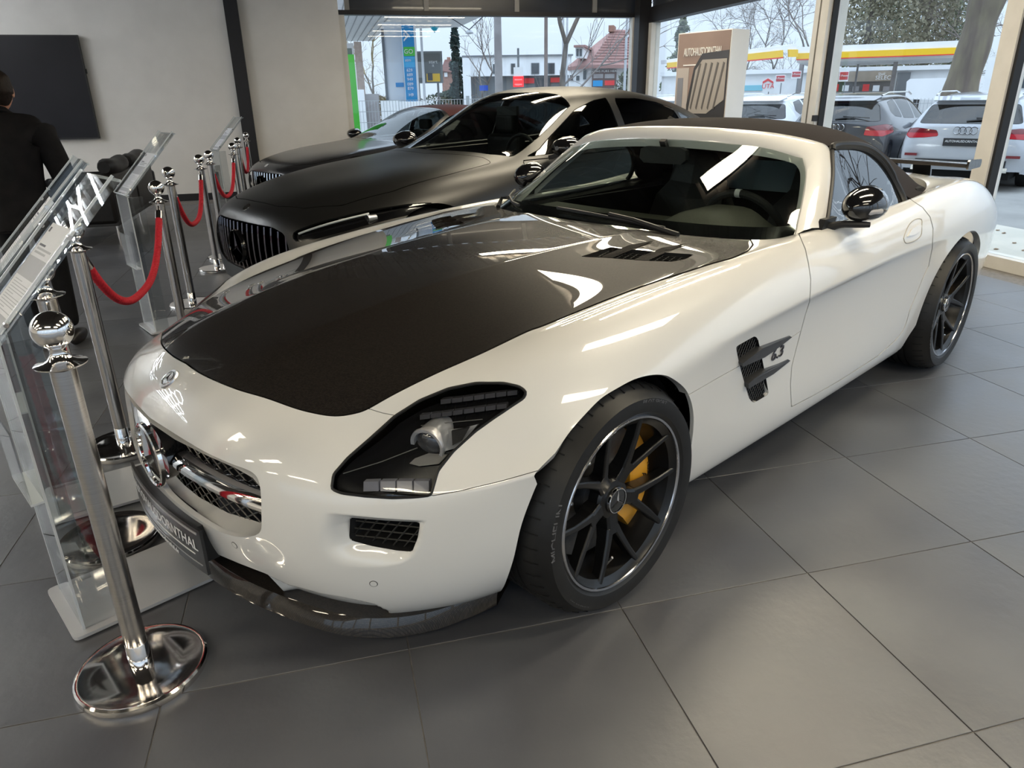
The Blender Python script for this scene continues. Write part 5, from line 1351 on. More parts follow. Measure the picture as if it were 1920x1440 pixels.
# ------------------------------------------------------------------ the person at the left edge, back turned
jacket = noise_mat('black_jacket', (.006, .006, .007), (.010, .009, .010), 14, .8, bump=.3, spec=.15)
trouser = noise_mat('black_trousers', (.007, .007, .008), (.010, .010, .011), 20, .8, spec=.15)
skin_m = noise_mat('skin', (.48, .23, .15), (.52, .27, .18), 30, .5)
hair_m = noise_mat('dark_hair', (.010, .006, .004), (.018, .011, .008), 60, .6, spec=.25, stretch=(1, 1, .2), bump=.6)
shoe_m = mat('dark_shoe', (.012, .010, .010), .4)
person = empty('person', (.525, -2.95, 0), math.radians(242), 'person in black jacket, trousers and dark shoes standing with back turned, beside the acrylic stands', 'person'); person.scale = (.9, .9, .9)
def skinned(name, verts, edges, M, parent, root=0, sub=2):
    me = bpy.data.meshes.new(name); me.from_pydata([v[:3] for v in verts], edges, []); o = bpy.data.objects.new(name, me); COL.objects.link(o)
    md = o.modifiers.new('skin', 'SKIN'); md.use_smooth_shade = True
    for i, v in enumerate(verts):
        sv = me.skin_vertices[0].data[i]; r = v[3] if isinstance(v[3], tuple) else (v[3], v[3]); sv.radius = r; sv.use_root = (i == root)
    s2 = o.modifiers.new('sub', 'SUBSURF'); s2.levels = sub; s2.render_levels = sub
    ev = o.evaluated_get(bpy.context.evaluated_depsgraph_get()); m2 = bpy.data.meshes.new_from_object(ev); bpy.data.objects.remove(o); bpy.data.meshes.remove(me)
    m2.materials.clear(); m2.materials.append(M); m2.polygons.foreach_set('use_smooth', [True]*len(m2.polygons))
    return link(name, m2, parent)
# local frame: +x is where the person faces, +y left. pose: head bent down a little, arms folded in front
B_ = [(0, 0, .93, (.15, .12)), (.0, 0, 1.08, (.155, .12)), (-.01, 0, 1.24, (.175, .13)), (.01, 0, 1.37, (.16, .11)), (.045, 0, 1.45, .062), (.075, 0, 1.515, .056),
      (0, .10, .86, .10), (.01, .105, .50, .068), (-.01, .11, .12, .045), (0, -.10, .86, .10), (.02, -.105, .50, .068), (.0, -.115, .12, .045),
      (.02, .17, 1.37, .075), (.02, .23, 1.20, .06), (.03, .255, 1.07, .052), (.16, .19, 1.02, .043), (.24, .10, 1.04, .036),
      (.02, -.17, 1.37, .075), (.02, -.23, 1.20, .06), (.03, -.255, 1.07, .052), (.16, -.19, 1.02, .043), (.24, -.10, 1.04, .036)]
E_ = [(0, 1), (1, 2), (2, 3), (3, 4), (4, 5), (0, 6), (6, 7), (7, 8), (0, 9), (9, 10), (10, 11), (3, 12), (12, 13), (13, 14), (14, 15), (15, 16), (3, 17), (17, 18), (18, 19), (19, 20), (20, 21)]
body_o = skinned('body', B_, E_, trouser, person)
# jacket: same chain, a little wider, only the trunk and sleeves
J_ = [(0, 0, .80, (.185, .15)), (0, 0, .95, (.18, .145)), (-.01, 0, 1.12, (.185, .145)), (-.015, 0, 1.27, (.205, .15)), (.01, 0, 1.39, (.185, .125)), (.035, 0, 1.455, .088), (.05, 0, 1.49, .083),
      (.02, .185, 1.38, .092), (.02, .245, 1.21, .080), (.03, .272, 1.07, .072), (.15, .205, 1.02, .060), (.21, .13, 1.035, .052),
      (.02, -.185, 1.38, .092), (.02, -.245, 1.21, .080), (.03, -.272, 1.07, .072), (.15, -.205, 1.02, .060), (.21, -.13, 1.035, .052)]
JE = [(0, 1), (1, 2), (2, 3), (3, 4), (4, 5), (5, 6), (4, 7), (7, 8), (8, 9), (9, 10), (10, 11), (4, 12), (12, 13), (13, 14), (14, 15), (15, 16)]
skinned('jacket', J_, JE, jacket, body_o, 1)
# head with face, ears and hair
def ell(c, r, n=24, m_=16, f=None):
    V = []; F = []
    for i in range(m_+1):
        th = math.pi*i/m_
        for k in range(n):
            ph = 2*math.pi*k/n; d = np.array([math.sin(th)*math.cos(ph), math.sin(th)*math.sin(ph), math.cos(th)]); p_ = d*r
            if f: p_ = f(d, p_)
            V.append(np.asarray(c)+p_)
    F = [(i*n+k, (i+1)*n+k, (i+1)*n+(k+1) % n, i*n+(k+1) % n) for i in range(m_) for k in range(n)]
    return V, F
hc = np.array([.105, 0, 1.60])
def headf(d, p_):
    p_ = p_.copy()
    if d[2] < -.1: p_[0] += .012*(-d[2]); p_[1] *= 1-.28*min(1, -d[2]*1.1)          # jaw
    if d[0] > .9 and abs(d[1]) < .18: p_[0] += .018*math.exp(-((d[2]+.12)/.14)**2)*(1-abs(d[1])/.18)   # nose
    if d[0] > .8 and abs(abs(d[1])-.33) < .14: p_[0] -= .006*math.exp(-((d[2]-.08)/.09)**2)            # eye sockets
    return p_
V, F = ell(hc, np.array([.098, .078, .118]), 32, 24, headf); hd = mk('head', V, F, skin_m, body_o, True)
for s_ in (1, -1):
    V, F = ell(hc+np.array([-.006, s_*.080, -.008]), np.array([.018, .008, .032]), 12, 10); mk('ear', V, F, skin_m, hd, True)
    V, F = ell(hc+np.array([.085, s_*.030, .008]), np.array([.012, .014, .009]), 12, 8); mk('eye', V, F, mat('eye_white', (.6, .58, .55), .2), hd, True)
V, F = ell(hc+np.array([.092, 0, -.062]), np.array([.010, .024, .006]), 12, 8); mk('lips', V, F, mat('lips', (.4, .14, .11), .5), hd, True)
def hairf(d, p_):
    cut = d[0] > .45 and d[2] < .45
    low = d[2] < -.35-.0*d[0]
    k = .9 if cut else (.93 if low else 1+.05*math.sin(9*d[1])*math.sin(7*d[2]))
    if d[0] > .0 and d[2] < -.05: k = .9
    return p_*k
V, F = ell(hc+np.array([-.008, 0, .012]), np.array([.107, .087, .120]), 36, 26, hairf); mk('hair', V, F, hair_m, hd, True)
# hands: palm and five fingers each, folded over one another in front
for s_ in (1, -1):
    w0 = np.array([.235, s_*.10, 1.04]); dirn = np.array([.10, -s_*.95, -.05]); dirn /= np.linalg.norm(dirn); sd = np.array([0, 0, 1.0]); nn_ = np.cross(dirn, sd)
    hv = [(*w0, .026), (*(w0+dirn*.05), (.034, .018)), (*(w0+dirn*.09), (.036, .016))]; he = [(0, 1), (1, 2)]
    for k, (off, ln) in enumerate(((.030, .070), (.010, .078), (-.010, .072), (-.030, .058))):
        b = w0+dirn*.085+sd*off; i = len(hv); p1 = b+dirn*ln*.45+nn_*s_*-.004; p2 = p1+dirn*ln*.3+nn_*.012; p3 = p2+dirn*ln*.25+nn_*.02
        hv += [(*b, .009), (*p1, .0085), (*p2, .008), (*p3, .007)]; he += [(2, i), (i, i+1), (i+1, i+2), (i+2, i+3)]
    i = len(hv); b = w0+dirn*.03+sd*.032; p1 = b+dirn*.03+sd*.022; p2 = p1+dirn*.028+sd*.008; hv += [(*b, .011), (*p1, .0095), (*p2, .008)]; he += [(1, i), (i, i+1), (i+1, i+2)]
    skinned('hand', hv, he, skin_m, body_o)
for s_ in (1, -1):
    V, F = ell((.055, s_*.112, .045), np.array([.145, .050, .052]), 24, 14, lambda d, p_: np.array([p_[0], p_[1]*(1-.25*max(0, -d[0])), max(p_[2]*(1-.35*max(0, d[0])), -.043)])); mk('shoe', V, F, shoe_m, body_o, True)
# ------------------------------------------------------------------ other cars, built from tables of stations
def table_skin(tab, level=3, crease=()):
    """half stations (x, y, z) -> full subdivided skin"""
    m_ = len(tab[0]); V = []; idx = {}
    for k, R in enumerate(tab):
        for j, p_ in enumerate(R): idx[(k, j, 1)] = len(V); V.append(np.array(p_, float))
    for k, R in enumerate(tab):
        for j, p_ in enumerate(R):
            if abs(p_[1]) < 1e-6: idx[(k, j, -1)] = idx[(k, j, 1)]
            else: idx[(k, j, -1)] = len(V); V.append(np.array(p_, float)*[1, -1, 1])
    F = []; cr = {}
    for s_ in (1, -1):
        for k in range(len(tab)-1):
            for j in range(m_-1):
                f = [idx[(k, j, s_)], idx[(k+1, j, s_)], idx[(k+1, j+1, s_)], idx[(k, j+1, s_)]]
                F.append(tuple(f) if s_ > 0 else tuple(f[::-1]))
        for j, w, ks in crease:
            for k in ks: cr[tuple(sorted((idx[(k, j, s_)], idx[(k+1, j, s_)])))] = w
    S = subdivided(V, F, level, cr)
    i = np.argmax(S.V[:, 2])
    if S.N[i][2] < 0: S.N = -S.N; S.F = [f[::-1] for f in S.F]
    return S
def xz(S): return S.V[:, [0, 2]]
def xy(S): return S.V[:, :2]
def cut_out(S, poly, proj, mask, gap=.006):
    d = np.where(mask(S.V), sdf(poly, proj(S)), 1.0); return S.split(d, gap)
def simple_wheel(parent, x, y, R, M_rim, W=.24, spokes=10):
    w_ = empty('wheel', (x, y, R)); w_.parent = parent; s_ = 1 if y > 0 else -1
    RR = R*.72; w_.rotation_euler = (0, 0, 0 if s_ > 0 else math.pi)
    fixn(MB().lathe([(RR, .0), (RR+.02, .012), (R-.02, .008), (R-.004, -.02), (R, -.05), (R, -W+.05), (R-.01, -W+.01), (RR, -W)], 48, (0, 0, 0), 'y', False).build('tyre', rubber, w_, True, 35))
    fixn(MB().lathe([(RR, .002), (RR-.012, .004), (RR-.03, -.03), (RR-.04, -.12), (.0005, -.125)], 48, (0, 0, 0), 'y', False).build('rim', M_rim, w_, True, 35))
    mb = MB()
    me0 = None
    for k in range(spokes):
        if me0 is None: o = MB().add([(-.022, -.03, .05), (.022, -.03, .05), (.014, -.004, RR-.01), (-.014, -.004, RR-.01), (-.022, -.06, .05), (.022, -.06, .05), (.014, -.03, RR-.01), (-.014, -.03, RR-.01)], [(0, 1, 2, 3), (7, 6, 5, 4), (0, 4, 5, 1), (1, 5, 6, 2), (2, 6, 7, 3), (3, 7, 4, 0)]).build('spoke', M_rim, w_); fixn(o); me0 = o.data
        else: o = link('spoke', me0, w_)
        o.rotation_euler = (0, 2*math.pi*k/spokes, 0)
    fixn(MB().lathe([(.06, -.06), (.06, -.025), (.0005, -.02)], 24, (0, 0, 0), 'y', False).build('hub', M_rim, w_, True, 35))
    return w_
dark_tint = bpy.data.materials.new('dark_car_glass'); dark_tint.use_nodes = True; dark_tint.node_tree.nodes.clear(); glass_like(dark_tint, (.10, .11, .115), .06); MATS['dark_car_glass'] = dark_tint
mid_tint = bpy.data.materials.new('grey_car_glass'); mid_tint.use_nodes = True; mid_tint.node_tree.nodes.clear(); glass_like(mid_tint, (.45, .50, .48), .07); MATS['grey_car_glass'] = mid_tint
SED = [
 [(-.03, 0, .20), (-.05, .3, .20), (-.1, .55, .20), (-.18, .72, .2), (-.28, .82, .2), (-.38, .88, .2), (-.48, .91, .2), (-.58, .92, .2)],
 [(0, 0, .42), (-.02, .3, .42), (-.07, .56, .42), (-.15, .74, .42), (-.26, .86, .42), (-.38, .92, .40), (-.5, .945, .33), (-.62, .94, .24)],
 [(-.01, 0, .62), (-.03, .3, .62), (-.09, .54, .61), (-.2, .72, .60), (-.33, .85, .58), (-.47, .92, .54), (-.6, .95, .42), (-.7, .94, .24)],
 [(-.07, 0, .725), (-.09, .3, .722), (-.17, .53, .71), (-.30, .70, .685), (-.45, .83, .655), (-.57, .92, .59), (-.68, .95, .45), (-.76, .94, .24)],
 [(-.28, 0, .795), (-.29, .3, .797), (-.36, .52, .785), (-.50, .70, .765), (-.63, .83, .72), (-.73, .92, .63), (-.82, .95, .46), (-.87, .94, .24)],
 [(-.62, 0, .86), (-.63, .3, .866), (-.66, .52, .858), (-.74, .72, .838), (-.82, .845, .78), (-.88, .93, .67), (-.92, .955, .48), (-.95, .94, .24)],
 [(-1.15, 0, .915), (-1.15, .3, .922), (-1.15, .52, .918), (-1.17, .73, .90), (-1.2, .86, .83), (-1.2, .94, .70), (-1.2, .955, .48), (-1.2, .93, .23)],
 [(-1.62, 0, .955), (-1.65, .3, .957), (-1.70, .55, .955), (-1.79, .75, .945), (-1.76, .865, .875), (-1.72, .94, .72), (-1.7, .945, .48), (-1.7, .93, .21)],
 [(-1.86, 0, 1.075), (-1.89, .3, 1.07), (-1.95, .545, 1.05), (-2.04, .715, 1.01), (-1.98, .86, .905), (-1.95, .938, .735), (-1.95, .942, .48), (-1.95, .93, .2)],
 [(-2.20, 0, 1.24), (-2.23, .3, 1.23), (-2.28, .525, 1.205), (-2.34, .685, 1.145), (-2.28, .853, .925), (-2.25, .936, .745), (-2.25, .94, .48), (-2.25, .93, .2)],
 [(-2.56, 0, 1.41), (-2.58, .3, 1.403), (-2.61, .51, 1.378), (-2.65, .652, 1.31), (-2.65, .847, .94), (-2.6, .935, .75), (-2.6, .935, .48), (-2.6, .93, .2)],
 [(-2.95, 0, 1.455), (-2.95, .3, 1.45), (-2.95, .51, 1.425), (-2.98, .650, 1.36), (-3.1, .845, .95), (-3.1, .94, .76), (-3.1, .935, .48), (-3.1, .93, .2)],
 [(-3.55, 0, 1.43), (-3.55, .3, 1.425), (-3.55, .50, 1.40), (-3.6, .635, 1.335), (-3.7, .85, .965), (-3.7, .95, .77), (-3.7, .945, .48), (-3.7, .93, .2)],
 [(-4.2, 0, 1.345), (-4.2, .28, 1.34), (-4.2, .465, 1.31), (-4.2, .605, 1.245), (-4.2, .85, .985), (-4.2, .96, .78), (-4.2, .95, .48), (-4.2, .92, .2)],
 [(-4.6, 0, 1.215), (-4.6, .28, 1.21), (-4.6, .45, 1.18), (-4.6, .6, 1.115), (-4.6, .83, .98), (-4.6, .94, .77), (-4.6, .93, .48), (-4.6, .9, .22)],
 [(-4.95, 0, 1.06), (-4.95, .3, 1.055), (-4.95, .5, 1.04), (-4.95, .65, 1.01), (-4.95, .78, .93), (-4.95, .88, .75), (-4.95, .88, .48), (-4.95, .85, .25)],
 [(-5.05, 0, .94), (-5.05, .3, .94), (-5.05, .5, .93), (-5.04, .62, .91), (-5.03, .73, .85), (-5.02, .8, .72), (-5.02, .8, .48), (-5.02, .78, .28)],
 [(-5.04, 0, .5), (-5.04, .3, .5), (-5.04, .45, .5), (-5.03, .55, .5), (-5.02, .6, .5), (-5.01, .65, .5), (-5.0, .7, .4), (-5.0, .72, .28)]]
SED_WS = [(-1.66, -.2), (-1.66, 0), (-1.69, .3), (-1.74, .58), (-1.82, .735), (-2.04, .690), (-2.34, .650), (-2.60, .605), (-2.64, .44), (-2.615, .2), (-2.60, 0), (-2.6, -.2)]
SED_W1 = [(-1.93, .952), (-2.08, .992), (-2.34, 1.12), (-2.62, 1.265), (-2.85, 1.325), (-3.03, 1.345), (-3.03, .985), (-2.5, .972)]
SED_W2 = [(-3.12, .985), (-3.12, 1.34), (-3.45, 1.335), (-3.75, 1.30), (-3.98, 1.245), (-3.98, 1.02), (-3.6, .995)]
SED_W3 = [(-4.03, 1.03), (-4.03, 1.225), (-4.2, 1.17), (-4.4, 1.075)]
def saloon(name, loc, rz, label, paint, scale=(1, 1, 1), glass=None, slat_m=None, roof_m=None, ws_glass=None):
    glass = glass or dark_tint; ws_glass = ws_glass or mid_tint
    car = empty(name, loc, rz, label, 'car')
    tab = [[tuple(np.array(p_)*np.array(scale)) for p_ in R] for R in SED]; sc = np.array(scale)
    S = table_skin(tab, 3, ((3, .25, range(5, 8)), (4, .2, range(6, 14))))
    P2 = lambda poly, a, b: [(u*sc[a], v*sc[b]) for u, v in poly]
    for xa in (-.95, -3.9):
        d = np.where(np.abs(S.V[:, 1]) > .55*sc[1], np.hypot(S.V[:, 0]-xa*sc[0], S.V[:, 2]-.345)-.385, 1.0); S = S.clip(-d)
    ws_, S = cut_out(S, P2([(x, abs(y)) for x, y in SED_WS[1:-1]], 0, 1)+P2([(x, -abs(y)) for x, y in SED_WS[-2:0:-1]], 0, 1), xy, lambda v: v[:, 2] > .93*sc[2], .004)
    ws_.obj('windscreen', ws_glass, car)
    for poly, nm in ((SED_W1, 'front_window'), (SED_W2, 'rear_window'), (SED_W3, 'quarter_window')):
        for s_ in (1, -1):
            g_, S = cut_out(S, P2(poly, 0, 2), xz, lambda v, s_=s_: s_*v[:, 1] > .4, .004); g_.obj(nm, glass, car)
    # bonnet and door gaps
    hd_poly = [(-.16, 0), (-.17, .3), (-.25, .50), (-.42, .65), (-.75, .74), (-1.2, .755), (-1.62, .74), (-1.66, .60), (-1.62, .3), (-1.58, 0)]
    hp = P2(hd_poly, 0, 1); hp = hp+[(x, -y) for x, y in hp[::-1]]
    hood_, S = cut_out(S, hp, xy, lambda v: v[:, 2] > .60, .006); hood_.rim(.012).obj('hood', paint, car)
    for (x0, x1) in ((-1.86, -3.07), (-3.08, -4.12)):
        dp = [(x0, .30), (x0, .93), (x0-.02, .93), (x1, .95), (x1, .62), (x1+(.22 if x1 < -4 else 0), .42), (x1+(.25 if x1 < -4 else 0), .30)]
        for s_ in (1, -1):
            dr_, S = cut_out(S, P2(dp, 0, 2), xz, lambda v, s_=s_: s_*v[:, 1] > .6, .007); dr_.rim(.012).obj('door', paint, car)
    # front openings: grille and lamps
    gp = [(0, .64), (.38, .635), (.50, .60), (.55, .50), (.46, .36), (.30, .32), (0, .315)]
    gp = gp+[(-y, z) for y, z in gp[-2:0:-1]]; gp = [(y*sc[1], z*sc[2]) for y, z in gp]
    gr, S = cut_out(S, rounded(gp, .03, 3), lambda S_: S_.V[:, 1:], lambda v: v[:, 0] > -.35, .0)
    back = gr.copy(); back.V = back.V+np.array([-.075, 0, 0]); back.obj('grille_backing', matte_black, car)
    sl = []
    for y in np.linspace(-.50, .50, 17):
        if abs(y) < .02 and False: continue
        zt = np.interp(abs(y), [0, .38, .5, .55], [.632, .627, .592, .5]); zb = np.interp(abs(y), [0, .3, .46, .55], [.322, .328, .365, .49])
        zs = np.linspace(zt, zb, 7); xs_ = [-.012-.10*(y/.55)**2-.012*((z-.47)/.16)**2 for z in zs]
        o = MB(); V = []; hw = .006
        for x, z in zip(xs_, zs): V += [(x*sc[0]-.0, y*sc[1]-hw, z*sc[2]), (x*sc[0]+.006, y*sc[1], z*sc[2]), (x*sc[0], y*sc[1]+hw, z*sc[2]), (x*sc[0]-.05, y*sc[1]+hw, z*sc[2]), (x*sc[0]-.05, y*sc[1]-hw, z*sc[2])]
        m_ = 5; F = [(i*m_+k, i*m_+(k+1) % m_, (i+1)*m_+(k+1) % m_, (i+1)*m_+k) for i in range(6) for k in range(m_)]+[tuple(range(m_)), tuple(range(30, 35))]
        fixn(o.add(V, F).build('grille_slat', slat_m or dark_chrome, car))
    fr_ = lambda u, v, w: (.012*1+w-.002, u, .475*sc[2]+v)
    fixn(MB().lathe([(.098, -.03), (.10, .0), (.104, .006), (.108, 0), (.108, -.03)], 40, (.012, 0, .475*sc[2]), 'x', False).build('star_ring', black_gloss, car, True, 40))
    MB().lathe([(.10, -.004), (.0005, -.004)], 36, (.012, 0, .475*sc[2]), 'x').build('star_disc', black_gloss, car)
    star3(.096, .010, fr_).build('star_emblem', dark_chrome, car)
    h_, n_, i_, L_ = BVHTree.FromPolygons([Vector(v) for v in S.V], S.F).ray_cast(Vector((-.10*sc[0], 0.001, 3)), Vector((0, 0, -1)))
    if h_ is not None:
        bn = np.array(n_); bn = bn if bn[2] > 0 else -bn; bc = np.array(h_)+bn*.003; bu = np.array([0, 1.0, 0]); bv = np.cross(bn, bu)
        n = 24; MB().add([tuple(bc+.03*(math.cos(2*math.pi*k/n)*bu+math.sin(2*math.pi*k/n)*bv)) for k in range(n)]+[tuple(bc-bn*.006+.031*(math.cos(2*math.pi*k/n)*bu+math.sin(2*math.pi*k/n)*bv)) for k in range(n)], [tuple(range(n))]+[(k, (k+1) % n, n+(k+1) % n, n+k) for k in range(n)]).build('nose_badge', chrome, car)
    lp = [(.55, .612), (.66, .672), (.79, .725), (.87, .742), (.905, .722), (.90, .685), (.80, .62), (.68, .575), (.57, .56)]
    for s_ in (1, -1):
        lq = [(s_*y*sc[1], z*sc[2]) for y, z in lp]
        lm, S = cut_out(S, rounded(lq, .02, 3), lambda S_: S_.V[:, 1:], lambda v, s_=s_: (v[:, 0] > -.95*sc[0]) & (s_*v[:, 1] > .5*sc[1]), .004)
        lo = lm.obj('headlamp', lens_m, car); bk = lm.copy(); bk.V = bk.V-bk.N*.03; bk.obj('lamp_bowl', black_gloss, lo)
        if len(lm.V):
            c = lm.V.mean(0)
            for (dx, dy, dz) in ((.10, -.10, -.02), (-.02, .02, .005)):
                MB().lathe([(.028, -.06), (.030, .0), (.026, .002), (.022, -.006)], 24, (c[0]+dx-.04, c[1]+s_*dy, c[2]+dz), 'x', False).build('projector', satin_silver, lo, True, 40)
                MB().lathe([(.024, -.01), (.012, .004), (.0005, .006)], 20, (c[0]+dx-.04, c[1]+s_*dy, c[2]+dz), 'x', False).build('projector_lens', MATS['lens_dark'], lo, True)
            V = [v for v in lm.V]; top_e = sorted([v for v in lm.V], key=lambda v: -v[2])[:1]
            dl = [(lq_[0], lq_[1]) for lq_ in lq[:3]]
            tr = BVHTree.FromPolygons([Vector(v) for v in lm.V], lm.F)
            pts = []
            for t in np.linspace(0, 1, 9):
                a = np.array(lq[0])*(1-t)+np.array(lq[2])*t+np.array([0, -.022]); h_, n_, i_, L_ = tr.ray_cast(Vector((1, a[0], a[1])), Vector((-1, 0, 0)))
                if h_ is not None: pts.append((h_.x-.012, h_.y, h_.z))
            if len(pts) > 2: MB().tube(pts, .007, 6).build('daytime_strip', mat('drl_clear', (.75, .78, .8), .2, coat=1), lo, True)
    roofo = None
    if roof_m is not None:
        rf, S = cut_out(S, [(-2.66*sc[0], -.9), (-2.66*sc[0], .9), (-4.7*sc[0], .9), (-4.7*sc[0], -.9)], xy, lambda v: v[:, 2] > 1.10*sc[2], .004); rf.obj('soft_roof', roof_m, car)
    S.rim(.015).obj('body_shell', paint, car)
    # inside and below
    mb = MB(); mb.box(-4.6*sc[0], -.6, -.62*sc[1], .62*sc[1], .16, .24); mb.build('underbody', matte_black, car)
    mb = MB(); mb.box(-4.4*sc[0], -1.75*sc[0], -.74*sc[1], .74*sc[1], .40, .84*sc[2]); mb.build('cabin_block', matte_black, car)
    xs_ = np.linspace(-1.75, -2.05, 5)*sc[0]; strip('dashboard', [[(x, y, (.90+.02*math.sin(3*i))*sc[2]) for y in np.linspace(-.7, .7, 12)*sc[1]] for i, x in enumerate(xs_)], trim_d, car)
    for y in (.37, -.37):
        for x in (-2.75, -3.6):
            o = MB().box(x-.12, x, y-.22, y+.22, .55*sc[2], 1.05*sc[2]).build('seat_back', seat_m, car); md = o.modifiers.new('b', 'BEVEL'); md.width = .05; md.segments = 3
            o = MB().box(x-.12, x-.03, y-.12, y+.12, 1.06*sc[2], 1.22*sc[2]).build('headrest', seat_m, car); md = o.modifiers.new('b', 'BEVEL'); md.width = .03; md.segments = 3
    MB().tube([(-2.28*sc[0]+.06*math.sin(a)*0, .37+.17*math.cos(a), (.93+.0)*sc[2]+.15*math.sin(a)) for a in np.linspace(0, 2*math.pi, 28)[:-1]], .014, 8, closed=True).build('steering_wheel', black_plastic, car, True)
    MB().box(-2.50*sc[0], -2.47*sc[0], -.12, .12, 1.22*sc[2], 1.29*sc[2]).build('inside_mirror', black_plastic, car)
    for xa in (-.95, -3.9):
        for s_ in (1, -1): simple_wheel(car, xa*sc[0], s_*.915*sc[1], .345, rim_m, .26)
    # mirrors
    for s_ in (1, -1):
        c = np.array([-2.12*sc[0], s_*1.0*sc[1], 1.015*sc[2]]); rings = []
        for x, ry, rz_ in ((.10, .02, .015), (.08, .07, .045), (.04, .105, .065), (0, .118, .075), (-.05, .12, .078), (-.06, .112, .07)):
            rings.append([tuple(c+np.array([x, ry*math.cos(a), rz_*math.sin(a)])) for a in np.linspace(0, 2*math.pi, 21)[:-1]])
        n = 20; V = [v for R in rings for v in R]; F = [(i*n+k, i*n+(k+1) % n, (i+1)*n+(k+1) % n, (i+1)*n+k) for i in range(5) for k in range(n)]+[tuple(range(n)), tuple(range(5*n, 6*n))]
        mo = fixn(mk('outside_mirror', V, F, black_gloss, car, True, None, 60))
        MB().bar(c+np.array([0, -s_*.05, -.05]), (c[0]+.02, s_*.86*sc[1], .94*sc[2]), .05, .03).build('mirror_arm', black_plastic, mo)
    return car
satin_black = noise_mat('satin_black_paint', (.0085, .0085, .0085), (.0095, .0095, .0095), 3, .36, spec=.7)
grey_paint = mat('dark_grey_paint', (.018, .018, .020), .30, coat=.6, coat_rough=.12)
saloon('black_saloon', (-.58, -2.72, 0), 0, 'satin black saloon with vertical slat grille and dark windows behind the white roadster', satin_black, (1, 1, 1))
saloon('grey_coupe', (-2.62, -6.62, 0), 0, 'dark grey coupe with chrome slat grille and dark red roof behind the black saloon', grey_paint, (.93, .98, .885), None, chrome, noise_mat('dark_red_cloth', (.045, .010, .013), (.055, .014, .016), 200, .85))
# ------------------------------------------------------------------ outside
GZ = -.12
asphalt = noise_mat('asphalt', (.25, .245, .235), (.31, .305, .29), 1.5, .85, coord='Object')
paver = noise_mat('pale_paving', (.50, .48, .42), (.58, .55, .48), 2.5, .8)
gmb = MB(); c0 = np.array([*(CORNER), 0])
def ground(name, pts, z, M, label):
    n = len(pts); V = [(p_[0], p_[1], z) for p_ in pts]+[(p_[0], p_[1], z-.3) for p_ in pts]
    o = MB().add(V, [tuple(range(n)), tuple(range(2*n-1, n-1, -1))]+[(i, n+i, n+(i+1) % n, (i+1) % n) for i in range(n)]).build(name, M); fixn(o); return tag(o, label, kind='structure')
ground('ground', [(-160, -160), (60, -160), (60, 60), (-160, 60)], GZ, asphalt, 'grey asphalt of the street and forecourts outside')
ground('pavement', [room(-.20, -3)[:2], room(-.20, 16)[:2], room(-2.1, 16)[:2], room(-2.1, -3)[:2]], GZ+.06, paver, 'pale paving strip along the window wall')
class Face:
    """upright plane through a point D metres away along a pixel's direction, turned by rot from facing us"""
    def __init__(s, px, D, rot=0.0, py=170):
        d = ray(px, py); h = d[:2]/np.linalg.norm(d[:2]); s.o = CAM[:2]+h*D; a = math.atan2(h[1], h[0])+math.radians(rot)
        s.n = np.array([math.cos(a), math.sin(a)]); s.r = np.array([s.n[1], -s.n[0]])
    def uv(s, px, py):
        d = ray(px, py); n3 = np.array([*s.n, 0]); t = ((np.array([*s.o, 0])-CAM)@n3)/(d@n3); q = CAM+t*d; return float((q[:2]-s.o)@s.r), float(q[2])
    def pt(s, u, z, w=0.0): q = s.o+s.r*u+s.n*w; return (q[0], q[1], z)
    def rect(s, x0, x1, y0, y1):
        xm, ym = (x0+x1)/2, (y0+y1)/2
        return s.uv(x0, ym)[0], s.uv(x1, ym)[0], s.uv(xm, y1)[1], s.uv(xm, y0)[1]
    def box(s, mb, u0, u1, z0, z1, w0, w1):
        c = np.array(s.pt((u0+u1)/2, (z0+z1)/2, (w0+w1)/2)); r3 = np.array([*s.r, 0]); n3 = np.array([*s.n, 0])
        return mb.obox(c, r3*(u1-u0)/2, n3*(w1-w0)/2, np.array([0, 0, (z1-z0)/2]))
    def part(s, nm, R, w0, w1, M, parent):
        o = s.box(MB(), *R, w0, w1).build(nm, M, parent); return fixn(o)
    def root(s, nm, u, label, cat, group=None, z=GZ):
        e = empty(nm, s.pt(u, z), 0, label, cat, group); return e
def under(parent, o):
    """keep the world place of a part under a root that is not at the origin"""
    o.matrix_parent_inverse = Matrix.Translation(Vector(parent.location)).inverted(); return o
class Thing:
    def __init__(s, face, nm, px, label, cat, group=None):
        s.f = face; u, _ = face.uv(px, 170); s.e = face.root(nm, u, label, cat, group)
    def add(s, nm, px, w0, w1, M, parent=None, ground=False):
        R = list(s.f.rect(*px)); 
        if ground: R[2] = GZ
        o = s.f.box(MB(), *R, w0, w1).build(nm, M); fixn(o)
        p_ = parent or s.e; o.parent = p_; under(s.e, o) if p_ is s.e else None
        if p_ is not s.e: o.matrix_parent_inverse = Matrix.Identity(4)
        return o
    def prism(s, nm, pts, w0, w1, M):
        P_ = [s.f.uv(*q) for q in pts]; n = len(P_); V = [s.f.pt(u, z, w0) for u, z in P_]+[s.f.pt(u, z, w1) for u, z in P_]
        o = MB().add(V, [tuple(range(n)), tuple(range(2*n-1, n-1, -1))]+[(i, n+i, n+(i+1) % n, (i+1) % n) for i in range(n)]).build(nm, M); fixn(o); o.parent = s.e; under(s.e, o); return o
    def text(s, nm, px, py, body, hpx, M, w=-.03, sx=1.0):
        u, z = s.f.uv(px, py); h = abs(s.f.uv(px, py-hpx/2)[1]-s.f.uv(px, py+hpx/2)[1])
        o = text_obj(nm, body, h*1.35, M, None, None, .005, 'CENTER', sx); o.matrix_world = frame(s.f.pt(u, z, w), (*s.f.r, 0), (0, 0, 1)); o.parent = s.e; under(s.e, o); return o
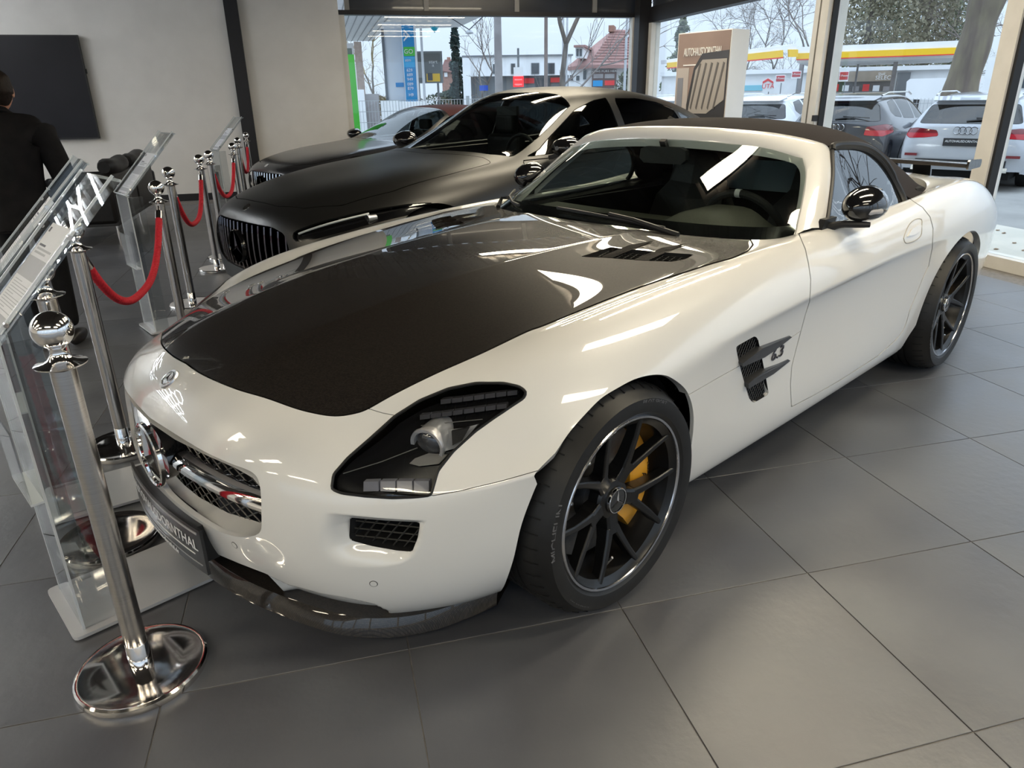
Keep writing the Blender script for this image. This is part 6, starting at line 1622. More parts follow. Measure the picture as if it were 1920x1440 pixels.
o_white = noise_mat('render_white', (.78, .79, .80), (.84, .85, .86), 2, .7); o_grey = mat('render_grey', (.17, .18, .19), .7); o_dark = mat('outdoor_dark', (.05, .05, .055), .5)
o_red = mat('sign_red', (.70, .03, .03), .4); o_yel = mat('sign_yellow', (.85, .52, .01), .4); o_blue = mat('sign_blue', (.01, .28, .62), .4); o_green = mat('sign_green', (.06, .55, .06), .4)
o_conc = noise_mat('concrete_pole', (.26, .24, .24), (.33, .31, .31), 3, .8); o_brick = noise_mat('brick_wall', (.30, .16, .12), (.38, .22, .17), 6, .8); o_glass = mat('window_dark', (.05, .06, .07), .1, coat=.5)
o_roof = noise_mat('roof_tile_red', (.28, .15, .13), (.36, .20, .18), 2, .8, stretch=(1, 1, 8)); bark = noise_mat('bark', (.10, .085, .075), (.19, .165, .145), 5, .9, bump=.5, stretch=(3, 3, .6)); twig_m = mat('twig', (.20, .17, .155), .9)
leafg = noise_mat('evergreen', (.07, .10, .06), (.19, .21, .12), 1.2, .8); leafb = noise_mat('dry_leaves', (.22, .17, .09), (.33, .27, .16), 3, .9); led_red = mat('led_red', (.6, .02, .02), .5, emit=(1, .05, .04), es=1.6)
silver_p = mat('silver_pole', (.55, .57, .6), .5)
# ---- bare trees: grown from forks
def bare_tree(nm, base, h, r, label, seed, depth=6, spread=.5, lean=(0, 0), M=None, cat='tree', group='bare trees outside', fork0=.35, tw=None):
    rg_ = np.random.default_rng(seed); e = empty(nm, tuple(base), 0, label, cat, group); trunk = MB(); tw_ = MB()
    def grow(p_, d, L, r_, lv):
        n = 4 if lv > 3 else 3; pts = [p_]; dd = d.copy(); q = p_.copy()
        for i in range(n):
            dd = dd+rg_.normal(0, .10, 3)*(1 if lv < depth else .4); dd[2] += .03; dd /= np.linalg.norm(dd); q = q+dd*L/n; pts.append(q)
        rs = np.linspace(r_, r_*.68, n+1); (trunk if lv >= depth-1 else tw_).tube([tuple(v) for v in pts], list(rs), 8 if lv >= depth-1 else (5 if lv > 2 else 3), False)
        if lv <= 0: return
        k = 2 if lv > depth-1 else rg_.integers(2, 4)
        for i in range(k):
            ax = rg_.normal(0, 1, 3); ax -= dd*(ax@dd); ax /= np.linalg.norm(ax)+1e-9; a = rg_.uniform(.25, .25+spread); nd = dd*math.cos(a)+ax*math.sin(a)
            grow(q, nd, L*rg_.uniform(.66, .88), r_*.62, lv-1)
        if lv >= 2:
            for i in range(2):
                t = rg_.uniform(.35, .9); b = pts[int(t*n)]; ax = rg_.normal(0, 1, 3); ax -= dd*(ax@dd); ax /= np.linalg.norm(ax)+1e-9; nd = dd*.6+ax*.8; grow(b, nd/np.linalg.norm(nd), L*.5, r_*.35, max(lv-3, 0))
    grow(np.zeros(3), np.array([lean[0], lean[1], 1.0])/np.linalg.norm([lean[0], lean[1], 1]), h*fork0, r, depth)
    trunk.build('trunk', M or bark, e, True, 60); o = tw_.build('branches', tw or twig_m, e, True, 60); tag(o, kind='stuff'); return e
def leafy(nm, base, h, rx, label, seed, n=3500, M=None, shape='cone', leaf=.35, trunk_r=.2, group='evergreen trees outside', z0=.0):
    rg_ = np.random.default_rng(seed); e = empty(nm, tuple(base), 0, label, 'tree', group)
    MB().tube([(0, 0, 0), (.1, 0, h*.5), (0, .1, h*.92)], [trunk_r, trunk_r*.7, trunk_r*.2], 8).build('trunk', bark, e, True)
    V = []; F = []
    cl = rg_.normal(0, 1, (26, 3)); 
    for i in range(n):
        t = rg_.random()**.8; z = z0+t*(h-z0)
        if shape == 'cone': rr = rx*(1-t)**.8*(.75+.25*math.sin(z*9/h*3+1)); 
        else: rr = rx*math.sqrt(max(0, 1-((t-.5)*2)**2))*(1+.25*math.sin(5*t+seed))
        a = rg_.random()*2*math.pi; r_ = rr*rg_.random()**.45*(.8+.3*math.sin(3*a+seed+6*t)); p_ = np.array([r_*math.cos(a), r_*math.sin(a), z])
        u = rg_.normal(0, 1, 3); u /= np.linalg.norm(u); v = np.cross(u, rg_.normal(0, 1, 3)); v /= np.linalg.norm(v); s_ = leaf*rg_.uniform(.5, 1.2); k = len(V)
        V += [p_-u*s_*.5, p_+v*s_*.3, p_+u*s_*.5, p_-v*s_*.3]; F.append((k, k+1, k+2, k+3))
    o = mk('foliage', V, F, M or leafg, e, False); tag(o, kind='stuff'); return e
def spot(px, D, z=GZ):
    d = ray(px, 170); h = d[:2]/np.linalg.norm(d[:2]); q = CAM[:2]+h*D; return np.array([q[0], q[1], z])
# ---- left window: fuel station canopy
can = [at(600, 77, z=4.0), at(696, 77, z=4.0), at(722, 55, z=4.0), at(860, 51, z=4.0), at(912, 27, z=4.0), at(918, -40, z=4.0), at(600, -40, z=4.0)]
e = empty('fuel_canopy', (can[3][0], can[3][1], GZ), 0, 'white planked fuel station canopy seen from below through the back window', 'canopy')
n = len(can); o = MB().add([tuple(p_) for p_ in can]+[(p_[0], p_[1], 4.6) for p_ in can], [tuple(range(n)), tuple(range(2*n-1, n-1, -1))]+[(i, (i+1) % n, n+(i+1) % n, n+i) for i in range(n)]).build('canopy_slab', o_white); fixn(o); o.parent = e; under(e, o)
for k in range(9):
    t = (k+.5)/9; a = can[0]+(can[1]-can[0])*t+np.array([0, 0, -.012]); b = a+(can[6]-can[0])*.9; b[2] = 3.988
    o = MB().bar(a, b, .03, .02).build('soffit_joint', mat('joint_grey', (.38, .39, .4), .7), None); o.parent = e; under(e, o)
T = Thing(Face(740, 24), 'canopy_column', 740, 'broad white column under the fuel station canopy', 'column'); T.add('shaft', (722, 757, 42, 205), 0, .6, o_white, ground=True); T.add('cable_duct', (719, 724, 55, 190), -.05, .05, o_grey, ground=True); T.add('notice', (742, 757, 155, 163), -.02, 0, o_blue)
T = Thing(Face(770, 23.5), 'price_pylon', 770, 'tall blue and white fuel price pylon beside the white canopy column', 'sign')
T.add('panel', (757, 779, 47, 190), 0, .35, o_blue, ground=True); T.add('edge_strip', (779, 783, 46, 190), -.02, .37, o_white, ground=True); T.add('green_panel', (757, 778, 88, 105), -.02, 0, o_green); T.add('gap_panel', (757, 778, 106, 126), -.02, 0, mat('sign_cyan', (.02, .40, .75), .4))
T.prism('diamond', [(757, 55), (768, 66), (757, 78), (757, 74), (764, 66), (757, 59)], -.03, 0, o_white)
for body_, x, y, h in (('AL', 760.5, 66, 9), ('GO', 766, 97, 9), ('atm', 765, 113, 6), ('629', 768, 132, 6), ('689', 768.5, 140.5, 6), ('949', 769, 149, 6), ('089', 769.5, 158, 6), ('879', 770, 166, 6), ('H9', 771, 178, 6)): T.text('lettering', x, y, body_, h, wt, -.05)
T = Thing(Face(815, 27.8), 'hanging_sign', 815, 'blue diamond sign tip hanging under the canopy edge', 'sign'); T.prism('diamond', [(806, 50), (823, 50), (815, 61)], 0, .2, mat('sign_cyan2', (.02, .45, .62), .4)); T.add('hanger', (814, 816, 44, 51), .08, .12, o_white)
T = Thing(Face(661, 13), 'green_pillar', 661, 'bright green pillar with grey head outside the back window', 'pillar'); T.add('shaft', (648, 670, 102, 250), 0, .22, mat('lime_green', (.10, .62, .08), .4), ground=True); T.add('head', (650, 660, 90, 102), .05, .17, o_grey)
T = Thing(Face(672, 30), 'brick_pillar', 672, 'pinkish brick pillar below the canopy corner', 'pillar'); T.add('shaft', (667, 681, 78, 170), 0, .8, noise_mat('pink_brick', (.50, .38, .32), (.58, .46, .40), 9, .8), ground=True); T.add('white_wall', (640, 667, 80, 185), .3, .6, o_white, ground=True)
bare_tree('bare_tree', spot(706, 42), 7.0, .10, 'dense bare shrub-like tree right of the pink brick pillar', 3, 7, .6, tw=leafb, fork0=.25); leafy('hedge', spot(694, 36), 1.6, 2.6, 'brown hedge behind the wire fence', 5, 1600, leafb, 'ball', .25, .1, None)
# fence panels of wire in front
F_ = Face(740, 15.5, 8); fe = F_.root('wire_fence', F_.uv(740, 200)[0], 'pale grey welded wire fence on the street side of the back window', 'fence')
u0, u1 = F_.uv(645, 200)[0], F_.uv(1180, 200)[0]; z0, z1 = GZ+.05, F_.uv(740, 188)[1]
wire = mat('fence_wire', (.42, .44, .46), .5)
k = 0
for u in np.arange(u0, u1, 2.5):
    o = F_.box(MB(), u-.03, u+.03, GZ, z1+.06, -.03, .03).build('post', wire); o.parent = fe; under(fe, o)
    mb = MB()
    for x in np.arange(u+.06, min(u+2.45, u1), .06): F_.box(mb, x-.004, x+.004, z0, z1, -.004, .004)
    for z in np.arange(z0, z1, .2): F_.box(mb, u+.03, min(u+2.47, u1), z-.005, z+.005, -.008, .008)
    o = mb.build('wire_panel', wire); o.parent = fe; under(fe, o); tag(o, kind='stuff')
T = Thing(Face(740, 18), 'white_hoarding', 740, 'white boards leaning behind the wire fence', 'panel'); T.add('board', (715, 748, 188, 235), 0, .08, o_white, ground=True); T.add('board', (749, 800, 190, 235), .1, .18, o_white, ground=True)
T = Thing(Face(676, 20), 'grey_cabinet', 676, 'grey street cabinet and pale box behind the green pillar', 'cabinet'); T.add('body', (656, 684, 168, 205), 0, .6, o_white, ground=True); T.add('door', (686, 712, 176, 220), .2, .7, o_conc, ground=True)
# billboard, pole, house, spruce
T = Thing(Face(803, 30), 'billboard', 803, 'grey framed billboard with dark poster and yellow patch', 'billboard'); T.add('frame', (776, 830, 96, 156), 0, .3, mat('frame_grey', (.22, .24, .24), .5)); T.add('poster', (780, 826, 100, 154), -.03, 0, mat('poster_grey', (.14, .15, .15), .5)); T.add('poster_car', (780, 796, 116, 146), -.05, -.03, mat('poster_mid', (.28, .28, .27), .5)); T.add('poster_yellow', (800, 825, 138, 153), -.05, -.03, o_yel); T.add('poster_wheel', (802, 811, 137, 151), -.07, -.05, o_dark); T.text('poster_lettering', 812, 116, 'start', 7, wt, -.06); T.text('poster_lettering', 812, 123, 'it', 6, wt, -.06)
T.add('leg', (783, 788, 156, 185), .05, .2, o_grey, ground=True); T.add('leg', (820, 824, 156, 185), .05, .2, o_grey, ground=True)
def pole(px0, px1, D, ytop, label, M, cat='pole', group=None, nm='pole'):
    b = spot((px0+px1)/2, D); f = Face((px0+px1)/2, D); w = abs(f.uv(px1, 170)[0]-f.uv(px0, 170)[0]); z = f.uv((px0+px1)/2, ytop)[1]
    e = empty(nm, tuple(b), 0, label, cat, group); MB().lathe([(w*.56, 0), (w*.5, (z-GZ)*.5), (w*.44, z-GZ)], 14).build('shaft', M, e, True, 40); MB().lathe([(w*1.1, 0), (w*1.1, .12), (w*.6, .2)], 14).build('foot', M, e, True, 40); return e
pole(793, 798, 22, 48, 'slim white flagpole in front of the billboard', silver_p); pole(928, 943, 17, 10, 'thick grey concrete mast in front of the white modern building', o_conc); pole(1020, 1027, 17, 10, 'slim brown timber mast left of the bare street tree', noise_mat('timber', (.20, .155, .14), (.25, .2, .18), 5, .8))
pole(1053, 1057, 21, 5, 'white flagpole just right of the street tree trunk', silver_p); pole(1060, 1064, 22, 5, 'white flagpole left of the red roofed house', silver_p); pole(1168, 1173, 22, 5, 'white flagpole in front of the red roofed house', silver_p)
T = Thing(Face(845, 70), 'distant_house', 845, 'small distant brick house between billboard and spruce', 'house'); T.add('wall', (829, 862, 130, 172), 0, 6, o_brick, ground=True); T.prism('roof', [(826, 133), (834, 112), (850, 112), (866, 138)], -.3, 6.3, o_roof); T.add('chimney', (838, 845, 105, 122), 2, 3.4, o_brick); T.add('window', (833, 839, 136, 144), -.1, 0, o_white); T.add('window', (850, 856, 140, 148), -.1, 0, o_white)
leafy('spruce', spot(857, 62), 7.9, 1.0, 'narrow dark spruce left of the white modern building', 11, 2600, mat('spruce_needles', (.028, .05, .045), .9), 'cone', .42, .12, None)
leafy('garden_bush', spot(843, 66), 2.0, 2.6, 'dark garden bushes at the foot of the spruce', 12, 1500, mat('bush_green', (.05, .07, .05), .9), 'ball', .3, .05, None)
# street lamp on a wire
f = Face(880, 19.5); u, z = f.uv(880, 62); e = empty('street_lamp', f.pt(u, z), 0, 'small street lamp hanging from an overhead wire', 'lamp'); MB().lathe([(.01, .07), (.06, .06), (.10, .012), (.09, -.012), (.001, -.03)], 18).build('shade', mat('lamp_glass', (.5, .52, .55), .3), e, True)
m1, m2 = spot(935.5, 17), spot(795.5, 22); a, b = (m2[0], m2[1], 3.9), (m1[0], m1[1], 3.2); o = MB().tube([a, f.pt(u, z+.075), b], .012, 5).build('wire', o_dark); o.parent = e; under(e, o)
# white modern building
T = Thing(Face(970, 48, 4), 'modern_building', 970, 'white flat-roofed modern building with dark base and windows', 'building')
T.add('upper_storey', (868, 1072, 105, 142), 0, 12, o_white); T.add('ground_floor', (870, 1072, 142, 178), .6, 12, o_grey, ground=True); T.add('parapet', (866, 1074, 103, 106), -.15, 12.2, o_grey)
for x0, x1, y0, y1 in ((996, 1011, 118, 139), (1027, 1040, 118, 139), (924, 929, 120, 139), (958, 966, 119, 139)):
    w_ = T.add('window', (x0, x1, y0, y1), -.06, .1, o_grey); T.add('pane', (x0+1.2, x1-1.2, y0+1.2, y1-1.2), -.09, -.05, o_glass)
T.add('roof_box', (974, 983, 98, 104), 4, 6, o_conc); T.add('white_wing', (868, 882, 112, 178), -2, 2, o_white, ground=True); T.add('shop_sign', (984, 1003, 146, 156), .45, .62, o_red); T.add('shop_sign', (1034, 1060, 145, 154), .45, .62, o_red); T.add('garage_door', (1006, 1034, 147, 170), .5, .62, o_dark)
bare_tree('bare_tree', spot(905, 40), 4.6, .09, 'small bare tree in front of the white modern building', 21, 5, .6)
T = Thing(Face(972, 20), 'red_sign', 972, 'white and red lit sign box on a post in front of the modern building', 'sign'); T.add('top_panel', (963, 981, 126, 143), 0, .15, o_white); T.add('red_panel', (962, 982, 143, 163), -.02, .15, mat('lit_red', (.8, .02, .03), .4, emit=(1, .04, .05), es=.5)); T.add('post', (970, 974, 90, 190), .05, .1, o_grey, ground=True); T.text('lettering', 972, 149, 'toom', 4, wt, -.04, 1.3); T.text('lettering', 972, 158, 'oppo', 4, wt, -.04, 1.3)
T = Thing(Face(907, 22), 'blue_sign', 907, 'small blue and white roadside sign', 'sign'); T.add('panel', (899, 915, 160, 170), 0, .1, mat('blue2', (.03, .10, .55), .4)); T.add('post', (906, 908, 170, 190), .03, .07, o_grey, ground=True)
bare_tree('street_tree', spot(1048, 19), 6.6, .085, 'bare street tree with mossy trunk in front of the modern building', 31, 7, .5, fork0=.40)
# red roofed house
T = Thing(Face(1130, 36, -6), 'gabled_house', 1130, 'white house with red-brown tiled hipped roof and dormer', 'house')
T.add('wall', (1066, 1208, 122, 180), 0, 8, o_white, ground=True)
def roof_poly(nm, P, M):
    V = [T.f.pt(*T.f.uv(x, y), w) for x, y, w in P]; n = len(V)
    o = MB().add(V+[(a, b, c-.15) for a, b, c in V], [tuple(range(n)), tuple(range(2*n-1, n-1, -1))]+[(i, n+i, n+(i+1) % n, (i+1) % n) for i in range(n)]).build(nm, M); fixn(o); o.parent = T.e; under(T.e, o)
roof_poly('roof', [(1105, 122, -.5), (1210, 122, -.5), (1210, 42, 4), (1134, 42, 4)], o_roof)
roof_poly('roof_side', [(1062, 126, .0), (1107, 122, -.5), (1136, 43, 4), (1128, 47, 4)], o_roof)
# tile courses as real ribs
for k in range(1, 13):
    t = k/13; x0 = 1105+(1134-1105)*t; yy = 122+(42-122)*t; ww = -.5+4.5*t
    o = MB().bar(T.f.pt(*T.f.uv(x0+1, yy), ww-.06), T.f.pt(*T.f.uv(1208, yy), ww-.06), .05, .06).build('tile_course', o_roof); o.parent = T.e; under(T.e, o)
T.add('dormer', (1084, 1098, 91, 110), -.9, 1.5, o_white); T.add('dormer_pane', (1086, 1090, 94, 107), -.95, -.88, o_glass); T.add('dormer_pane', (1092, 1096, 94, 107), -.95, -.88, o_glass); T.add('dormer_roof', (1082, 1103, 87, 91), -1.1, 1.7, o_roof); T.add('chimney', (1127, 1138, 35, 48), 3.4, 4.6, o_brick); T.add('skylight', (1164, 1170, 56, 62), 2.7, 3.0, o_white)
for x0, x1, y0, y1 in ((1069, 1075, 141, 151), (1081, 1087, 142, 151), (1094, 1100, 129, 149), (1176, 1188, 125, 143)):
    T.add('window', (x0-.8, x1+.8, y0-.8, y1+.8), -.08, .05, o_white); T.add('pane', (x0, x1, y0, y1), -.11, -.06, o_glass)
T.add('poster_board', (1111, 1156, 131, 166), -.25, -.1, mat('poster_brown', (.12, .07, .06), .6)); T.text('poster_lettering', 1133, 134, 'SHOWS FÜRS HERZ', 4.2, wt, -.28, 1.25)
for x0, x1, y0, y1, M_ in ((1114, 1132, 139, 147, o_conc), (1135, 1153, 139, 147, o_conc), (1113, 1131, 151, 162, o_blue), (1135, 1153, 151, 160, o_red)): T.add('poster_field', (x0, x1, y0, y1), -.28, -.25, M_)
leafy('wall_shrub', spot(1171, 30), 2.3, .55, 'grey-green shrub under the white flagpole by the house', 14, 700, mat('shrub_grey', (.17, .18, .13), .9), 'ball', .2, .05, None)
# ---- right window: dealer's stele
F_ = Face(1325, 8.6, -38)
def lean_uv(px, py): return F_.uv(px, py)
T = Thing(F_, 'dealer_stele', 1325, 'brown dealer stele with car photograph and white edge outside the corner window', 'sign')
ul, ur = F_.uv(1268, 140)[0], F_.uv(1366, 140)[0]; zt = F_.uv(1366, 54)[1]
def SB(nm, u0, u1, z0, z1, w0, w1, M):
    o = F_.box(MB(), u0, u1, z0, z1, w0, w1).build(nm, M); fixn(o); o.parent = T.e; under(T.e, o); return o
SB('core', ul, ur, GZ, zt, 0, .30, o_white); brown = noise_mat('poster_brown_print', (.20, .14, .12), (.29, .21, .18), 1.2, .4); SB('poster', ul+.01, ur-.01, GZ+.2, zt-.01, -.006, 0, brown)
W_ = ur-ul; SB('poster_hall', ul+.02, ul+W_*.26, .3, zt-.35, -.010, -.006, mat('poster_pale', (.42, .38, .36), .4)); SB('poster_hall', ul+W_*.05, ul+W_*.16, .3, zt-.45, -.013, -.010, mat('poster_slate', (.20, .21, .25), .4))
def SP(nm, P, w0, w1, M):
    n = len(P); V = [F_.pt(ul+u*W_, z, w0) for u, z in P]+[F_.pt(ul+u*W_, z, w1) for u, z in P]; o = MB().add(V, [tuple(range(n)), tuple(range(2*n-1, n-1, -1))]+[(i, n+i, n+(i+1) % n, (i+1) % n) for i in range(n)]).build(nm, M); fixn(o); o.parent = T.e; under(T.e, o)
pdark = mat('poster_dark', (.03, .028, .03), .3); SP('poster_car', [(.1, .2), (.2, .7), (.28, 1.0), (.26, 1.25), (.36, 1.62), (.5, 1.76), (.99, 1.78), (.99, .2)], -.016, -.012, pdark)
SP('poster_windscreen', [(.30, 1.16), (.40, 1.60), (.52, 1.70), (.97, 1.70), (.97, 1.30), (.66, 1.16)], -.020, -.016, mat('poster_glass', (.34, .31, .28), .3))
for k in range(5): SP('poster_mirroring', [(.34+.11*k, 1.22), (.36+.11*k, 1.20), (.50+.11*k, 1.66), (.47+.11*k, 1.67)], -.024, -.020, mat('poster_bar', (.10, .09, .085), .3))
SP('poster_hood', [(.25, .95), (.5, 1.02), (.97, 1.1), (.97, .82), (.5, .80)], -.020, -.016, mat('poster_hood', (.08, .07, .07), .3))
SP('poster_headlight', [(.10, .40), (.16, .72), (.36, .66), (.42, .36)], -.022, -.016, mat('poster_light', (.6, .66, .66), .3)); SP('poster_grille', [(.52, .55), (.97, .60), (.97, .30), (.52, .30)], -.022, -.016, mat('poster_grille', (.4, .36, .42), .3))
for k in range(7): SP('poster_slat', [(.56+.06*k, .32), (.58+.06*k, .32), (.58+.06*k, .56), (.56+.06*k, .56)], -.025, -.022, pdark)
uc, zc_ = ul+W_*.50, zt-.20; o = text_obj('stele_lettering', 'AUTOHAUSDORNTHAL', .115, wt, None, None, .003, 'CENTER', 1.0); wd = max(v.co.x for v in o.data.vertices)-min(v.co.x for v in o.data.vertices)
for v in o.data.vertices: v.co.x *= W_*.72/wd
o.matrix_world = frame(F_.pt(uc, zc_, -.012), (*F_.r, 0), (0, 0, 1)); o.parent = T.e; under(T.e, o); SB('underline', uc-W_*.36, uc+W_*.34, zt-.33, zt-.318, -.012, -.006, wt)
# ---- yellow and red filling station
o_shade = noise_mat('canopy_white', (.80, .81, .83), (.86, .87, .88), 1, .6)
FS = Face(1650, 44, 0); T = Thing(FS, 'filling_station_canopy', 1650, 'white canopy with yellow and red stripe across the street', 'canopy')
T.add('fascia', (1494, 1806, 82, 95), 0, 9, o_shade); T.add('yellow_stripe', (1494, 1799, 94.5, 106), -.1, 0, o_yel); T.add('red_stripe', (1494, 1799, 106, 108), -.1, 0, o_red); T.add('soffit', (1494, 1806, 95, 112), .3, 8.5, o_shade)
FL = Face(1494, 44, 42); 
for nm, P, w0, w1, M_ in (('side_fascia', [(1250, 112), (1494, 82), (1494, 95), (1250, 120)], 0, .5, o_shade), ('side_yellow', [(1250, 118), (1466, 94), (1466, 107), (1250, 127)], -.1, 0, o_yel), ('side_yellow', [(1477, 93), (1494, 93), (1494, 107), (1477, 107)], -.1, 0, o_yel), ('side_red', [(1250, 127), (1466, 107), (1466, 109.5), (1250, 129)], -.1, 0, o_red)):
    P_ = [FL.uv(*q) for q in P]; n = 4; V = [FL.pt(u, z, w0) for u, z in P_]+[FL.pt(u, z, w1) for u, z in P_]; o = MB().add(V, [tuple(range(n)), tuple(range(2*n-1, n-1, -1))]+[(i, n+i, n+(i+1) % n, (i+1) % n) for i in range(n)]).build(nm, M_); fixn(o); o.parent = T.e; under(T.e, o)
for x0, x1, D_ in ((1482, 1490, 4), (1672, 1681, 4), (1596, 1600, 6)): T.add('post', (x0, x1, 108, 190), D_, D_+.5, o_conc, ground=True)
T = Thing(Face(1500, 55), 'station_shop', 1560, 'white filling station shop with brown SELECT band', 'building')
T.add('wall', (1240, 1830, 135, 185), 0, 4, o_white, ground=True); T.add('roof_edge', (1240, 1830, 128, 136), -.3, 4, o_shade); T.add('blue_band', (1380, 1430, 160, 170), -.1, 0, mat('pale_blue', (.18, .50, .62), .5)); T.add('brown_band', (1555, 1672, 133, 153), -.3, 0, noise_mat('shop_brown', (.30, .24, .18), (.36, .29, .22), 3, .6)); T.add('shop_window', (1555, 1672, 153, 172), -.15, 0, mat('shop_glass', (.10, .09, .085), .2)); T.add('shop_door', (1680, 1704, 136, 178), -.15, 0, o_grey)
for k in range(6): T.add('shop_goods', (1560+19*k, 1572+19*k, 158+(k % 3)*2, 171), -.25, -.15, (o_red, o_white, o_conc)[k % 3])
T.text('shop_lettering', 1658, 146, 'SELECT', 8, wt, -.4); T.text('shop_lettering', 1652, 139, 'Shell', 5, wt, -.4)
T = Thing(Face(1440, 50), 'uta_sign', 1440, 'round white and red sign on the station forecourt', 'sign'); 
T.prism('panel', [(1430, 172), (1429, 152), (1440, 146), (1451, 152), (1450, 172)], 0, .2, o_white); T.prism('red_arch', [(1430, 153), (1440, 147), (1450, 153), (1450, 157), (1440, 151.5), (1430, 157)], -.04, 0, o_red); T.text('lettering', 1440, 162, 'UTA', 9, o_red, -.05); T.add('post', (1439, 1441, 172, 190), .05, .15, o_grey, ground=True)
for x, y, h in ((1463, 148, 15), (1493, 140, 14), (1582, 143, 19), (1384, 147, 16)):
    T = Thing(Face(x, 40), 'forecourt_flag_sign', x, {1463: 'red and white price flag left of the station post', 1493: 'red and white price flag on the station post', 1582: 'red and white price flag before the shop window', 1384: 'red price flag beside the dealer stele'}[x], 'sign', 'red forecourt flags')
    T.add('board', (x-9, x+9, y-h/2, y+h/2), 0, .1, o_white); T.add('red_field', (x-7.5, x+8, y-h/2+1.5, y+h/2-3), -.03, 0, mat('flag_red', (.45, .04, .05), .5)); T.text('lettering', x, y-1, 'V-Power', 4, wt, -.05); T.add('post', (x-1, x+1, y+h/2, 190), .02, .1, o_grey, ground=True)
T = Thing(Face(1840, 24), 'price_totem', 1838, 'white price totem with red lit digits beside the big tree trunk', 'sign')
T.prism('body', [(1776, 275), (1808, 60), (1856, 60), (1815, 275)], 0, .4, o_white); T.prism('logo', [(1846, 58), (1850, 46), (1853, 44), (1856, 48), (1852, 60)], -.08, 0, o_yel)
for k, s_ in enumerate(('1.49', '1.58', '1.74', '2.03', '1.58')): T.text('price_digits', 1840-3.2*k, 94+13.3*k, s_, 10, led_red, -.06, .9)
T = Thing(Face(1760, 30), 'box_van', 1745, 'white box van parked behind the silver estate car', 'van')
T.prism('box', [(1697, 186), (1700, 153), (1706, 148), (1800, 145), (1800, 188)], 0, 4, o_shade); T.add('wheel', (1712, 1724, 180, 192), .2, .5, o_dark, ground=True); T.add('wheel', (1770, 1782, 180, 192), .2, .5, o_dark, ground=True)
T = Thing(Face(1900, 40), 'white_wall_building', 1890, 'white building with window at the far right', 'building'); T.add('wall', (1845, 2010, 105, 190), 0, 6, o_white, ground=True); T.add('window', (1912, 1930, 140, 165), -.06, 0, o_glass)
F_ = Face(1735, 26); fe = F_.root('garden_fence', F_.uv(1735, 190)[0], 'low pale wire fence between the parked estate cars', 'fence'); u0, u1 = F_.uv(1712, 190)[0], F_.uv(1755, 190)[0]; zt_ = F_.uv(1735, 184)[1]; mb = MB()
for x in np.arange(u0, u1, .1): F_.box(mb, x-.006, x+.006, GZ, zt_, -.006, .006)
for z in np.arange(GZ+.1, zt_, .25): F_.box(mb, u0, u1, z-.008, z+.008, -.01, .01)
o = mb.build('wire_panel', wire); o.parent = fe; under(fe, o); tag(o, kind='stuff')
# trees on the right
for i, (px_, D_, h, sd, lb) in enumerate(((1396, 66, 10.5, 41, 'bare tree behind the dealer stele'), (1452, 84, 15, 42, 'broad bare tree above the station side fascia'), (1514, 64, 14, 43, 'tall bare tree beside the pale window column'), (1806, 76, 13, 44, 'bare tree right of the evergreens'), (1895, 50, 9, 45, 'bare tree behind the white far building'))):
    bare_tree('bare_tree', spot(px_, D_), h, .13, lb, sd, 7, .5, fork0=.24)
for px_, D_, h, rx, sd, lb in ((1612, 74, 17, 4.6, 51, 'dark evergreen tree above the canopy, next to the window column'), (1662, 96, 24, 5.5, 52, 'tall brownish evergreen tree in the middle of the grove'), (1718, 82, 20, 5.2, 53, 'olive green evergreen tree above the canopy'), (1768, 118, 25, 5, 54, 'evergreen tree left of the big leaning trunk')):
    leafy('evergreen_tree', spot(px_, D_), h, rx, lb, sd, 12000, (leafg, noise_mat('olive_leaf', (.20, .19, .13), (.33, .30, .21), 1, .9))[sd % 2], 'ball', .38, .35, 'evergreen trees outside', 3.0)
leafy('dark_fir', spot(1272, 66), 8.2, 2.0, 'dark fir top left of the dealer stele', 15, 1800, leafg, 'cone', .45, .12, None)
# big leaning trunk
e = empty('leaning_tree', tuple(spot(1790, 22)), 0, 'thick mossy leaning tree trunk behind the silver estate car', 'tree'); e_lean = e; f = Face(1790, 22)
pts = [f.pt(*f.uv(x, y)) for x, y in ((1783, 240), (1800, 170), (1812, 130), (1827, 85), (1838, 45), (1848, 10), (1862, -25), (1885, -60))]; b0 = np.array(spot(1790, 22))
sm_ = smooth_curve([np.array(p_)-b0 for p_ in pts], 40); rr = np.interp(np.linspace(0, 1, 40), [0, .2, .6, .85, 1], [.44, .37, .34, .40, .30])*(1+.03*np.sin(np.arange(40)*.5)); sm_[0][2] = 0
MB().tube([tuple(p_) for p_ in sm_], list(rr), 16).build('trunk', noise_mat('mossy_bark', (.15, .12, .10), (.22, .19, .13), 2.5, .95, bump=.8, stretch=(2, 2, .5)), e, True, 60)
MB().tube([tuple(p_) for p_ in smooth_curve([sm_[33], sm_[33]+np.array([.2, -.5, .5]), sm_[33]+np.array([.3, -1.2, 1.3])], 8)], [.3, .26, .22, .2, .18, .16, .15, .14], 10).build('branch', bark, e, True, 60)
# fallen leaves on the paving
lm_ = noise_mat('fallen_leaf', (.16, .09, .05), (.28, .20, .12), 20, .9); mb = MB()
for k in range(70):
    s, d = -RNG.uniform(.35, 2.0), RNG.uniform(4, 8.5); q = room(s, d, GZ+.064); a = RNG.uniform(0, 6.28); r_ = RNG.uniform(.015, .04)
    mb.add([tuple(q+np.array([r_*math.cos(a+t), .6*r_*math.sin(a+t), .004*(i % 2)])) for i, t in enumerate(np.linspace(0, 2*math.pi, 7)[:-1])], [(0, 1, 2, 3, 4, 5)])
tag(mb.build('fallen_leaves', lm_), 'scattered dry leaves on the pale paving outside the window', 'leaves', kind='stuff')

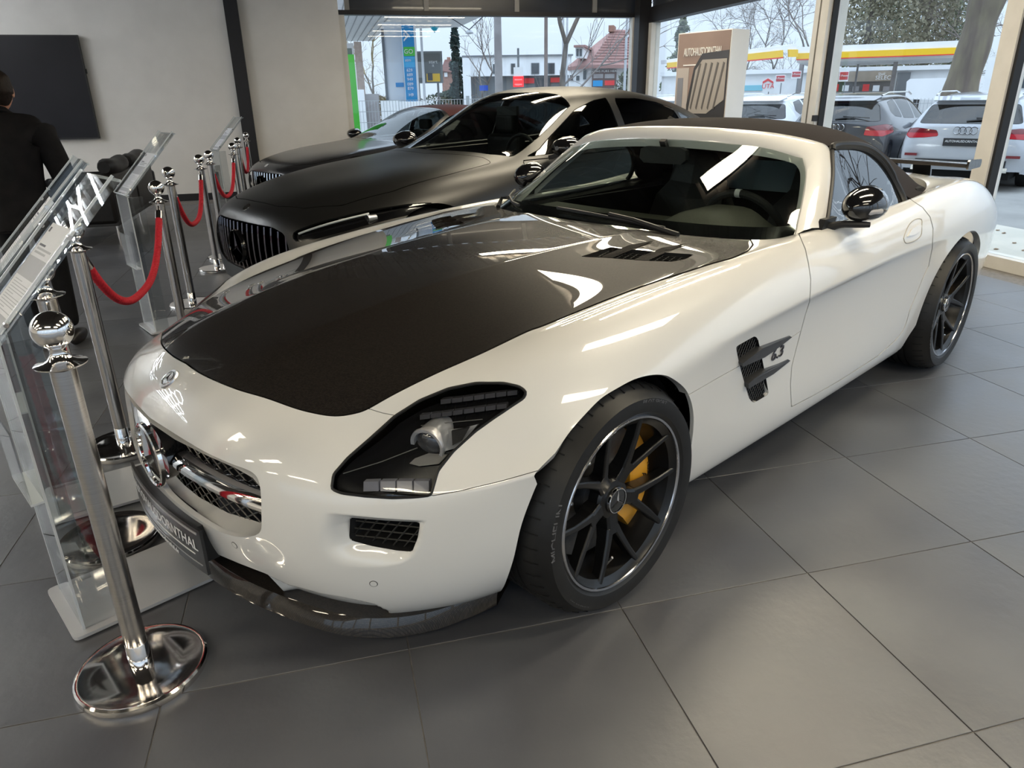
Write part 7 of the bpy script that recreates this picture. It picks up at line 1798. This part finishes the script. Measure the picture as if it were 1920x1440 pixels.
bare_tree('street_tree', np.array([-13.5, 6.0, GZ]), 11, .2, 'bare street tree beside the paving, mirrored in the roadster side window', 61, 7, .5, fork0=.28)
cr_t = bare_tree('leaning_tree_crown', b0+sm_[-1], 7, .28, 'crown', 62, 6, .6, lean=(.2, -.1), fork0=.3)
for ch in list(cr_t.children):
    ch.parent = e_lean; ch.location = tuple(sm_[-1]); ch.name = 'crown_'+ch.name.split('.')[0]
bpy.data.objects.remove(cr_t)
# ------------------------------------------------------------------ estate cars parked outside, tails towards the window
EST = [[tuple(p_) for p_ in R] for R in SED[:11]]+[
 [(-3.1, 0, 1.455), (-3.1, .3, 1.45), (-3.1, .48, 1.43), (-3.1, .62, 1.37), (-3.1, .85, .97), (-3.1, .935, .78), (-3.1, .93, .5), (-3.1, .92, .22)],
 [(-3.8, 0, 1.45), (-3.8, .3, 1.445), (-3.8, .48, 1.425), (-3.8, .62, 1.36), (-3.8, .86, .98), (-3.8, .94, .79), (-3.8, .935, .5), (-3.8, .92, .22)],
 [(-4.35, 0, 1.425), (-4.35, .3, 1.42), (-4.35, .47, 1.40), (-4.34, .61, 1.33), (-4.3, .855, 1.0), (-4.3, .94, .80), (-4.3, .935, .5), (-4.3, .92, .22)],
 [(-4.62, 0, 1.395), (-4.61, .3, 1.39), (-4.59, .47, 1.365), (-4.56, .615, 1.29), (-4.52, .84, 1.0), (-4.52, .93, .80), (-4.52, .93, .5), (-4.5, .90, .23)],
 [(-4.70, 0, 1.34), (-4.69, .3, 1.335), (-4.66, .5, 1.31), (-4.62, .64, 1.24), (-4.62, .82, .99), (-4.64, .92, .80), (-4.65, .925, .5), (-4.62, .89, .24)],
 [(-4.86, 0, 1.05), (-4.85, .32, 1.045), (-4.82, .56, 1.03), (-4.77, .70, 1.0), (-4.74, .82, .93), (-4.74, .90, .79), (-4.75, .91, .5), (-4.72, .87, .25)],
 [(-4.93, 0, .96), (-4.92, .32, .957), (-4.89, .57, .945), (-4.84, .73, .92), (-4.80, .83, .86), (-4.79, .89, .74), (-4.80, .895, .48), (-4.77, .86, .26)],
 [(-4.94, 0, .78), (-4.93, .33, .78), (-4.905, .58, .775), (-4.87, .73, .76), (-4.84, .82, .72), (-4.83, .87, .63), (-4.84, .88, .45), (-4.81, .84, .27)],
 [(-4.98, 0, .60), (-4.97, .34, .60), (-4.94, .58, .60), (-4.91, .72, .59), (-4.88, .80, .56), (-4.87, .85, .50), (-4.87, .86, .40), (-4.84, .82, .27)],
 [(-4.95, 0, .30), (-4.94, .34, .30), (-4.92, .58, .30), (-4.89, .70, .30), (-4.87, .77, .30), (-4.86, .81, .30), (-4.85, .82, .29), (-4.84, .81, .27)]]
tail_red = mat('tail_red', (.45, .008, .02), .15, coat=1.0); tail_dark = mat('tail_dark_red', (.16, .004, .010), .15, coat=1.0)
def estate(nm, tail, az, label, paint, glass, plate_txt=None, rings=True, lights='wide', trim=None):
    """tail: ground point under the middle of the tail; az: heading"""
    tail = np.asarray(tail, float); hd = np.array([math.cos(az), math.sin(az)]); org = tail[:2]+hd*4.95
    car = empty(nm, (org[0], org[1], GZ), az, label, 'car', 'estate cars parked outside')
    S = table_skin(EST, 3)
    for xa in (-.95, -3.85):
        d = np.where(np.abs(S.V[:, 1]) > .55, np.hypot(S.V[:, 0]-xa, S.V[:, 2]-.34)-.375, 1.0); S = S.clip(-d)
    yz = lambda S_: S_.V[:, 1:]
    back = lambda v: v[:, 0] < -4.45
    rw_ = rounded([(-.60, 1.26), (.60, 1.26), (.70, 1.0), (.66, .985), (-.66, .985), (-.70, 1.0)], .05, 4)
    g_, S = cut_out(S, rw_, yz, back, .006); g_.obj('rear_glass', glass, car)
    for s_ in (1, -1):
        for poly, pn in (([(-2.05, .98), (-2.35, 1.14), (-2.65, 1.265), (-3.03, 1.35), (-3.03, 1.0)], 'front_window'), ([(-3.10, 1.0), (-3.10, 1.355), (-3.85, 1.345), (-3.85, 1.02)], 'rear_window'), ([(-3.92, 1.03), (-3.92, 1.335), (-4.3, 1.29), (-4.42, 1.13), (-4.3, 1.06)], 'quarter_window')):
            gg_, S = cut_out(S, poly, xz, lambda v, s_=s_: s_*v[:, 1] > .45, .004); gg_.obj(pn, glass, car)
    for s_ in (1, -1):
        lp = [(s_*.36, .80), (s_*.40, .885), (s_*.70, .92), (s_*.87, .90), (s_*.90, .83), (s_*.80, .76), (s_*.55, .775)] if lights == 'wide' else [(s_*.50, .76), (s_*.52, .90), (s_*.80, .945), (s_*.90, .90), (s_*.90, .80), (s_*.80, .745)]
        l_, S = cut_out(S, rounded(lp, .02, 3), yz, lambda v, s_=s_: (v[:, 0] < -4.6) & (s_*v[:, 1] > 0), .004); lo = l_.rim(.02).obj('tail_light', tail_red, car)
        in_ = l_.clip(np.where(True, .845-l_.V[:, 2], 0)); in_.V = in_.V+in_.N*.003; in_.obj('light_band', tail_dark, lo)
    tg = [(-.70, .40), (-.62, .66), (-.66, .95), (.66, .95), (.62, .66), (.70, .40)]
    S.rim(.012).obj('body_shell', paint, car)
    # spoiler lip, wiper, rings, plate, bumper inserts
    MB().add([(-4.55, -.60, 1.385), (-4.55, .60, 1.385), (-4.80, .55, 1.325), (-4.80, -.55, 1.325), (-4.55, -.60, 1.35), (-4.55, .60, 1.35), (-4.79, .55, 1.315), (-4.79, -.55, 1.315)], [(0, 1, 2, 3), (7, 6, 5, 4), (0, 4, 5, 1), (1, 5, 6, 2), (2, 6, 7, 3), (3, 7, 4, 0)]).build('roof_spoiler', paint, car)
    wp = MB().tube([(-4.89, .02, 1.02), (-4.89, -.30, 1.06)], .014, 6).build('rear_wiper', black_plastic, car, True); MB().tube([(-4.87, -.10, 1.07), (-4.88, -.55, 1.045)], .009, 6).build('wiper_blade', black_plastic, wp, True)
    if rings:
        for k in range(4): MB().tube([(-4.955, .115-.077*k+.052*math.cos(a), .885+.052*math.sin(a)) for a in np.linspace(0, 2*math.pi, 25)[:-1]], .0075, 6, closed=True).build('ring_emblem', chrome, car, True)
    pl_ = MB().box(-4.985, -4.965, -.27, .27, .66, .775).build('number_plate', plate_m, car); fixn(pl_)
    if plate_txt:
        o = text_obj('plate_lettering', plate_txt, .05, wt, pl_, None, .001, 'CENTER', .9); o.matrix_local = frame((-4.988, 0, .73), (0, -1, 0), (0, 0, 1))
    MB().box(-5.005, -4.93, -.62, .62, .36, .46).build('bumper_insert', black_plastic, car)
    for s_ in (1, -1):
        MB().box(-4.985, -4.93, s_*.70-.09, s_*.70+.09, .50, .54).build('reflector', tail_dark, car); MB().box(-5.01, -4.9, s_*.55-.11, s_*.55+.11, .29, .36).build('tailpipe', trim or chrome, car)
        MB().tube([(-2.7, s_*.60, 1.41), (-3.0, s_*.62, 1.455), (-4.2, s_*.60, 1.45), (-4.5, s_*.585, 1.40)], .014, 6).build('roof_rail', chrome, car, True)
        c = np.array([-2.15, s_*1.02, 1.02]); o = MB().obox(c, (.06, 0, 0), (0, .11, 0), (0, 0, .07)).build('outside_mirror', paint, car, True); md = o.modifiers.new('b', 'BEVEL'); md.width = .04; md.segments = 3
        MB().box(-3.0, -2.8, s_*.938-.012, s_*.938+.012, .80, .825).build('door_handle', chrome, car)
    MB().box(-4.7, -.6, -.66, .66, .16, .30).build('underbody', matte_black, car); MB().box(-4.4, -1.9, -.72, .72, .4, .82).build('cabin_block', matte_black, car)
    for y in (.37, -.37):
        for x in (-2.7, -3.6):
            o = MB().box(x-.12, x, y-.24, y+.24, .55, 1.15).build('seat_back', seat_m, car)
    for xa in (-.95, -3.85):
        for s_ in (1, -1): simple_wheel(car, xa, s_*.91, .34, satin_silver, .24, 5)
    return car
AZ = math.radians(185)
est_silver = mat('silver_paint', (.46, .48, .52), .35, .25, coat=1.0); est_black = mat('blue_black_paint', (.016, .018, .026), .25, coat=1.0); est_white = mat('white_car_paint', (.72, .74, .78), .3, coat=1.0)
est_glass = bpy.data.materials.new('estate_glass'); est_glass.use_nodes = True; est_glass.node_tree.nodes.clear(); glass_like(est_glass, (.12, .13, .135), .10)
estate('silver_estate', spot(1826, 13.6), AZ, 'silver estate car parked with its tail to the window, right of the dark one', est_silver, est_glass, 'AUTOHAUSDORNTHAL')
estate('dark_estate', spot(1574, 14.6), AZ, 'blue-black estate car parked between the silver and the white one', est_black, est_glass, None, True, 'tall')
estate('white_estate', spot(1408, 16.2), AZ, 'white estate car partly hidden by the dealer stele', est_white, est_glass, None, False, 'wide')
estate('white_estate', spot(1228, 19), AZ, 'white estate car glimpsed between corner column and dealer stele', est_white, est_glass, None, False, 'tall')
